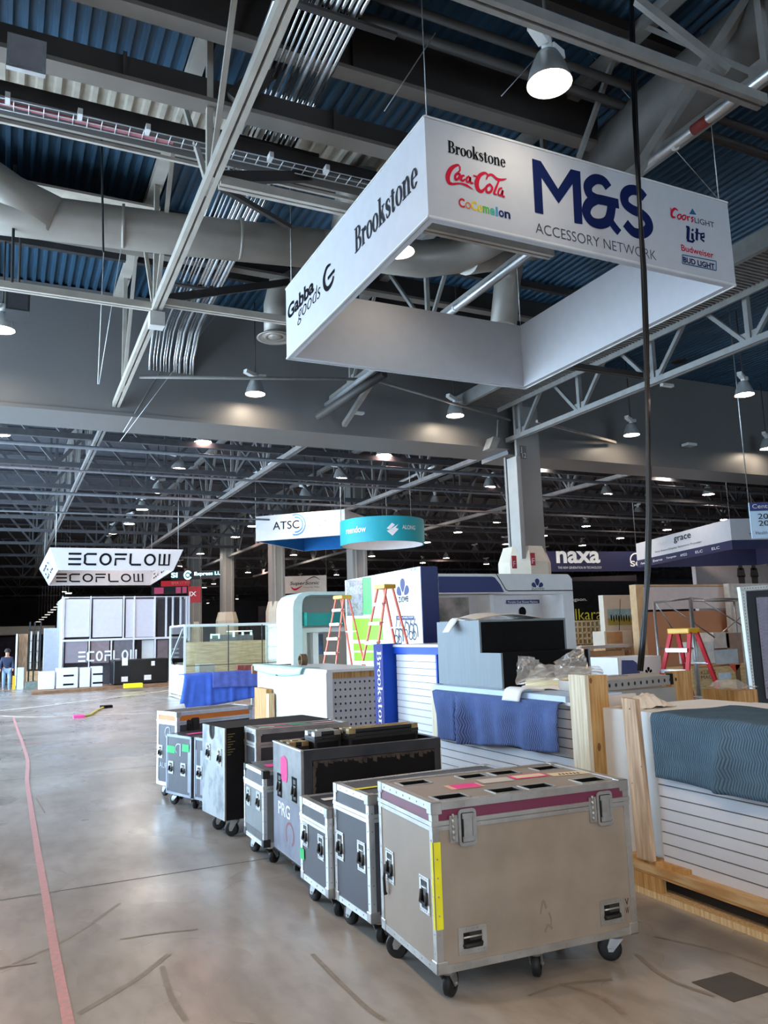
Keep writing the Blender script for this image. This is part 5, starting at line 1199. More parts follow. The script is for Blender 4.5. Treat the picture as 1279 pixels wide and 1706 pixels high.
for y in (4.9, 6.2, 9.4, 10.6, 12.4, 14.2):
    t = thing('deck_purlin', 'dark purlin carrying the navy roof deck', 'purlin', (3, y, 8.6), 0, 'purlins under the navy roof deck')
    MB().box(-4.95, 11, y-.05, y+.05, 8.6, DECK-.01).build('channel', st_dark, t, True)
for y, z in ((5.5, 8.35), (5.9, 8.35)):
    t = thing('black_pipe', 'thin black pipe under the roof deck at top left', 'pipe', (2, y, z), 0, 'thin black pipes under the roof deck'); MB().cyl((-4.95, y, z), (2.4, y, z), .03, 6).build('pipe', st_black, t, True)
mb = MB(); corrugated(mb, -4.9, 5.6, 9.42, 10.25, 8.56, .21, .07); mb.box(-4.95, 5.6, 10.25, 10.30, 8.4, 8.64, 1); struct('trim_1', mb, [deck_beige, st_pale])
mb = MB(); 
for x0, x1 in ((-4.95, 1.0), (2.1, 2.4)): mb.box(x0, x1, 7.36, 7.6, 8.66, 8.7, 0)
struct('trim_2', mb, [deck_beige])
mb = MB(); mb.box(-1.0, 1.95, 11.6, 13.0, 8.3, 8.34); struct('trim_3', mb, [deck_beige])
# cable tray with clips
tr = thing('cable_tray', 'wire cable tray with white clips below the bare deck strip', 'cable tray', (2, 8.75, 7.5))
mb = MB(); yt, zt_ = 8.78, 7.52
for y in (yt-.1, yt, yt+.1): mb.cyl((-4, y, zt_), (7.5, y-.25, zt_), .008, 5)
for i in range(76): x = -4+i*.15; mb.cyl((x, yt-.1-(x+4)*.0217, zt_), (x, yt+.1-(x+4)*.0217, zt_), .007, 4)
mb.build('wire_mesh', alu, tr, True)
MB().box(-4, 1.6, yt-.10, yt-.03, zt_+.01, zt_+.03).build('cable_bundle', mat('faded_red_cable', '#a8616a', .7), tr, True)
MB().box(-4, 7.5, yt-.05, yt+.3, zt_+.12, zt_+.30).build('support_channel', st_dark, tr, True)
for i in range(12): x = -1.6+i*.72; MB().box(x-.025, x+.025, yt-.2-(x+4)*.0217, yt-.08-(x+4)*.0217, zt_-.05, zt_+.02).build('clip', white, tr, True)
MB().box(-4.95, 6, 9.0, 9.04, 7.50, 7.54).build('edge_angle', st_pale, tr, True)
# conduits
rnd = random.Random(3)
for i in range(14):
    x = 2.20+i*.066; r = .016 if i in (1, 2, 3, 4, 5, 6) else .027
    t = thing('conduit', 'bright steel conduit in the bundle running back to the cross wall', 'conduit', (x, 10, 8), 0, 'steel conduits in the overhead bundle')
    k = (x-2.2)*.2; x2 = x+.30+.04*rnd.random()
    MB().tube([(x, 2.5, 8.0), (x, 6.4, 8.0), (x2, 15.2-k, 8.0), (x2, 15.6-k, 7.9), (x2, 15.95-k*.4, 7.5), (x2+.0, 15.97, 7.2)], r, 6).build('pipe', chrome if i % 3 else alu, t, True)
for y in (4.9, 6.6, 8.9, 11.2, 13.4):
    t = thing('conduit_rack', 'dark rack bar holding the conduit bundle', 'rack bar', (2.7, y, 8.0), 0, 'rack bars under the conduit bundle'); MB().box(2.1, 3.5, y-.04, y+.04, 7.93, 7.965).build('bar', st_dark, t, True)
# ducts
du = thing('air_duct', 'long round grey air duct crossing below the navy deck at the left', 'air duct', (2, 10.9, 7.5))
MB().tube([(-2.2, 11.45, 7.55), (.3, 11.05, 7.52), (2, 10.8, 7.5), (4.3, 10.4, 7.5)], .29, 20).build('main_run', duct_m, du, True)
MB().tube([(.45, 11.0, 7.52), (-.1, 11.0, 7.72), (-.8, 10.9, 8.1)], [.29, .29, .27], 18).build('branch', duct_m, du, True)
MB().tube([(4.2, 10.4, 7.5), (4.45, 10.3, 7.55), (4.5, 10.1, 7.8), (4.45, 9.8, 8.2), (4.4, 9.7, 8.45)], [.29, .31, .31, .3, .3], 18).build('elbow', duct_m, du, True)
for x in (1.3, 2.9): MB().cyl((x, 10.93-.16*x+.13, 7.505), (x+.04, 10.925-.16*x+.13, 7.505), .3, 20).build('seam_band', duct_m, du, True)
d2 = thing('air_duct', 'short duct bending down to a round ceiling diffuser left of the large sign', 'air duct', (3.8, 13.4, 6.5))
c = P(459, 562, Y=13.4)
MB().tube([(c.x+1.6, 13.0, c.z+1.25), (c.x+.45, 13.3, c.z+1.2), (c.x+.1, 13.4, c.z+1.05), (c.x, 13.4, c.z+.6), (c.x, 13.4, c.z+.08)], [.24, .24, .24, .22, .22], 16).build('bend', duct_m, d2, True)
def diffuser(par, c):
    mb = MB(); mb.lathe([(.20, .1), (.24, .05), (.34, .0), (.35, -.02), (.30, -.01), (.22, .03), (.24, .02), (.17, -.01), (.12, .03), (.14, .0), (.06, -.01), (.0, -.01)], 24, 0, c); return mb.build('diffuser', duct_m, par, True)
diffuser(d2, c)
d3 = thing('air_duct', 'round duct seen through the open middle of the large white sign', 'air duct', (6, 11.5, 7.6))
MB().tube([P(600, 418, Y=10.6), P(700, 432, Y=10.6), P(760, 425, Y=10.5), P(800, 405, Y=10.2), P(835, 385, Y=9.8)], .30, 18).build('main_run', duct_m, d3, True)
MB().tube([P(775, 432, Y=10.5), P(830, 425, Y=10.8), P(850, 440, Y=11.1), P(845, 470, Y=11.3), P(838, 545, Y=11.3)], [.26, .26, .25, .24, .24], 16).build('drop', duct_m, d3, True)
d4 = thing('air_duct', 'broad grey duct sloping across the dark roof at top right', 'air duct', tuple(P(1100, 190, Z=8.0)))
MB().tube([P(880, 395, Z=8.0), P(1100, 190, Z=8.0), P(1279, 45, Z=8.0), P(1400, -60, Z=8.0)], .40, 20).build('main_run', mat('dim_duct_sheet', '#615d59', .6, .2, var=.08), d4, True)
for x, y, Y, lab in ((1005, 462, 13.5, 'round ceiling diffuser just above the catwalk side of the large sign'), (1130, 594, 15, 'round ceiling diffuser behind the right-hand truss')):
    c = P(x, y, Y=Y); t = thing('ceiling_diffuser', lab, 'diffuser', tuple(c)); diffuser(t, c); MB().cyl(c+V((0, 0, .05)), (c.x, c.y, DECK), .2, 14).build('drop', st_dark, t, True)
# chrome pipe
cp = thing('chrome_pipe', 'bright metal pipe with clamps sloping behind the large white sign', 'pipe', (6.4, 8, 6.82))
MB().cyl((6.28, 3.5, 6.82), (6.32, 15.9, 6.82), .05, 12).build('pipe', alu, cp, True)
for y in (5.6, 6.55, 10.2, 11.6): MB().cyl((6.3, y, 6.82), (6.3, y+.04, 6.82), .06, 12).build('clamp', white, cp, True)
MB().cyl((6.29, 5.15, 6.82), (6.29, 5.35, 6.82), .056, 12).build('red_coupling', mat('red_oxide', '#8c3a34', .6), cp, True)
p = P(530, 694, Y=15.4); q_ = P(640, 622, Y=13.6)
tp = thing('pipe_end', 'dark capped pipe slanting in front of the cross wall below the large sign', 'pipe', tuple(p)); MB().cyl(p, q_, .09, 12).build('pipe', st_dark, tp, True)
p = P(573, 708, Y=15.9); q_ = P(625, 628, Y=14.2)
tp = thing('steel_brace', 'grey brace with a small white emergency light in front of the cross wall', 'brace', tuple(p)); MB().bar(p, q_, .1, .1).build('angle_bar', st_grey, tp, True)
c = P(597, 688, Y=15.5); MB().box(c.x-.14, c.x+.12, c.y-.06, c.y+.06, c.z-.03, c.z+.02).build('emergency_light', white, tp, True)
# boxes up there
def fixture(lab, px0, py0, px1, py1, Y, d, m1, m2, name='ceiling_speaker', cat='speaker box', stem=True):
    a, c = P(px0, py1, Y=Y), P(px1, py0, Y=Y); t = thing(name, lab, cat, ((a.x+c.x)/2, Y, a.z))
    MB().box(a.x, c.x, Y, Y+d, a.z, c.z).build('cabinet', m1, t, True); MB().box(a.x+.03, c.x-.03, Y-.006, Y-.001, a.z+.03, c.z-.03).build('grille', m2, t, True)
    if stem: MB().cyl(((a.x+c.x)/2, Y+d/2, c.z), ((a.x+c.x)/2, Y+d/2, DECK), .02, 6).build('stem', st_dark, t, True)
fixture('silver-framed grey speaker box hanging in the top left corner', 10, 70, 78, 108, 7.7, .06, alu, mat('grey_grille', '#8f8f98', .7), stem=False)
fixture('black speaker box with a pale lower face at the left edge', 9, 482, 51, 514, 12.9, .5, st_black, mat('dark_grille', '#33343a', .7))
fixture('small white junction box on the pale left truss', 250, 520, 275, 540, 11.25, .2, white, white, 'junction_box', 'junction box', False)
c = P(828, 735, Y=15.6); t = thing('wall_speaker', 'grey tilted speaker beside the top of the wide column', 'speaker box', tuple(c))
mb = MB(); mb.prism([P(815, 747, Y=15.6), P(826, 748, Y=15.6), P(834, 730, Y=15.6), P(822, 727, Y=15.6)], (0, .3, 0)); mb.build('cabinet', st_grey, t, True); MB().cyl(P(828, 728, Y=15.75), P(829, 700, Y=15.75), .02, 6).build('bracket', st_grey, t, True)
c = P(1270, 299, Y=9.0); t = thing('junction_box', 'ribbed grey box at the upper right edge', 'junction box', tuple(c)); MB().box(c.x-.3, c.x, 9, 9.2, c.z-.05, c.z+.09).build('cabinet', st_grey, t, True)
MB().cyl(c+V((-.1, .1, .08)), (c.x-.1, 9.1, DECK), .02, 6).build('stem', st_dark, t, True)
c = P(1108, 643, Y=12.5); t = thing('emergency_light', 'small white emergency light under the right-hand truss', 'emergency light', tuple(c)); MB().box(c.x-.16, c.x+.16, 12.4, 12.5, c.z-.03, c.z+.03).build('housing', white, t, True); MB().cyl(c, (11.2, 12.45, 6.42), .012, 5).build('arm', st_grey, t, True)
c = P(1148, 742, Y=15.95); t = thing('emergency_light', 'small white emergency light on the cross wall at the right', 'emergency light', tuple(c)); MB().box(c.x-.2, c.x+.14, 15.8, 16.05, c.z-.03, c.z+.04).build('housing', white, t, True)
# hanging lines
for pts, Y, r, lab, m in (([(180, 250), (163, 640)], 12.5, .007, 'thin pale line hanging straight down near the left truss', alu), ([(225, 270), (165, 640)], 12.5, .007, 'thin pale line slanting down near the left truss', alu),
                          ([(268, 616), (205, 720)], 15.985, .007, 'short thin line before the cross wall at the left', alu), ([(400, 470), (200, 735)], 15.5, .006, 'long thin line slanting in front of the cross wall', alu),
                          ([(725, 55), (640, 185)], 6.5, .006, 'thin wire at upper right of the dark girder', alu), ([(920, 65), (835, 160)], 6.5, .006, 'thin wire left of the bright overhead lamp', alu),
                          ([(980, 85), (1195, 330)], 6.8, .005, 'thin wire running down to the right end of the large sign', alu), ([(25, 275), (20, 470)], 11, .02, 'dark cable hanging beside the left edge', st_black),
                          ([(168, 170), (172, 420)], 10.5, .015, 'dark cable hanging under the duct at the left', st_black)):
    a, b = P(*pts[0], Y=Y), P(*pts[1], Y=Y); t = thing('hanging_line', lab, 'cable', tuple(b)); MB().cyl(a, b, r, 5).build('line', m, t, True)
cb = thing('power_cable', 'thick black power cable dropping from the roof to the booth floor past the large sign', 'cable', tuple(P(1068, 1112, Y=5.5)))
mb = MB(); pth = [(1051.5, -20), (1053, 60), (1058, 200), (1066, 360), (1072, 450), (1076, 560), (1079, 700), (1081, 850), (1079, 950), (1076, 1000), (1071, 1060), (1066, 1118)]
for dx, r, dy in ((-2.5, .016, 0), (2, .018, .03), (0, .013, -.03)): mb.tube([P(x+dx*(1 if i % 3 else .3), y, Y=5.5+dy) for i, (x, y) in enumerate(pth)], r, 7)
mb.build('cable', mat('glossy_black_cable', '#0e0e10', .3), cb, True)

# ------------------------------------------------------------------ columns
col_m = mat('column_paint', '#8d8a86', .55, var=.05, scale=1); guard_m = mat('cream_column_guard', '#ddd6c4', .5, var=.03)
co = thing('steel_column', 'wide grey steel column with a cream guard at its foot, behind the white booth fascia', 'column', (11.53, 16, 0))
mb = MB(); mb.box(11.18, 11.86, 15.60, 15.68, 3.4, 7.2); mb.box(11.18, 11.86, 16.1, 16.18, 3.4, 6.0); mb.box(11.46, 11.58, 15.68, 16.1, 3.4, 6.0); mb.build('shaft', col_m, co, True)
MB().box(11.08, 11.20, 15.5, 15.9, 3.4, 5.9).build('side_casing', mat('column_casing', '#a5a29c', .5, var=.04), co, True)
def guard(par, x, y, r, zt, ch):
    mb = MB(); o = [(1, .42), (.42, 1), (-.42, 1), (-1, .42), (-1, -.42), (-.42, -1), (.42, -1), (1, -.42)]
    rings = [(1, 0), (1, zt-ch), (.78, zt)]; vs = [V((x+a*r*k, y+b*r*k, z)) for k, z in rings for a, b in o]
    mb.add(vs, [(i*8+j, i*8+(j+1) % 8, (i+1)*8+(j+1) % 8, (i+1)*8+j) for i in range(2) for j in range(8)]); mb.poly(vs[16:]); return mb.build('column_guard', guard_m, par, True)
guard(co, 11.5, 16.0, .60, 3.72, .38)
for (x, y, w) in ((856.5, 938, 7), (888, 933, 8)):
    a = P(x-w/2, y+9, Y=15.40); mb = MB(); mb.box(a.x, a.x+.13, 15.39, 15.41, a.z, a.z+.30); mb.build('fire_sign', mat('red_sign', '#b23038', .5), co, True); tY('F', wi, co, 15.388, x-w/2+2, y+6, x+w/2-2, y-3)
mb = MB(); bY(mb, 15.59, 866, 743, 876, 764, .008); mb.build('number_plate', mat('dim_plate', '#6a6864', .6), co, True); tY('J\n12', wi, co, 15.582, 868, 762, 875, 745)
for (px, w, D, pt_, pb, lab, pw) in ((461, 22, 39, 1002, 1060, 'distant grey column under the left end of the blue-lined sign', 34), (596, 26, 34, 965, 1060, 'distant grey column directly below the round teal sign', 0),
                                     (378, 19, 46, 1020, 1050, 'distant grey column with a cream guard right of the red banner', 34), (325, 18, 52, 1036, 1060, 'distant grey column below the red banner', 24)):
    c = P(px, 1000, D=D); t = thing('steel_column', lab, 'column', (c.x, c.y, 0)); hw = w/2*D/F_PX
    MB().box(c.x-hw, c.x+hw, c.y-hw, c.y+hw, 0, 8.6).build('shaft', col_m, t, True)
    for k in (-.55, .55): MB().box(c.x+k*hw-.03, c.x+k*hw+.03, c.y-hw-.04, c.y-hw, 0, 8.6).build('cover_strip', mat('column_casing', '#a5a29c'), t, True)
    if pw: zt2 = P(px, pt_, D=D).z; guard(t, c.x, c.y, pw/2*D/F_PX, zt2, .5)

# ------------------------------------------------------------------ lamps
lens_fill = glow('lamp_lens', '#ffdfb6', LAMP_FILL); lens_m = glow('wall_lamp_lens', '#ffecd2', 70.0); lens_d = glow('dim_lamp_lens', '#fff3dc', 26.0); lens_f = glow('far_lamp_lens', '#fff1e2', LAMP_FAR); lens_p = glow('pink_lamp_lens', '#ffd2c4', LAMP_FAR)
refl = mat('lamp_reflector', '#c8c8c6', .35, .6, var=.05); ballast = mat('white_ballast', '#dcdcda', .5, var=.04)
def hb_lamp(lab, loc, lens, rz=0, stem=1.0, group='high-bay lamps', scale=1.0):
    t = thing('high_bay_lamp', lab, 'high-bay lamp', loc, rz, group); s = scale
    mb = MB(); mb.lathe([(.205*s, 0), (.20*s, .03), (.175*s, .13*s), (.13*s, .24*s), (.10*s, .30*s), (.0, .30*s)], 24); mb.build('reflector', refl, t)
    MB().disc((0, 0, .012), .193*s, 24, 0, -1).build('lens', lens, t)
    for k in (-1, 1): MB().bar((.06*k, 0, .40*s), (.27*k, 0, .44*s), .10, .08).build('ballast_box', ballast, t)
    MB().cyl((0, 0, .3*s), (0, 0, .46*s), .05, 10).build('neck', ballast, t)
    MB().cyl((0, 0, .46*s), (0, 0, stem), .014, 6).build('stem', st_dark, t)
    return t
NEAR = [((915, 140), 5.2, 'bright lamp with a white ballast above the front of the large white sign', 'd'), ((665, 420), 8.85, 'lamp glowing inside the left part of the large white sign', 'd'),
        ((425, 657), 15.4, 'lamp in front of the cross wall left of the large sign', 'n'), ((758, 693), 15.4, 'lamp in front of the cross wall below the large sign', 'n'),
        ((1052, 725), 15.4, 'lamp in front of the cross wall right of the wide column', 'n'), ((1240, 658), 11.9, 'pinkish lamp under the roof near the right edge', 'p'), ((3, 550), 14.2, 'lamp cut by the left edge before the cross wall', 'n'), ((1278, 748), 15.6, 'lamp cut by the right edge before the cross wall', 'n')]
lp = None
for (px, py), Y, lab, k in NEAR:
    c = P(px, py, Y=Y); hb_lamp(lab, tuple(c), {'n': lens_m, 'd': lens_d, 'p': lens_p}[k], R(25), (DECK-c.z-.005) if Y != 8.85 else .66)
for i, (x, y) in enumerate(((-1.5, 4.6), (-1.5, 1.6), (-1.5, -2.2), (-1.5, -6.0), (1.8, -6.0), (1.8, -10.0), (5.2, -6.0), (8.4, -2.2))):  # unseen lamps added beside and behind the camera as warm front fill
    hb_lamp('unseen high-bay fill lamp added over the near bay', (x, y, 6.85), lens_fill, 0, 1.895, 'unseen fill lamps added over the near bay')
fp0 = hb_lamp('small glowing high-bay lamp among the dark trusses of the far hall', (0, 0, -50), lens_f, .4, 1.745, 'far-hall lamps', 1.1)
fp1 = hb_lamp('small pinkish high-bay lamp among the dark trusses of the far hall', (0, 0, -50), lens_p, .4, 1.745, 'pinkish far-hall lamps', 1.1)
FAR = [(338, 737, 1), (297, 782, 1), (263, 820, 0), (237, 849, 0), (215, 873, 0), (188, 889, 1), (181, 907, 0), (639, 759, 1), (566, 798, 0), (508, 829, 0), (420, 877, 0), (661, 865, 0), (815, 812, 1), (725, 840, 0), (829, 870, 0), (763, 887, 0),
       (711, 904, 0), (791, 919, 0), (743, 930, 1), (843, 907, 0), (810, 940, 0), (619, 927, 0), (489, 925, 0), (553, 946, 0), (435, 946, 1), (704, 938, 0), (900, 778, 0), (1108, 793, 0), (1010, 824, 0), (907, 848, 0), (1063, 857, 0), (1180, 824, 0), (1207, 866, 1),
       (976, 877, 0), (905, 893, 0), (1033, 897, 1), (1111, 883, 1), (970, 909, 0), (908, 922, 0), (392, 895, 1), (359, 910, 0), (334, 923, 0), (299, 944, 1), (413, 954, 0), (137, 953, 0), (0, 724, 1), (356, 973, 0), (340, 979, 0), (390, 961, 0), (107, 986, 0), (355, 1001, 0), (346, 1005, 0), (362, 1012, 0), (405, 1008, 0), (452, 1002, 0), (330, 996, 0), (690, 962, 1), (500, 965, 0), (540, 972, 0), (560, 958, 0), (395, 998, 0)]
used = set()
for px, py, k in FAR:
    c = P(px, py, Z=6.85)
    if (c-EYE).length > 125: continue
    s = (fp1 if k else fp0)
    if k not in used: s.location = c; used.add(k)
    else: dup(s, tuple(c), px*.01)
strip_g = glow('strip_glow', '#fff4e6', 4.0)
for i in range(11):
    t_ = i/10; D = 40+30*t_; c = P(114-50*t_, 989+47*t_**.8, D=D)
    t = thing('strip_light', 'small strip light in the row receding at the far left', 'strip light', tuple(c), 0, 'row of strip lights at the far left'); w = .16+.06*t_
    MB().box(-w, w, -.06, .06, 0, .06).build('housing', ballast, t); MB().box(-w+.02, w-.02, -.05, .05, -.01, -.002).build('tube', strip_g, t); MB().cyl((0, 0, .06), (0, 0, 8.59-c.z), .015, 4).build('hanger', steel, t)

# ------------------------------------------------------------------ lattice of the far hall
def cross_truss(lab, y, x0, x1, z0, z1, pitch, m, grp):
    t = thing('roof_truss', lab, 'roof truss', (x0, y, z0), 0, grp)
    MB().box(0, x1-x0, -.06, .06, -.07, .07).build('bottom_chord', m, t); MB().box(0, x1-x0, -.08, .08, z1-z0-.1, z1-z0).build('top_chord', m, t)
    mb = MB(); n = int((x1-x0)/pitch)
    for i in range(n):
        a, b, c = i*pitch, (i+.5)*pitch, (i+1)*pitch
        mb.bar((a, 0, 0), (b, 0, z1-z0), .09, .09, up=(0, 1, 0)); mb.bar((b, 0, z1-z0), (c, 0, 0), .09, .09, up=(0, 1, 0)); mb.bar((a, 0, 0), (a, 0, z1-z0), .07, .07, up=(0, 1, 0))
    mb.build('lattice_web', m, t); return t
lab = 'dark lattice truss crossing the far hall under its roof'
t0 = cross_truss(lab, 20.2, XL+.2, XR-.2, 6.75, 8.55, 3.0, mat('far_steel', '#47474b', .6, .1, var=.15), 'far-hall cross trusses')
for y in (23.6, 27.0, 30.5, 34, 38, 43, 49, 56, 65, 76, 90, 106): dup(t0, (XL+.2, y, 6.75))
def far_long(lab, X, y0, y1, m): return long_truss(lab, X, y0, y1, lambda y: 6.45, 8.55, m, pitch=3.6, web=.09, chord=.12)
for X, lab in ((1.85, 'long truss receding into the far hall at the left'), (6.6, 'long truss receding into the far hall behind the round teal sign'), (11.7, 'long truss receding into the far hall from the wide column'), (17.5, 'long truss receding into the far hall at the right')):
    far_long(lab, X, YB+1.35, 60, mat('far_steel_pale', '#7b7a79', .5, .2, var=.12))
for i, (y, z) in enumerate(((19.4, 6.3), (22.2, 6.3), (25.2, 6.2), (29, 6.2))):
    t = thing('pipe_run', 'grey pipe crossing the far hall below the trusses', 'pipe', (10, y, z), 0, 'pipes crossing the far hall'); MB().cyl((XL+.5, y, z), (XR-1, y, z), .035 if i % 2 else .05, 8).build('pipe', MATS['far_steel'], t, True)
for i in range(9):
    x = random.uniform(3, 22); y = random.choice((20.2, 23.6, 27.0, 30.5, 34, 38))
    t = thing('steel_brace', 'dark diagonal brace among the far-hall trusses', 'brace', (x, y, 6.75), 0, 'braces of the far hall'); MB().bar((0, 0, 0), (random.uniform(-2.5, 2.5), random.uniform(-1.5, 1.5), 1.7), .08, .08).build('angle_bar', MATS['far_steel'], t)
tl = thing('tube_light', 'slanting bright tube fixture above the round teal sign', 'light fixture', tuple(P(690, 795, D=28)))
MB().cyl(P(666, 803, D=28), P(725, 776, D=26.5), .05, 8).build('tube', mat('bright_tube', '#e8e8e8', .2, .6), tl, True)
tl = thing('bright_pipe', 'blue-lit bright pipe slanting above the blue-lined sign', 'pipe', tuple(P(400, 800, D=27)))
MB().cyl(P(362, 827, D=29), P(500, 742, D=22), .05, 8).build('pipe', alu, tl, True)
# ------------------------------------------------------------------ left background
def floor_z(o): pass
eb = thing('exhibition_booth', 'two-storey white panel booth under the flared white sign', 'exhibition booth', (4.7, 35, 0))
pan_w = mat('pale_lilac_panel', '#cfcbd6', .5, var=.03); pan_g = mat('mauve_grey_panel', '#8f8791', .55, var=.05); fr_w = mat('white_frame', '#dcdbe2', .4, var=.03); oak = wood('oak_panel', '#b99572', '#8d6a4c', 2.)
YE = 35.0
def ebp(nm, m, x0, y0, x1, y1, dy=0., d=.05): mb = MB(); bY(mb, YE+dy, x0, y0, x1, y1, d); o = mb.build(nm, m, eb, True)
for x0, x1 in ((107, 150), (154, 204), (209, 257)): ebp('upper_panel', pan_w, x0, 998, x1, 1062)
for x0, x1, m in ((108, 146, pan_g), (151, 182, mat('rose_grey_panel', '#8a7a80', .55)), (189, 220, mat('slate_grey_panel', '#6f6c74', .55))): ebp('lower_panel', m, x0, 1066, x1, 1105, .02)
ebp('oak_panel', oak, 226, 1000, 243, 1057, .6); ebp('oak_panel', oak, 247, 1003, 258, 1040, .5)
for x in (104, 151, 206, 224, 258, 277, 288, 301, 311): ebp('post', fr_w, x-1.6, 993, x+1.6, 1064, -.05, .12)
for x in (104, 148, 185, 222, 258, 288): ebp('post', fr_w, x-1.8, 1064, x+1.8, 1142, -.05, .12)
for y in (993, 1063): ebp('rail', fr_w, 103, y, 313, y+3, -.06, .12)
ebp('dark_panel', mat('charcoal_panel', '#3c3a42', .6), 262, 998, 287, 1062, .4); ebp('dark_panel', mat('charcoal_panel', '#3c3a42'), 290, 998, 300, 1062, .5); ebp('mauve_panel', pan_g, 302, 998, 310, 1062, .6)
ebp('dark_panel', mat('charcoal_panel', '#3c3a42'), 225, 1066, 236, 1110, .4); ebp('white_board', zw, 236, 1066, 256, 1097, .3); ebp('mauve_panel', MATS['rose_grey_panel'], 262, 1066, 280, 1097, .4)
a, c = P(104, 1142, Y=YE), P(313, 993, Y=YE); MB().box(a.x, c.x, YE+.9, YE+1.0, 0, c.z).build('back_wall', mat('booth_back_grey', '#5b5962', .7), eb, True); MB().box(a.x-.05, a.x, YE-.05, YE+4, 0, c.z).build('side_wall', pan_w, eb, True)  # back wall in a plain dark grey
MB().box(c.x, c.x+.08, YE-.05, YE+2.5, 1.7, c.z).build('side_wall', fr_w, eb, True)
a, c = P(128, 1104, Y=YE-.07), P(219, 1085, Y=YE-.07); mb = MB(); eco_word(mb, FY(YE-.0, .02), P(130, 1103, Y=YE).x, P(130, 1103, Y=YE).z, .42, 2.35); mb.build('lettering', wi, eb, True)
wl_y = 32.0
for i, (x0, x1, y0, lab, drawers) in enumerate(((64, 92, 1118, 'white cabinet at the left end of the timber skid', 0), (93, 131, 1112, 'white cabinet with two black drawer pulls on the timber skid', 2), (132, 151, 1112, 'narrow plain white cabinet between the two with drawer pulls', 0), (152, 172, 1110, 'white cabinet with three black drawer pulls, right of the plain one', 3))):
    a, c = P(x0, 1152, Y=wl_y), P(x1, y0, Y=wl_y); t = thing('white_cabinet', lab, 'cabinet', ((a.x+c.x)/2, wl_y, .12))
    MB().box(a.x, c.x-.02, wl_y, wl_y+.6, .12, c.z).build('body', mat('cool_white', '#dfe2ea', .4, var=.03), t, True)
    for k in range(drawers):
        z = c.z-.28-k*.32; w = .14; xm = c.x-(c.x-a.x)*.45; MB().box(xm-.18, xm+.18, wl_y-.02, wl_y, z-.03, z+.03).build('drawer_pull', ink, t, True)
a, c = P(188, 1146, Y=32.3), P(280, 1096, Y=32.3); t = thing('wrapped_load', 'black film-wrapped pallet load with four white labels', 'wrapped load', ((a.x+c.x)/2, 32.3, .1))
mb = MB(); mb.box(a.x, c.x, 32.3, 33.4, .12, c.z); mb.build('load', mat('black_stretch_film', '#17181d', .25, var=.3, scale=5, stretch=(1, 1, 5), bump=.3, bscale=8), t, True, bevel=.04)
for x0, y0, x1, y1 in ((203, 1096, 213, 1109), (252, 1101, 258, 1109), (202, 1127, 213, 1136), (240, 1124, 252, 1133)): mb = MB(); bY(mb, 32.28, x0, y0, x1, y1, .01); mb.build('paper_label', MATS['white_paper'], t, True)
sk = thing('timber_skid', 'long timber skid on the floor under the white cabinets and wrapped load', 'timber skid', (3.5, 31.6, 0))
mb = MB(); mb.prism([P(52, 1158, Z=0), P(282, 1143, Z=0), P(282, 1143, Z=0)+V((.2, 1.8, 0)), P(52, 1158, Z=0)+V((.2, 2.2, 0))], (0, 0, .11)); mb.build('boards', wood('brown_timber', '#9a7a60', '#7a5c46', 3, (1, 6, 6)), sk, True)
c = P(225, 1146, Z=.12); t = thing('yellow_strip', 'yellow marked block lying on the edge of the timber skid', 'block', tuple(c)); MB().box(c.x-.32, c.x+.3, c.y+.25, c.y+.6, .11, .26).build('block', yellow, t, True)
# things left of the booth
def simple(name, lab, cat, Y, x0, y0, x1, y1, d, m, part='body', zb=0., bevel=0, group=None):
    a, c = P(x0, y1, Y=Y), P(x1, y0, Y=Y); t = thing(name, lab, cat, ((a.x+c.x)/2, Y, zb if zb is not None else a.z), 0, group)
    mb = MB(); mb.box(a.x, c.x, Y, Y+d, zb if zb is not None else a.z, c.z); mb.build(part, m, t, True, bevel=bevel); return t
simple('grey_partition', 'tall pale grey panel standing left of the two-storey booth', 'panel', 37, 72, 1046, 103, 1120, .8, mat('pale_grey_panel', '#b9bdc6', .5, var=.04))
simple('wooden_sheet', 'tall brown wooden panel at the far left', 'panel', 39, 30, 1056, 47, 1110, .3, oak)
simple('white_post', 'white upright beside the brown wooden panel at the far left', 'post', 38.6, 25, 1056, 30, 1108, .3, white)
rk = thing('storage_rack', 'tall dark rack with cream sheets at the far left', 'storage rack', tuple(P(58, 1140, Y=36)))
for x in (48, 56, 66): a, c = P(x, 1140, Y=36), P(x+1.2, 1036, Y=36); MB().box(a.x, c.x, 36, 36.06, 0, c.z).build('upright', st_black, rk, True)
for y in (1050, 1068, 1086, 1104): a, c = P(48, y, Y=36), P(67, y-1.2, Y=36); MB().box(a.x, c.x, 36, 36.5, a.z, c.z).build('shelf', st_black, rk, True)
for x0, x1 in ((49, 54), (60, 65)): a, c = P(x0, 1115, Y=36.2), P(x1, 1052, Y=36.2); MB().box(a.x, c.x, 36.2, 36.3, a.z, c.z).build('cream_sheet', foam_cream, rk, True)
simple('white_carton', 'white carton on the floor left of the cabinets', 'carton', 35.5, 28, 1112, 40, 1146, .5, MATS['cool_white'])
simple('packed_pallet', 'low pallet of green-grey wrapped goods at the far left', 'pallet load', 35, 42, 1136, 62, 1150, .8, mat('green_grey_wrap', '#7d8a84', .5, var=.2, scale=8))
simple('timber_bundle', 'orange timber bundle leaning at the far left', 'timber', 36.8, 44, 1118, 66, 1134, .5, plywood)
simple('yellow_cone', 'yellow floor cone beside the walking person', 'cone', 35.6, 20, 1126, 26, 1150, .3, mat('yellow_plastic', '#e6b22c'))
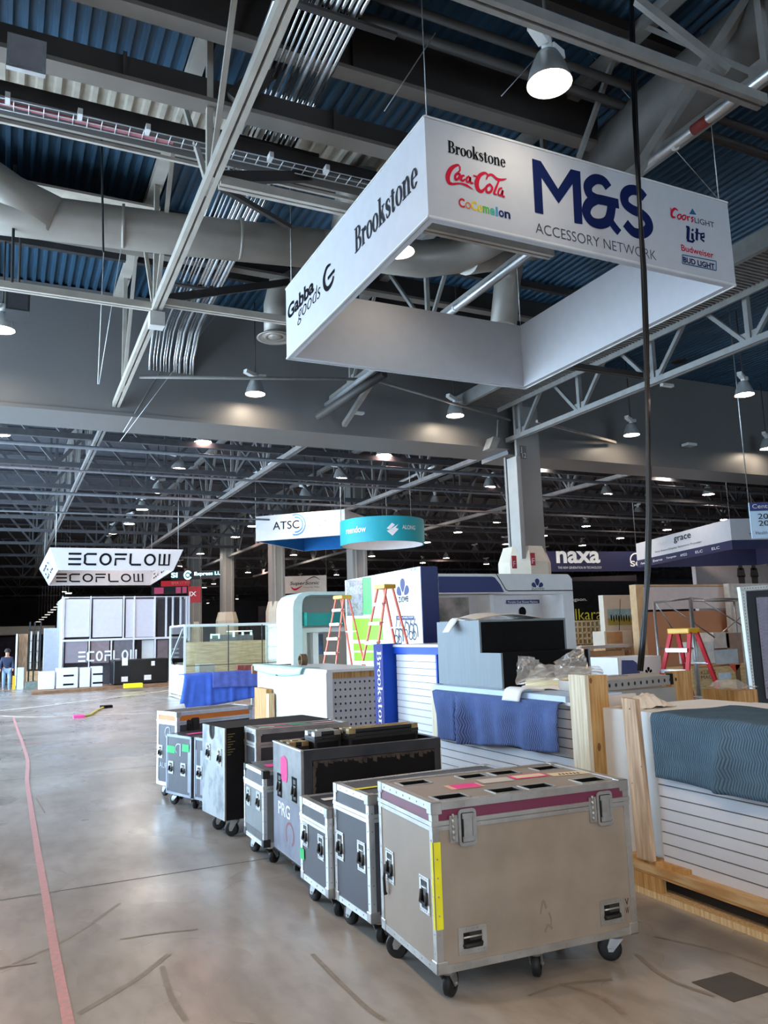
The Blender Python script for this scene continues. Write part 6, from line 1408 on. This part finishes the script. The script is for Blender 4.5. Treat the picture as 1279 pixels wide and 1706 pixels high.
# person
pn = thing('person', 'person in a dark blue jacket and pale jeans stooping at the left edge', 'person', (0, 0, 0))
base = P(10, 1150, Y=34.5); base.z = 0; pn.location = base; hs = .88
def skinned(name, m, verts, edges, rad, root, par):
    me = bpy.data.meshes.new(name); me.from_pydata([tuple(V(v)*hs) for v in verts], edges, []); o = bpy.data.objects.new(name, me); COL.objects.link(o); o.parent = par; me.materials.append(m)
    s = o.modifiers.new('skin', 'SKIN'); s.use_smooth_shade = True
    for i, r in enumerate(rad): me.skin_vertices[0].data[i].radius = (r*hs, r*hs*.9)
    me.skin_vertices[0].data[root].use_root = True
    o.modifiers.new('sub', 'SUBSURF').levels = 1; o.modifiers['sub'].render_levels = 2
    return o
JV = [(0, 0, .95), (0, -.04, 1.15), (0, -.10, 1.38), (0, -.14, 1.50), (0, -.18, 1.60), (0, -.20, 1.74), (.18, -.12, 1.42), (.25, -.10, 1.15), (.24, -.22, .95), (.24, -.27, .87), (-.18, -.12, 1.42), (-.26, -.06, 1.15), (-.26, -.16, .94), (-.26, -.20, .86),
      (.10, 0, .90), (.12, -.16, .50), (.12, -.02, .08), (.12, -.16, .04), (-.10, 0, .90), (-.11, .10, .50), (-.11, .26, .10), (-.11, .14, .04)]
JE = [(0, 1), (1, 2), (2, 3), (3, 4), (4, 5), (2, 6), (6, 7), (7, 8), (8, 9), (2, 10), (10, 11), (11, 12), (12, 13), (0, 14), (14, 15), (15, 16), (16, 17), (0, 18), (18, 19), (19, 20), (20, 21)]
JR = [.14, .14, .15, .06, .09, .09, .07, .05, .04, .035, .07, .05, .04, .035, .09, .065, .045, .04, .09, .065, .045, .04]
skinned('body', mat('skin', '#b98a70', .6), JV, JE, JR, 0, pn)
def sub(ix, grow):
    mp = {k: i for i, k in enumerate(ix)}; return [JV[k] for k in ix], [(mp[a], mp[b]) for a, b in JE if a in mp and b in mp], [JR[k]+grow for k in ix]
v_, e_, r_ = sub([0, 1, 2, 6, 7, 8, 10, 11, 12], .03); skinned('jacket', mat('navy_jacket', '#28324c', .8, var=.1), v_, e_, r_, 0, pn)
v_, e_, r_ = sub([0, 14, 15, 16, 18, 19, 20], .02); skinned('jeans', mat('pale_jeans', '#7f97b8', .8, var=.1), v_, e_, r_, 0, pn)
mb = MB(); mb.lathe([(.0, .12), (.07, .105), (.105, .05), (.112, .0), (.10, -.03)], 14, 0, V((0, -.19, 1.72))*hs); mb.build('hair', mat('dark_hair', '#2b2420', .8), pn)
# glass display case
gl_m = bpy.data.materials.new('display_glass'); gl_m.use_nodes = True; nt = gl_m.node_tree; nt.nodes.clear()
tr_, gs, mx, fz, out = nd(nt, 'ShaderNodeBsdfTransparent'), nd(nt, 'ShaderNodeBsdfGlossy'), nd(nt, 'ShaderNodeMixShader'), nd(nt, 'ShaderNodeFresnel'), nd(nt, 'ShaderNodeOutputMaterial')
tr_.inputs[0].default_value = (.90, .97, .95, 1); gs.inputs['Roughness'].default_value = .03; fz.inputs[0].default_value = 1.6
nt.links.new(fz.outputs[0], mx.inputs[0]); nt.links.new(tr_.outputs[0], mx.inputs[1]); nt.links.new(gs.outputs[0], mx.inputs[2]); nt.links.new(mx.outputs[0], out.inputs[0])
gx0, gx1, gy0, gy1, gz = 4.86, 8.05, 23.85, 26.1, 2.17
gc = thing('glass_booth', 'large clear glass display booth behind the blue cloth-covered table', 'glass booth', (6.4, 25, 0))
gfr = mat('pale_green_frame', '#dfeeea', .25, var=.02)
for x, y in ((gx0, gy0), (gx1, gy0), (gx0, gy1), (gx1, gy1)): MB().box(x-.03, x+.03, y-.03, y+.03, 0, gz).build('post', gfr, gc, True)
for z in (.05, gz):
    for a, b in (((gx0, gy0), (gx1, gy0)), ((gx0, gy0), (gx0, gy1)), ((gx0, gy1), (gx1, gy1)), ((gx1, gy0), (gx1, gy1))): MB().bar((*a, z), (*b, z), .05, .05).build('rail', gfr, gc, True)
for x0, x1 in ((gx0, gx0+1.3), (gx0+1.3, gx0+2.35), (gx0+2.35, gx1)): MB().box(x0+.015, x1-.015, gy0-.006, gy0+.006, .1, gz-.04).build('glass_pane', gl_m, gc, True)
MB().box(gx0-.006, gx0+.006, gy0+.04, gy1-.04, 1.0, gz-.04).build('glass_pane', gl_m, gc, True)
MB().box(gx0-.02, gx0+.02, gy0+.04, gy1-.04, .12, .98).build('frosted_panel', mat('frosted_white', '#e3edf0', .5, var=.03), gc, True)
for x in (gx0+1.3, gx0+2.35): MB().box(x-.012, x+.012, gy0-.012, gy0+.012, 0, gz).build('seam', mat('dark_seam', '#3a4446', .5), gc, True)
for p, q_ in (((gx0-.03, gy0+.1, .15), (gx0-.03, gy1-.1, 1.1)), ((gx0-.03, gy0+.2, gz-.1), (gx0-.03, gy1-.3, 1.2))): MB().bar(p, q_, .02, .02).build('brace_wire', gfr, gc, True)
MB().bar((gx0, gy0-.01, .98), (gx1, gy0-.01, .98), .02, .02).build('mid_rail', MATS['dark_seam'], gc, True)
simple('wood_crate', 'pale wooden crate seen through the glass display booth', 'crate', 27.2, 306, 1066, 445, 1106, 1.4, wood('washed_wood', '#e8d8b4', '#cdb88c', 2, (1, 6, 9)))
simple('white_carton', 'white carton seen through the left part of the glass booth', 'carton', 25, 332, 1106, 358, 1140, .6, white)
for i, (x, lab) in enumerate(((396, 'left red folder standing inside the glass booth'), (409, 'right red folder standing inside the glass booth'))): simple('red_folder', lab, 'folder', 24.6, x, 1108, x+10, 1124, .2, mat('red_card', '#e0707a', .6), zb=.0)
ns = thing('light_frame', 'glowing pale blue light frame behind the glass booth', 'light frame', tuple(P(395, 1055, Y=29)))
cyan_g = glow('pale_cyan_glow', '#bdfaf4', 2.2)
for x0, y0, x1, y1 in ((351, 1056, 366, 1058.5), (351, 1056, 353, 1064), (364, 1056, 366, 1064), (378, 1050, 420, 1053), (388, 1053, 391, 1061), (403, 1053, 406, 1058), (417, 1053, 420, 1058)): mb = MB(); bY(mb, 29, x0, y0, x1, y1, .05); mb.build('light_tube', cyan_g, ns, True)
a, c = P(350, 1070, Y=29.05), P(422, 1056, Y=29.05); MB().box(a.x, c.x, 29.06, 29.1, 0, c.z).build('stand', mat('dim_panel', '#70757a', .6), ns, True)
# blue covered table
tb_ = thing('work_table', 'table under a blue cloth beyond the orange-lidded case', 'table', (5, 20.4, 0))
MB().box(4.2, 6.1, 20.05, 20.8, .84, .88).build('table_top', white, tb_, True)
for x in (4.35, 6.0):
    for y in (20.12, 20.72): MB().box(x-.04, x+.04, y-.04, y+.04, 0, .84).build('leg', white, tb_, True)
def fn_cloth(u, v):
    x = 4.08+u*2.0; s = v*1.35; w = .03*math.sin(x*11)+.02*math.sin(x*23)
    if s < .75: return (x, 20.78-s, .895+.015*math.sin(x*7+s*9))
    d = s-.75; dl = d*(1.25-.35*u)*(1 if u > .06 else .8); return (x-.05*(1-u)*d*4*(u < .2), 20.03-.02-abs(w)*min(1, d*4), .895-min(.83, dl*1.15))
o = drape('table_cloth', cloth_blue, fn_cloth, 40, 24, 2, 1.35, None, .01); tag(o, 'plain blue cloth hanging over the far table', 'cloth')
def fn_cloth2(u, v):
    x = 4.75+u*1.25; s = v*.62; w = .015*math.sin(x*15)
    return (x, 20.62-s, .93) if s < .63*.0 else (x+.1*v*(u > .9), 19.93-abs(w), .935-s*(.62+.05*u))
o = drape('folded_blanket', mat('periwinkle_blanket', '#5a69b8', .9, var=.12, scale=8), fn_cloth2, 24, 10, 1.2, .6, None, .015); tag(o, 'folded periwinkle blanket over the front of the blue cloth', 'blanket')
# teal arch stand
ar = thing('arch_stand', 'pale arched display stand with a teal band, left of the orange ladder', 'display stand', tuple(P(530, 1100, Y=17)))
YA = 17.0; mint_w = mat('pale_mint_panel', '#c3d6d8', .45, var=.03)
pa = [(488, 1112), (488, 1012), (490, 1001), (496, 992), (505, 987), (515, 985.5), (592, 985.5)]; pi = [(592, 991), (518, 991), (509, 994), (504, 1000), (503, 1010), (503, 1112)]
pt3 = [P(x, y, Y=YA) for x, y in pa]; pt4 = [P(x, y, Y=YA) for x, y in reversed(pi)]
for p in (pt3[0], pt4[0]): p.z = 0
mb = MB()
for i in range(len(pt3)-1):
    j = min(i, len(pt4)-2); a, b = pt3[i], pt3[i+1]; k = lambda t: pt4[min(len(pt4)-1, max(0, t))]
outl = pt3+[P(x, y, Y=YA) for x, y in pi[:-1]]+[pt4[0]]
mb.prism(outl, (0, 1.2, 0)); mb.build('arch', mint_w, ar, True)
a, c = P(503, 1112, Y=YA+1.1), P(592, 990, Y=YA+1.1); MB().box(a.x, c.x, YA+1.1, YA+1.2, 0, c.z).build('back_wall', mat('soft_grey_panel', '#d4dad9', .5, var=.02), ar, True)
mb = MB(); bY(mb, YA+.1, 507, 1020, 585, 1043, .25); mb.build('teal_band', mat('deep_teal_panel', '#1c8f8c', .45, var=.03), ar, True)
mb = MB(); bY(mb, YA+.08, 507, 1020, 511, 1043, .2); mb.build('bright_edge', mat('cyan_edge', '#35d6d8', .4), ar, True)
mb = MB(); bY(mb, YA+.2, 503, 1044, 592, 1054, .3); mb.build('lintel', zw, ar, True)
for x0, x1 in ((503, 511), (522, 530)): a, c = P(x0, 1110, Y=YA+.2), P(x1, 1054, Y=YA+.2); MB().box(a.x, c.x, YA+.2, YA+.4, 0, c.z).build('post', zw, ar, True)
mb = MB(); bY(mb, YA+.25, 531, 1056, 538, 1090, .1); mb.build('blue_print', mat('photo_blue', '#3f6fae', .5, col2='#39404a', scale=6), ar, True)
# lit signs and banners far left
r, f, L, H = flat_sign('lit_sign', 'dark sign with glowing white-blue lettering right of the flared white sign', 50, 285, 952, 392, 966, mat('black_sign', '#10131a', .6), th=.3)
bl_g = glow('icy_glow', '#a9efff', 3.5)
text('Express LUCK', bl_g, r, f, L*.36, H*.3, L*.56, H*.55, bold=.02); mb = MB(); arc_ring(mb, f, L*.26, H*.5, H*.5, H*.55, .1, .1, 30, 330); arc_ring(mb, f, L*.26, H*.5, H*.2, H*.2, .12, .12); mb.build('ring_logo', bl_g, r, True); text('SI', bl_g, r, f, L*.0, H*.25, L*.1, H*.6, bold=.03)
r, f, L, H = flat_sign('lit_sign', 'red illuminated band seen just under the flared white sign', 52, 268, 968, 318, 977, glow('red_band_glow', '#c83a48', .55), th=.2); text('SMART TV', mat('orange_ink', '#f0b090', .5), r, f, L*.35, H*.25, L*.6, H*.5)
r, f, L, H = flat_sign('video_wall', 'dark video wall with pink pictures above the two-storey booth', 51, 252, 978, 312, 991, st_black, th=.2)
pk = glow('pink_screen', '#c05a80', .6)
for x0, x1 in ((.08, .34), (.68, .82), (.86, .98)): mb = MB(); rect(mb, f, L*x0, H*.1, L*x1, H*.9); mb.build('lit_picture', pk, r, True)
r, f, L, H = flat_sign('hanging_sign', 'red square banner with white lettering beside the two-storey booth', 46, 313, 977, 334, 1004, mat('red_banner', '#a8202c', .6), th=.15); text('IX', wi, r, f, L*.12, H*.4, L*.55, H*.28, bold=.02)
for i, (x, y) in enumerate(((403, 985), (416, 983), (434, 980), (405, 1040))):
    pass
far_w = thing('far_beam', 'pale lit beam across the far end of the hall at the left', 'beam', (-2, 70, 2.5)); a, c = P(-60, 1060, Y=70), P(92, 1042, Y=70); MB().box(XL, c.x, 70, 70.5, a.z, c.z).build('beam', mat('cream_beam', '#cfc8b8', .5, var=.05), far_w, True)
MB().box(XL, XL+.3, 70, 70.5, 0, a.z).build('pier', MATS['cream_beam'], far_w, True)
# clutter of dark far stands so the floor does not run out into emptiness
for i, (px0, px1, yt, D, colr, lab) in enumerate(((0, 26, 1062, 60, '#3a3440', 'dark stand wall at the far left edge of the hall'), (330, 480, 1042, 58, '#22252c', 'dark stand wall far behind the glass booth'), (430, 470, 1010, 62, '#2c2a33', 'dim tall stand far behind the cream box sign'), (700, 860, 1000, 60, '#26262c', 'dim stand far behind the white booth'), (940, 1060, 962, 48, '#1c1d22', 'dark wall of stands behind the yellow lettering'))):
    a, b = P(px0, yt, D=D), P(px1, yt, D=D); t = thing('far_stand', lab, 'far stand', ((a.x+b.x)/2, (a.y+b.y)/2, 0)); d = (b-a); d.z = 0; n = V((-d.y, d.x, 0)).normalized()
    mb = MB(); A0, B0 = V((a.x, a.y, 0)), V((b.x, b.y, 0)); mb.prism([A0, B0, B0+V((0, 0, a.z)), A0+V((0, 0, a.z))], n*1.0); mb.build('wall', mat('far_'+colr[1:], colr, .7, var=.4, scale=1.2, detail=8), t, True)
# ------------------------------------------------------------------ right background
YK = 20.0
kw = thing('exhibition_stand', 'black stand wall with yellow lettering right of the white booth', 'exhibition stand', (16.5, YK, 0))
a, c = P(948, 1042, Y=YK), P(1060, 968, Y=YK); MB().box(a.x, c.x, YK, YK+.3, 0, c.z).build('wall', black, kw, True)
ylw = mat('yellow_ink', '#e8e04a', .5, emit=.0); tY('lkaraoke', ylw, kw, YK, 959, 1033, 1034, 1013, bold=-.005); tY('singson.', wi, kw, YK, 945, 1003, 977, 996, bold=.01)
mb = MB(); bY(mb, YK-.02, 960, 1034, 1012, 1036, .02); mb.build('shelf_line', MATS['cream_foam'], kw, True)
pgn = thing('pigeonhole_rack', 'cream pigeonhole rack under the yellow lettering', 'rack', tuple(P(985, 1070, Y=19.2))); cream = mat('cream_board', '#dccba4', .6, var=.05)
a, c = P(957, 1074, Y=19.2), P(1012, 1034, Y=19.2); nx, nz = 8, 4
mb = MB(); w, h = (c.x-a.x)/nx, (c.z-a.z)/nz
for i in range(nx+1): mb.box(a.x+i*w-.02, a.x+i*w+.02, 19.2, 19.5, a.z, c.z)
for j in range(nz+1): mb.box(a.x-.02, c.x+.02, 19.2, 19.5, a.z+j*h-.025, a.z+j*h+.025)
mb.box(a.x, c.x, 19.5, 19.52, a.z, c.z); mb.build('grid', cream, pgn, True); MB().box(a.x, c.x, 19.2, 19.5, 0, a.z).build('base', cream, pgn, True)
cpn = simple('picture_board', 'cream panel with a beach photograph left of the tan partition', 'panel', 18.4, 1008, 991, 1058, 1049, .2, mat('cream_wall', '#d9d0bf', .55, var=.03))
mb = MB(); qY(mb, 18.39, 1013, 1014, 1057, 1042, 0); mb.build('beach_photo', mat('photo_sky', '#8fb3b8', .5), cpn, True); mb = MB(); qY(mb, 18.386, 1013, 1029, 1057, 1042, 0); mb.build('sand', mat('photo_sand', '#a79c4c', .5), cpn, True)
mb = MB(); f8 = FY(18.38, .004)
for i in range(9): p = P(1018+i*4.2, 1029+(i % 2)*1.5, Y=18.38); ell(mb, f8, p.x, p.z, .025, .10)
mb.build('figure_silhouettes', ink, cpn, True); MB().cyl(P(1033, 998, Y=18.35), P(1031, 1060, Y=18.35), .008, 5).build('cord', ink, cpn, True)
sh = simple('cardboard_shelf', 'open cardboard shelf box below the cream panel', 'shelf', 17.8, 1008, 1050, 1062, 1078, .5, mat('cream_wall', '#d9d0bf'), zb=None)
mb = MB(); bY(mb, 17.79, 1011, 1052, 1036, 1072, .01); mb.build('recess', card, sh, True); mb = MB(); bY(mb, 17.79, 1054, 1052, 1061, 1072, .01); mb.build('recess', card, sh, True)
a = P(1008, 1078, Y=17.8); MB().box(a.x, a.x+.72, 17.8, 18.3, 0, a.z).build('pedestal', plywood, sh, True)
gs_ = simple('grey_shelf_board', 'long pale grey shelf board in front of the cardboard shelf', 'shelf board', 17.3, 962, 1073, 1060, 1082, .4, mat('pale_grey_board', '#bab5b2', .5, var=.04), zb=None)
for px in (966, 1052): a = P(px, 1083, Y=17.3); MB().box(a.x-.05, a.x+.05, 17.35, 17.65, 0, P(1010, 1082.5, Y=17.3).z).build('support', plywood, gs_, True)
simple('cardboard_column', 'brown cardboard stack under the grey shelf board', 'cardboard stack', 17.35, 978, 1083, 1040, 1140, .4, card)
tp_ = thing('partition_wall', 'wide partition of white upper and tan lower panels behind the scaffold', 'partition', (18, 17.0, 0)); YT = 17.0
for nm, m, x0, y0, x1, y1 in (('upper_panel', mat('pinkish_white_panel', '#e2d6d2', .5, var=.03), 1068, 977, 1226, 1016), ('lower_panel', mat('tan_panel', '#c98f68', .55, var=.08, scale=.8), 1068, 1016, 1232, 1150)):
    a, c = P(x0, y1, Y=YT), P(x1, y0, Y=YT); a.x = P(x0, 977, Y=YT).x; MB().box(a.x, c.x, YT, YT+.1, 0 if nm == 'lower_panel' else a.z-.3*0, c.z).build(nm, m, tp_, True)
for x0, y0, x1, y1 in ((1056, 974, 1068, 1150), (1222, 975, 1227, 1150)): a, c = P(x0, y0, Y=YT-.05), P(x1, y0, Y=YT-.05); MB().box(a.x, c.x, YT-.1, YT+.15, 0, c.z).build('edge_post', mat('light_oak', '#dcb98a', .55, var=.08), tp_, True)
a, c = P(1060, 977, Y=YT), P(1227, 974, Y=YT); MB().box(a.x, c.x, YT-.02, YT+.12, a.z, a.z+.05).build('top_rail', MATS['light_oak'], tp_, True)
gw = simple('grey_wall', 'pale grey wall with two dark standing figures printed on it, at the right edge', 'wall panel', 24, 1163, 940, 1340, 1000, .2, mat('pinkish_grey_wall', '#b3a8a6', .6, var=.04))
mb = MB(); f9 = FY(24, .006)
for px in (1236, 1258): p = P(px, 976, Y=24); q0 = P(px, 943, Y=24); h = q0.z-p.z; ell(mb, f9, p.x, q0.z-.05, .13, .14); mb.poly([f9(p.x-.26, p.z+h*.45), f9(p.x+.26, p.z+h*.45), f9(p.x+.2, p.z+h*.9), f9(p.x-.2, p.z+h*.9)]); mb.poly([f9(p.x-.18, p.z), f9(p.x+.18, p.z), f9(p.x+.2, p.z+h*.5), f9(p.x-.2, p.z+h*.5)])
mb.build('printed_figure', mat('faded_black_print', '#4a4340', .7), gw, True)
simple('white_screen', 'white low panel right of the tan partition', 'panel', 16.6, 1228, 972, 1300, 1120, .2, mat('cream_wall2', '#dcd8cc', .5))
# scaffold frame
sc = thing('scaffold_frame', 'grey tubular scaffold frame around the red step ladder', 'scaffold', tuple(P(1150, 1140, Y=11.5)))
def tubeP(nm, a, b, r=.02): MB().cyl(a, b, r, 8).build(nm, steel, sc, True)
pA, pB, pC, pD = P(1089, 1004, Y=11.5), P(1148, 997, Y=11.5), P(1222, 1001, Y=13.0), P(1236, 998, Y=11.5)
for p in (pA, pB, pC, pD): tubeP('upright', p, V((p.x, p.y, 0)), .024)
tubeP('upright', pB+V((.05, 0, 0)), V((pB.x+.05, pB.y, 0)), .024)
tubeP('top_rail', pA, pB); tubeP('top_rail', pB, pD); tubeP('top_rail', P(1150, 1001, Y=13), pC); tubeP('top_rail', pD, pC); tubeP('top_rail', P(1150, 1001, Y=13), pB)
tubeP('cross_brace', P(1107, 1004, Y=11.6), P(1190, 1062, Y=11.6), .014); tubeP('cross_brace', P(1172, 1002, Y=12.9), P(1240, 1045, Y=12.9), .014); tubeP('cross_brace', P(1236, 1026, Y=12.8), P(1185, 1068, Y=12.8), .014); tubeP('cross_brace', P(1093, 1006, Y=11.6), P(1122, 1050, Y=11.6), .012)
tubeP('mid_rail', P(1094, 1080, Y=11.5), P(1156, 1080, Y=11.5), .016)
# small white box with the petal logo
bx_ = thing('display_box', 'white and navy box with a petal logo, behind the perforated steel beam', 'display box', tuple(P(1060, 1140, Y=8.2)))
YX = 8.6; a, c = P(1034, 1150, Y=YX), P(1100, 1092, Y=YX); MB().box(a.x, c.x, YX, YX+.5, a.z-.1, c.z).build('body', zw, bx_, True); MB().box(a.x-.02, a.x, YX, YX+.6, a.z-.1, c.z).build('white_side', white, bx_, True)
MB().box(a.x, c.x, YX, YX+.5, 0, a.z-.1).build('plinth', plywood, bx_, True)
mb = MB(); f7 = FY(YX, .004); mb.poly([f7(*(lambda p: (p.x, p.z))(P(*q_, Y=YX))) for q_ in ((1035, 1140), (1074, 1140), (1066, 1122), (1060, 1104), (1054, 1100), (1035, 1100))]); mb.build('navy_panel', zn, bx_, True)
c0 = P(1080, 1119, Y=YX); mb = MB(); petals(mb, f7, c0.x, c0.z-.02, .085); mb.build('petal_logo', ink, bx_, True); tY('ZUOWEI', ink, bx_, YX, 1074, 1125, 1087, 1122)
# crates and boxes on the right
cr = simple('wood_crate', 'large pine crate with a white label behind the red step ladder', 'crate', 12.4, 1158, 1107, 1262, 1180, .9, wood('crate_ply', '#dcc08e', '#c9a870', 2, (2, 9, 9)))
mb = MB(); bY(mb, 12.39, 1198, 1120, 1217, 1133, .01); mb.build('paper_label', mat('blue_white_label', '#cfdde8', .7), cr, True); mb = MB(); p0, p1, p2 = P(1214, 1107, Y=12.38), P(1234, 1107, Y=12.38), P(1225, 1120, Y=12.38); mb.prism([p0, p1, p2], (0, .005, 0)); mb.build('red_flap', mat('red_paper', '#e0543f', .6), cr, True)
mb = MB(); bY(mb, 12.38, 1229, 1107, 1232, 1150, .012); mb.build('batten_gap', mat('brown_gap', '#7a5f3c', .7), cr, True); tY('KLING\nMAG', mat('brown_ink', '#4a3b2a', .6), cr, 12.37, 1168, 1132, 1191, 1116)
simple('carton', 'white carton left of the stacked cartons on the pine crate', 'carton', 12.5, 1162, 1069, 1188, 1106, .5, mat('offwhite_carton', '#d9d6d0', .6), zb=P(1170, 1106, Y=12.5).z)
simple('carton', 'brown and white carton, uppermost of the two stacked on the pine crate', 'carton', 12.6, 1190, 1053, 1213, 1080.2, .4, mat('pale_carton', '#cdbfb2', .6), zb=None)
simple('brown_carton', 'plain brown carton beside the uppermost carton on the pine crate', 'carton', 12.6, 1213.3, 1054, 1234, 1105, .4, mat('brown_carton', '#9b7f6c', .7), zb=P(1220, 1106, Y=12.6).z)
simple('carton', 'grey carton printed with blue, lowest of the two stacked on the pine crate', 'carton', 12.55, 1192, 1081, 1228, 1106, .04, mat('grey_blue_carton', '#a9b6bd', .5, col2='#c9d0d4', scale=4), zb=P(1200, 1106.5, Y=12.55).z)
# black mesh display with perforated frame at right edge
dm = thing('display_rack', 'black display rack with a perforated white frame at the right edge', 'display rack', tuple(P(1260, 1160, Y=7.0))); YD = 7.4
a, c = P(1240, 1170, Y=YD), P(1340, 976, Y=YD)
MB().prism([P(1260, 1400, Y=YD+.06), P(1360, 1400, Y=YD+.06), P(1360, 978, Y=YD+.06), P(1243, 985, Y=YD+.06)], (0, .06, 0)).build('cabinet', mat('charcoal_laminate', '#2a2b2f', .5, var=.1), dm, True)
fw = mat('white_steel_frame', '#e4ecea', .4, var=.02)
def fbar(pts):
    mb = MB(); q3 = [P(*p, Y=YD) for p in pts]; mb.prism(q3, (0, .05, 0)); mb.build('frame_bar', fw, dm, True)
fbar([(1254, 1152), (1258, 1152), (1241, 982), (1233, 982)]); fbar([(1233, 984), (1345, 976), (1345, 970), (1232, 978)])
mb = MB(); f6 = FY(YD, .003)
for i in range(30): p = P(1237.5+i*.62, 990+i*5.4, Y=YD); ell(mb, f6, p.x, p.z, .006, .009, n=8)
for i in range(16): p = P(1240+i*4.5, 980.4-i*.30, Y=YD); ell(mb, f6, p.x, p.z, .009, .006, n=8)
mb.build('slot_holes', ink, dm, True)
mb = MB(); A0, B0 = P(1264, 995, Y=YD), P(1340, 990, Y=YD); A1 = P(1277, 1165, Y=YD)
for i in range(30): z = A1.z+(A0.z-A1.z)*i/29; mb.box(A0.x+.02, B0.x, YD+.03, YD+.045, z-.003, z+.003)
mb.build('wire_grid', steel, dm, True); MB().box(A0.x, B0.x, YD+.046, YD+.0495, A1.z, A0.z).build('back_sheet', mat('dusty_rose_sheet', '#a7a0b4', .4, var=.1), dm, True)
# ------------------------------------------------------------------ floor marks
def floor_strip(name, lab, cat, pts, w, m, z=.002):
    mb = MB(); f = frame((0, 0, z), (1, 0, 0), (0, 1, 0), 0); ribbon(mb, f, [fp(*p) for p in pts], w, 0, 8); o = mb.build(name, m); tag(o, lab, cat); return o
floor_strip('floor_tape', 'long worn pink tape line running away along the floor at the left', 'tape line', [(117, 1720), (105, 1660), (90, 1580), (77, 1500), (63, 1420), (52, 1350), (45, 1300), (46, 1268), (38, 1240), (30, 1218), (22, 1195)], .052, mat('worn_pink_tape', '#c48a8c', .6, col2='#a38a84', scale=30, lo=.3, hi=.6))
floor_strip('floor_tape', 'short pink tape cross mark on the long pink line', 'tape mark', [(25, 1240), (65, 1237)], .10, MATS['worn_pink_tape'], .003)
floor_strip('floor_tape', 'pale tape line crossing the floor before the timber skid', 'tape line', [(0, 1184), (60, 1178), (150, 1167), (282, 1150)], .14, mat('cream_tape', '#e5dfd0', .6))
floor_strip('floor_tape', 'faint cream tape line running from the left edge towards the orange-lidded case', 'tape line', [(0, 1193), (60, 1195), (160, 1191), (250, 1189)], .09, MATS['cream_tape'])
sp = thing('ratchet_strap', 'yellow strap with a pink end dropped on the floor beyond the cases', 'strap', tuple(P(150, 1190, Z=0)))
mb = MB(); mb.tube([(*fp(*p), .02) for p in ((132, 1195), (150, 1193), (160, 1186), (172, 1180), (178, 1179))], .03, 6); mb.build('strap', mat('yellow_strap', '#c9c465', .7), sp, True); c = P(131, 1195, Z=0); MB().box(c.x-.12, c.x+.12, c.y-.15, c.y+.15, 0, .05).build('pink_end', pink, sp, True); c = P(177, 1179, Z=0); MB().box(c.x-.15, c.x+.15, c.y-.15, c.y+.15, 0, .06).build('buckle', ink, sp, True)
fb = MB(); fb.prism([P(1152, 1637, Z=0), P(1222, 1670, Z=0), P(1290, 1650, Z=0), P(1218, 1620, Z=0)], (0, 0, .003)); tag(fb.build('floor_box_cover', mat('iron_cover', '#4d4640', .55, var=.15)), 'dark metal floor box cover near the bottom right corner', 'floor cover')
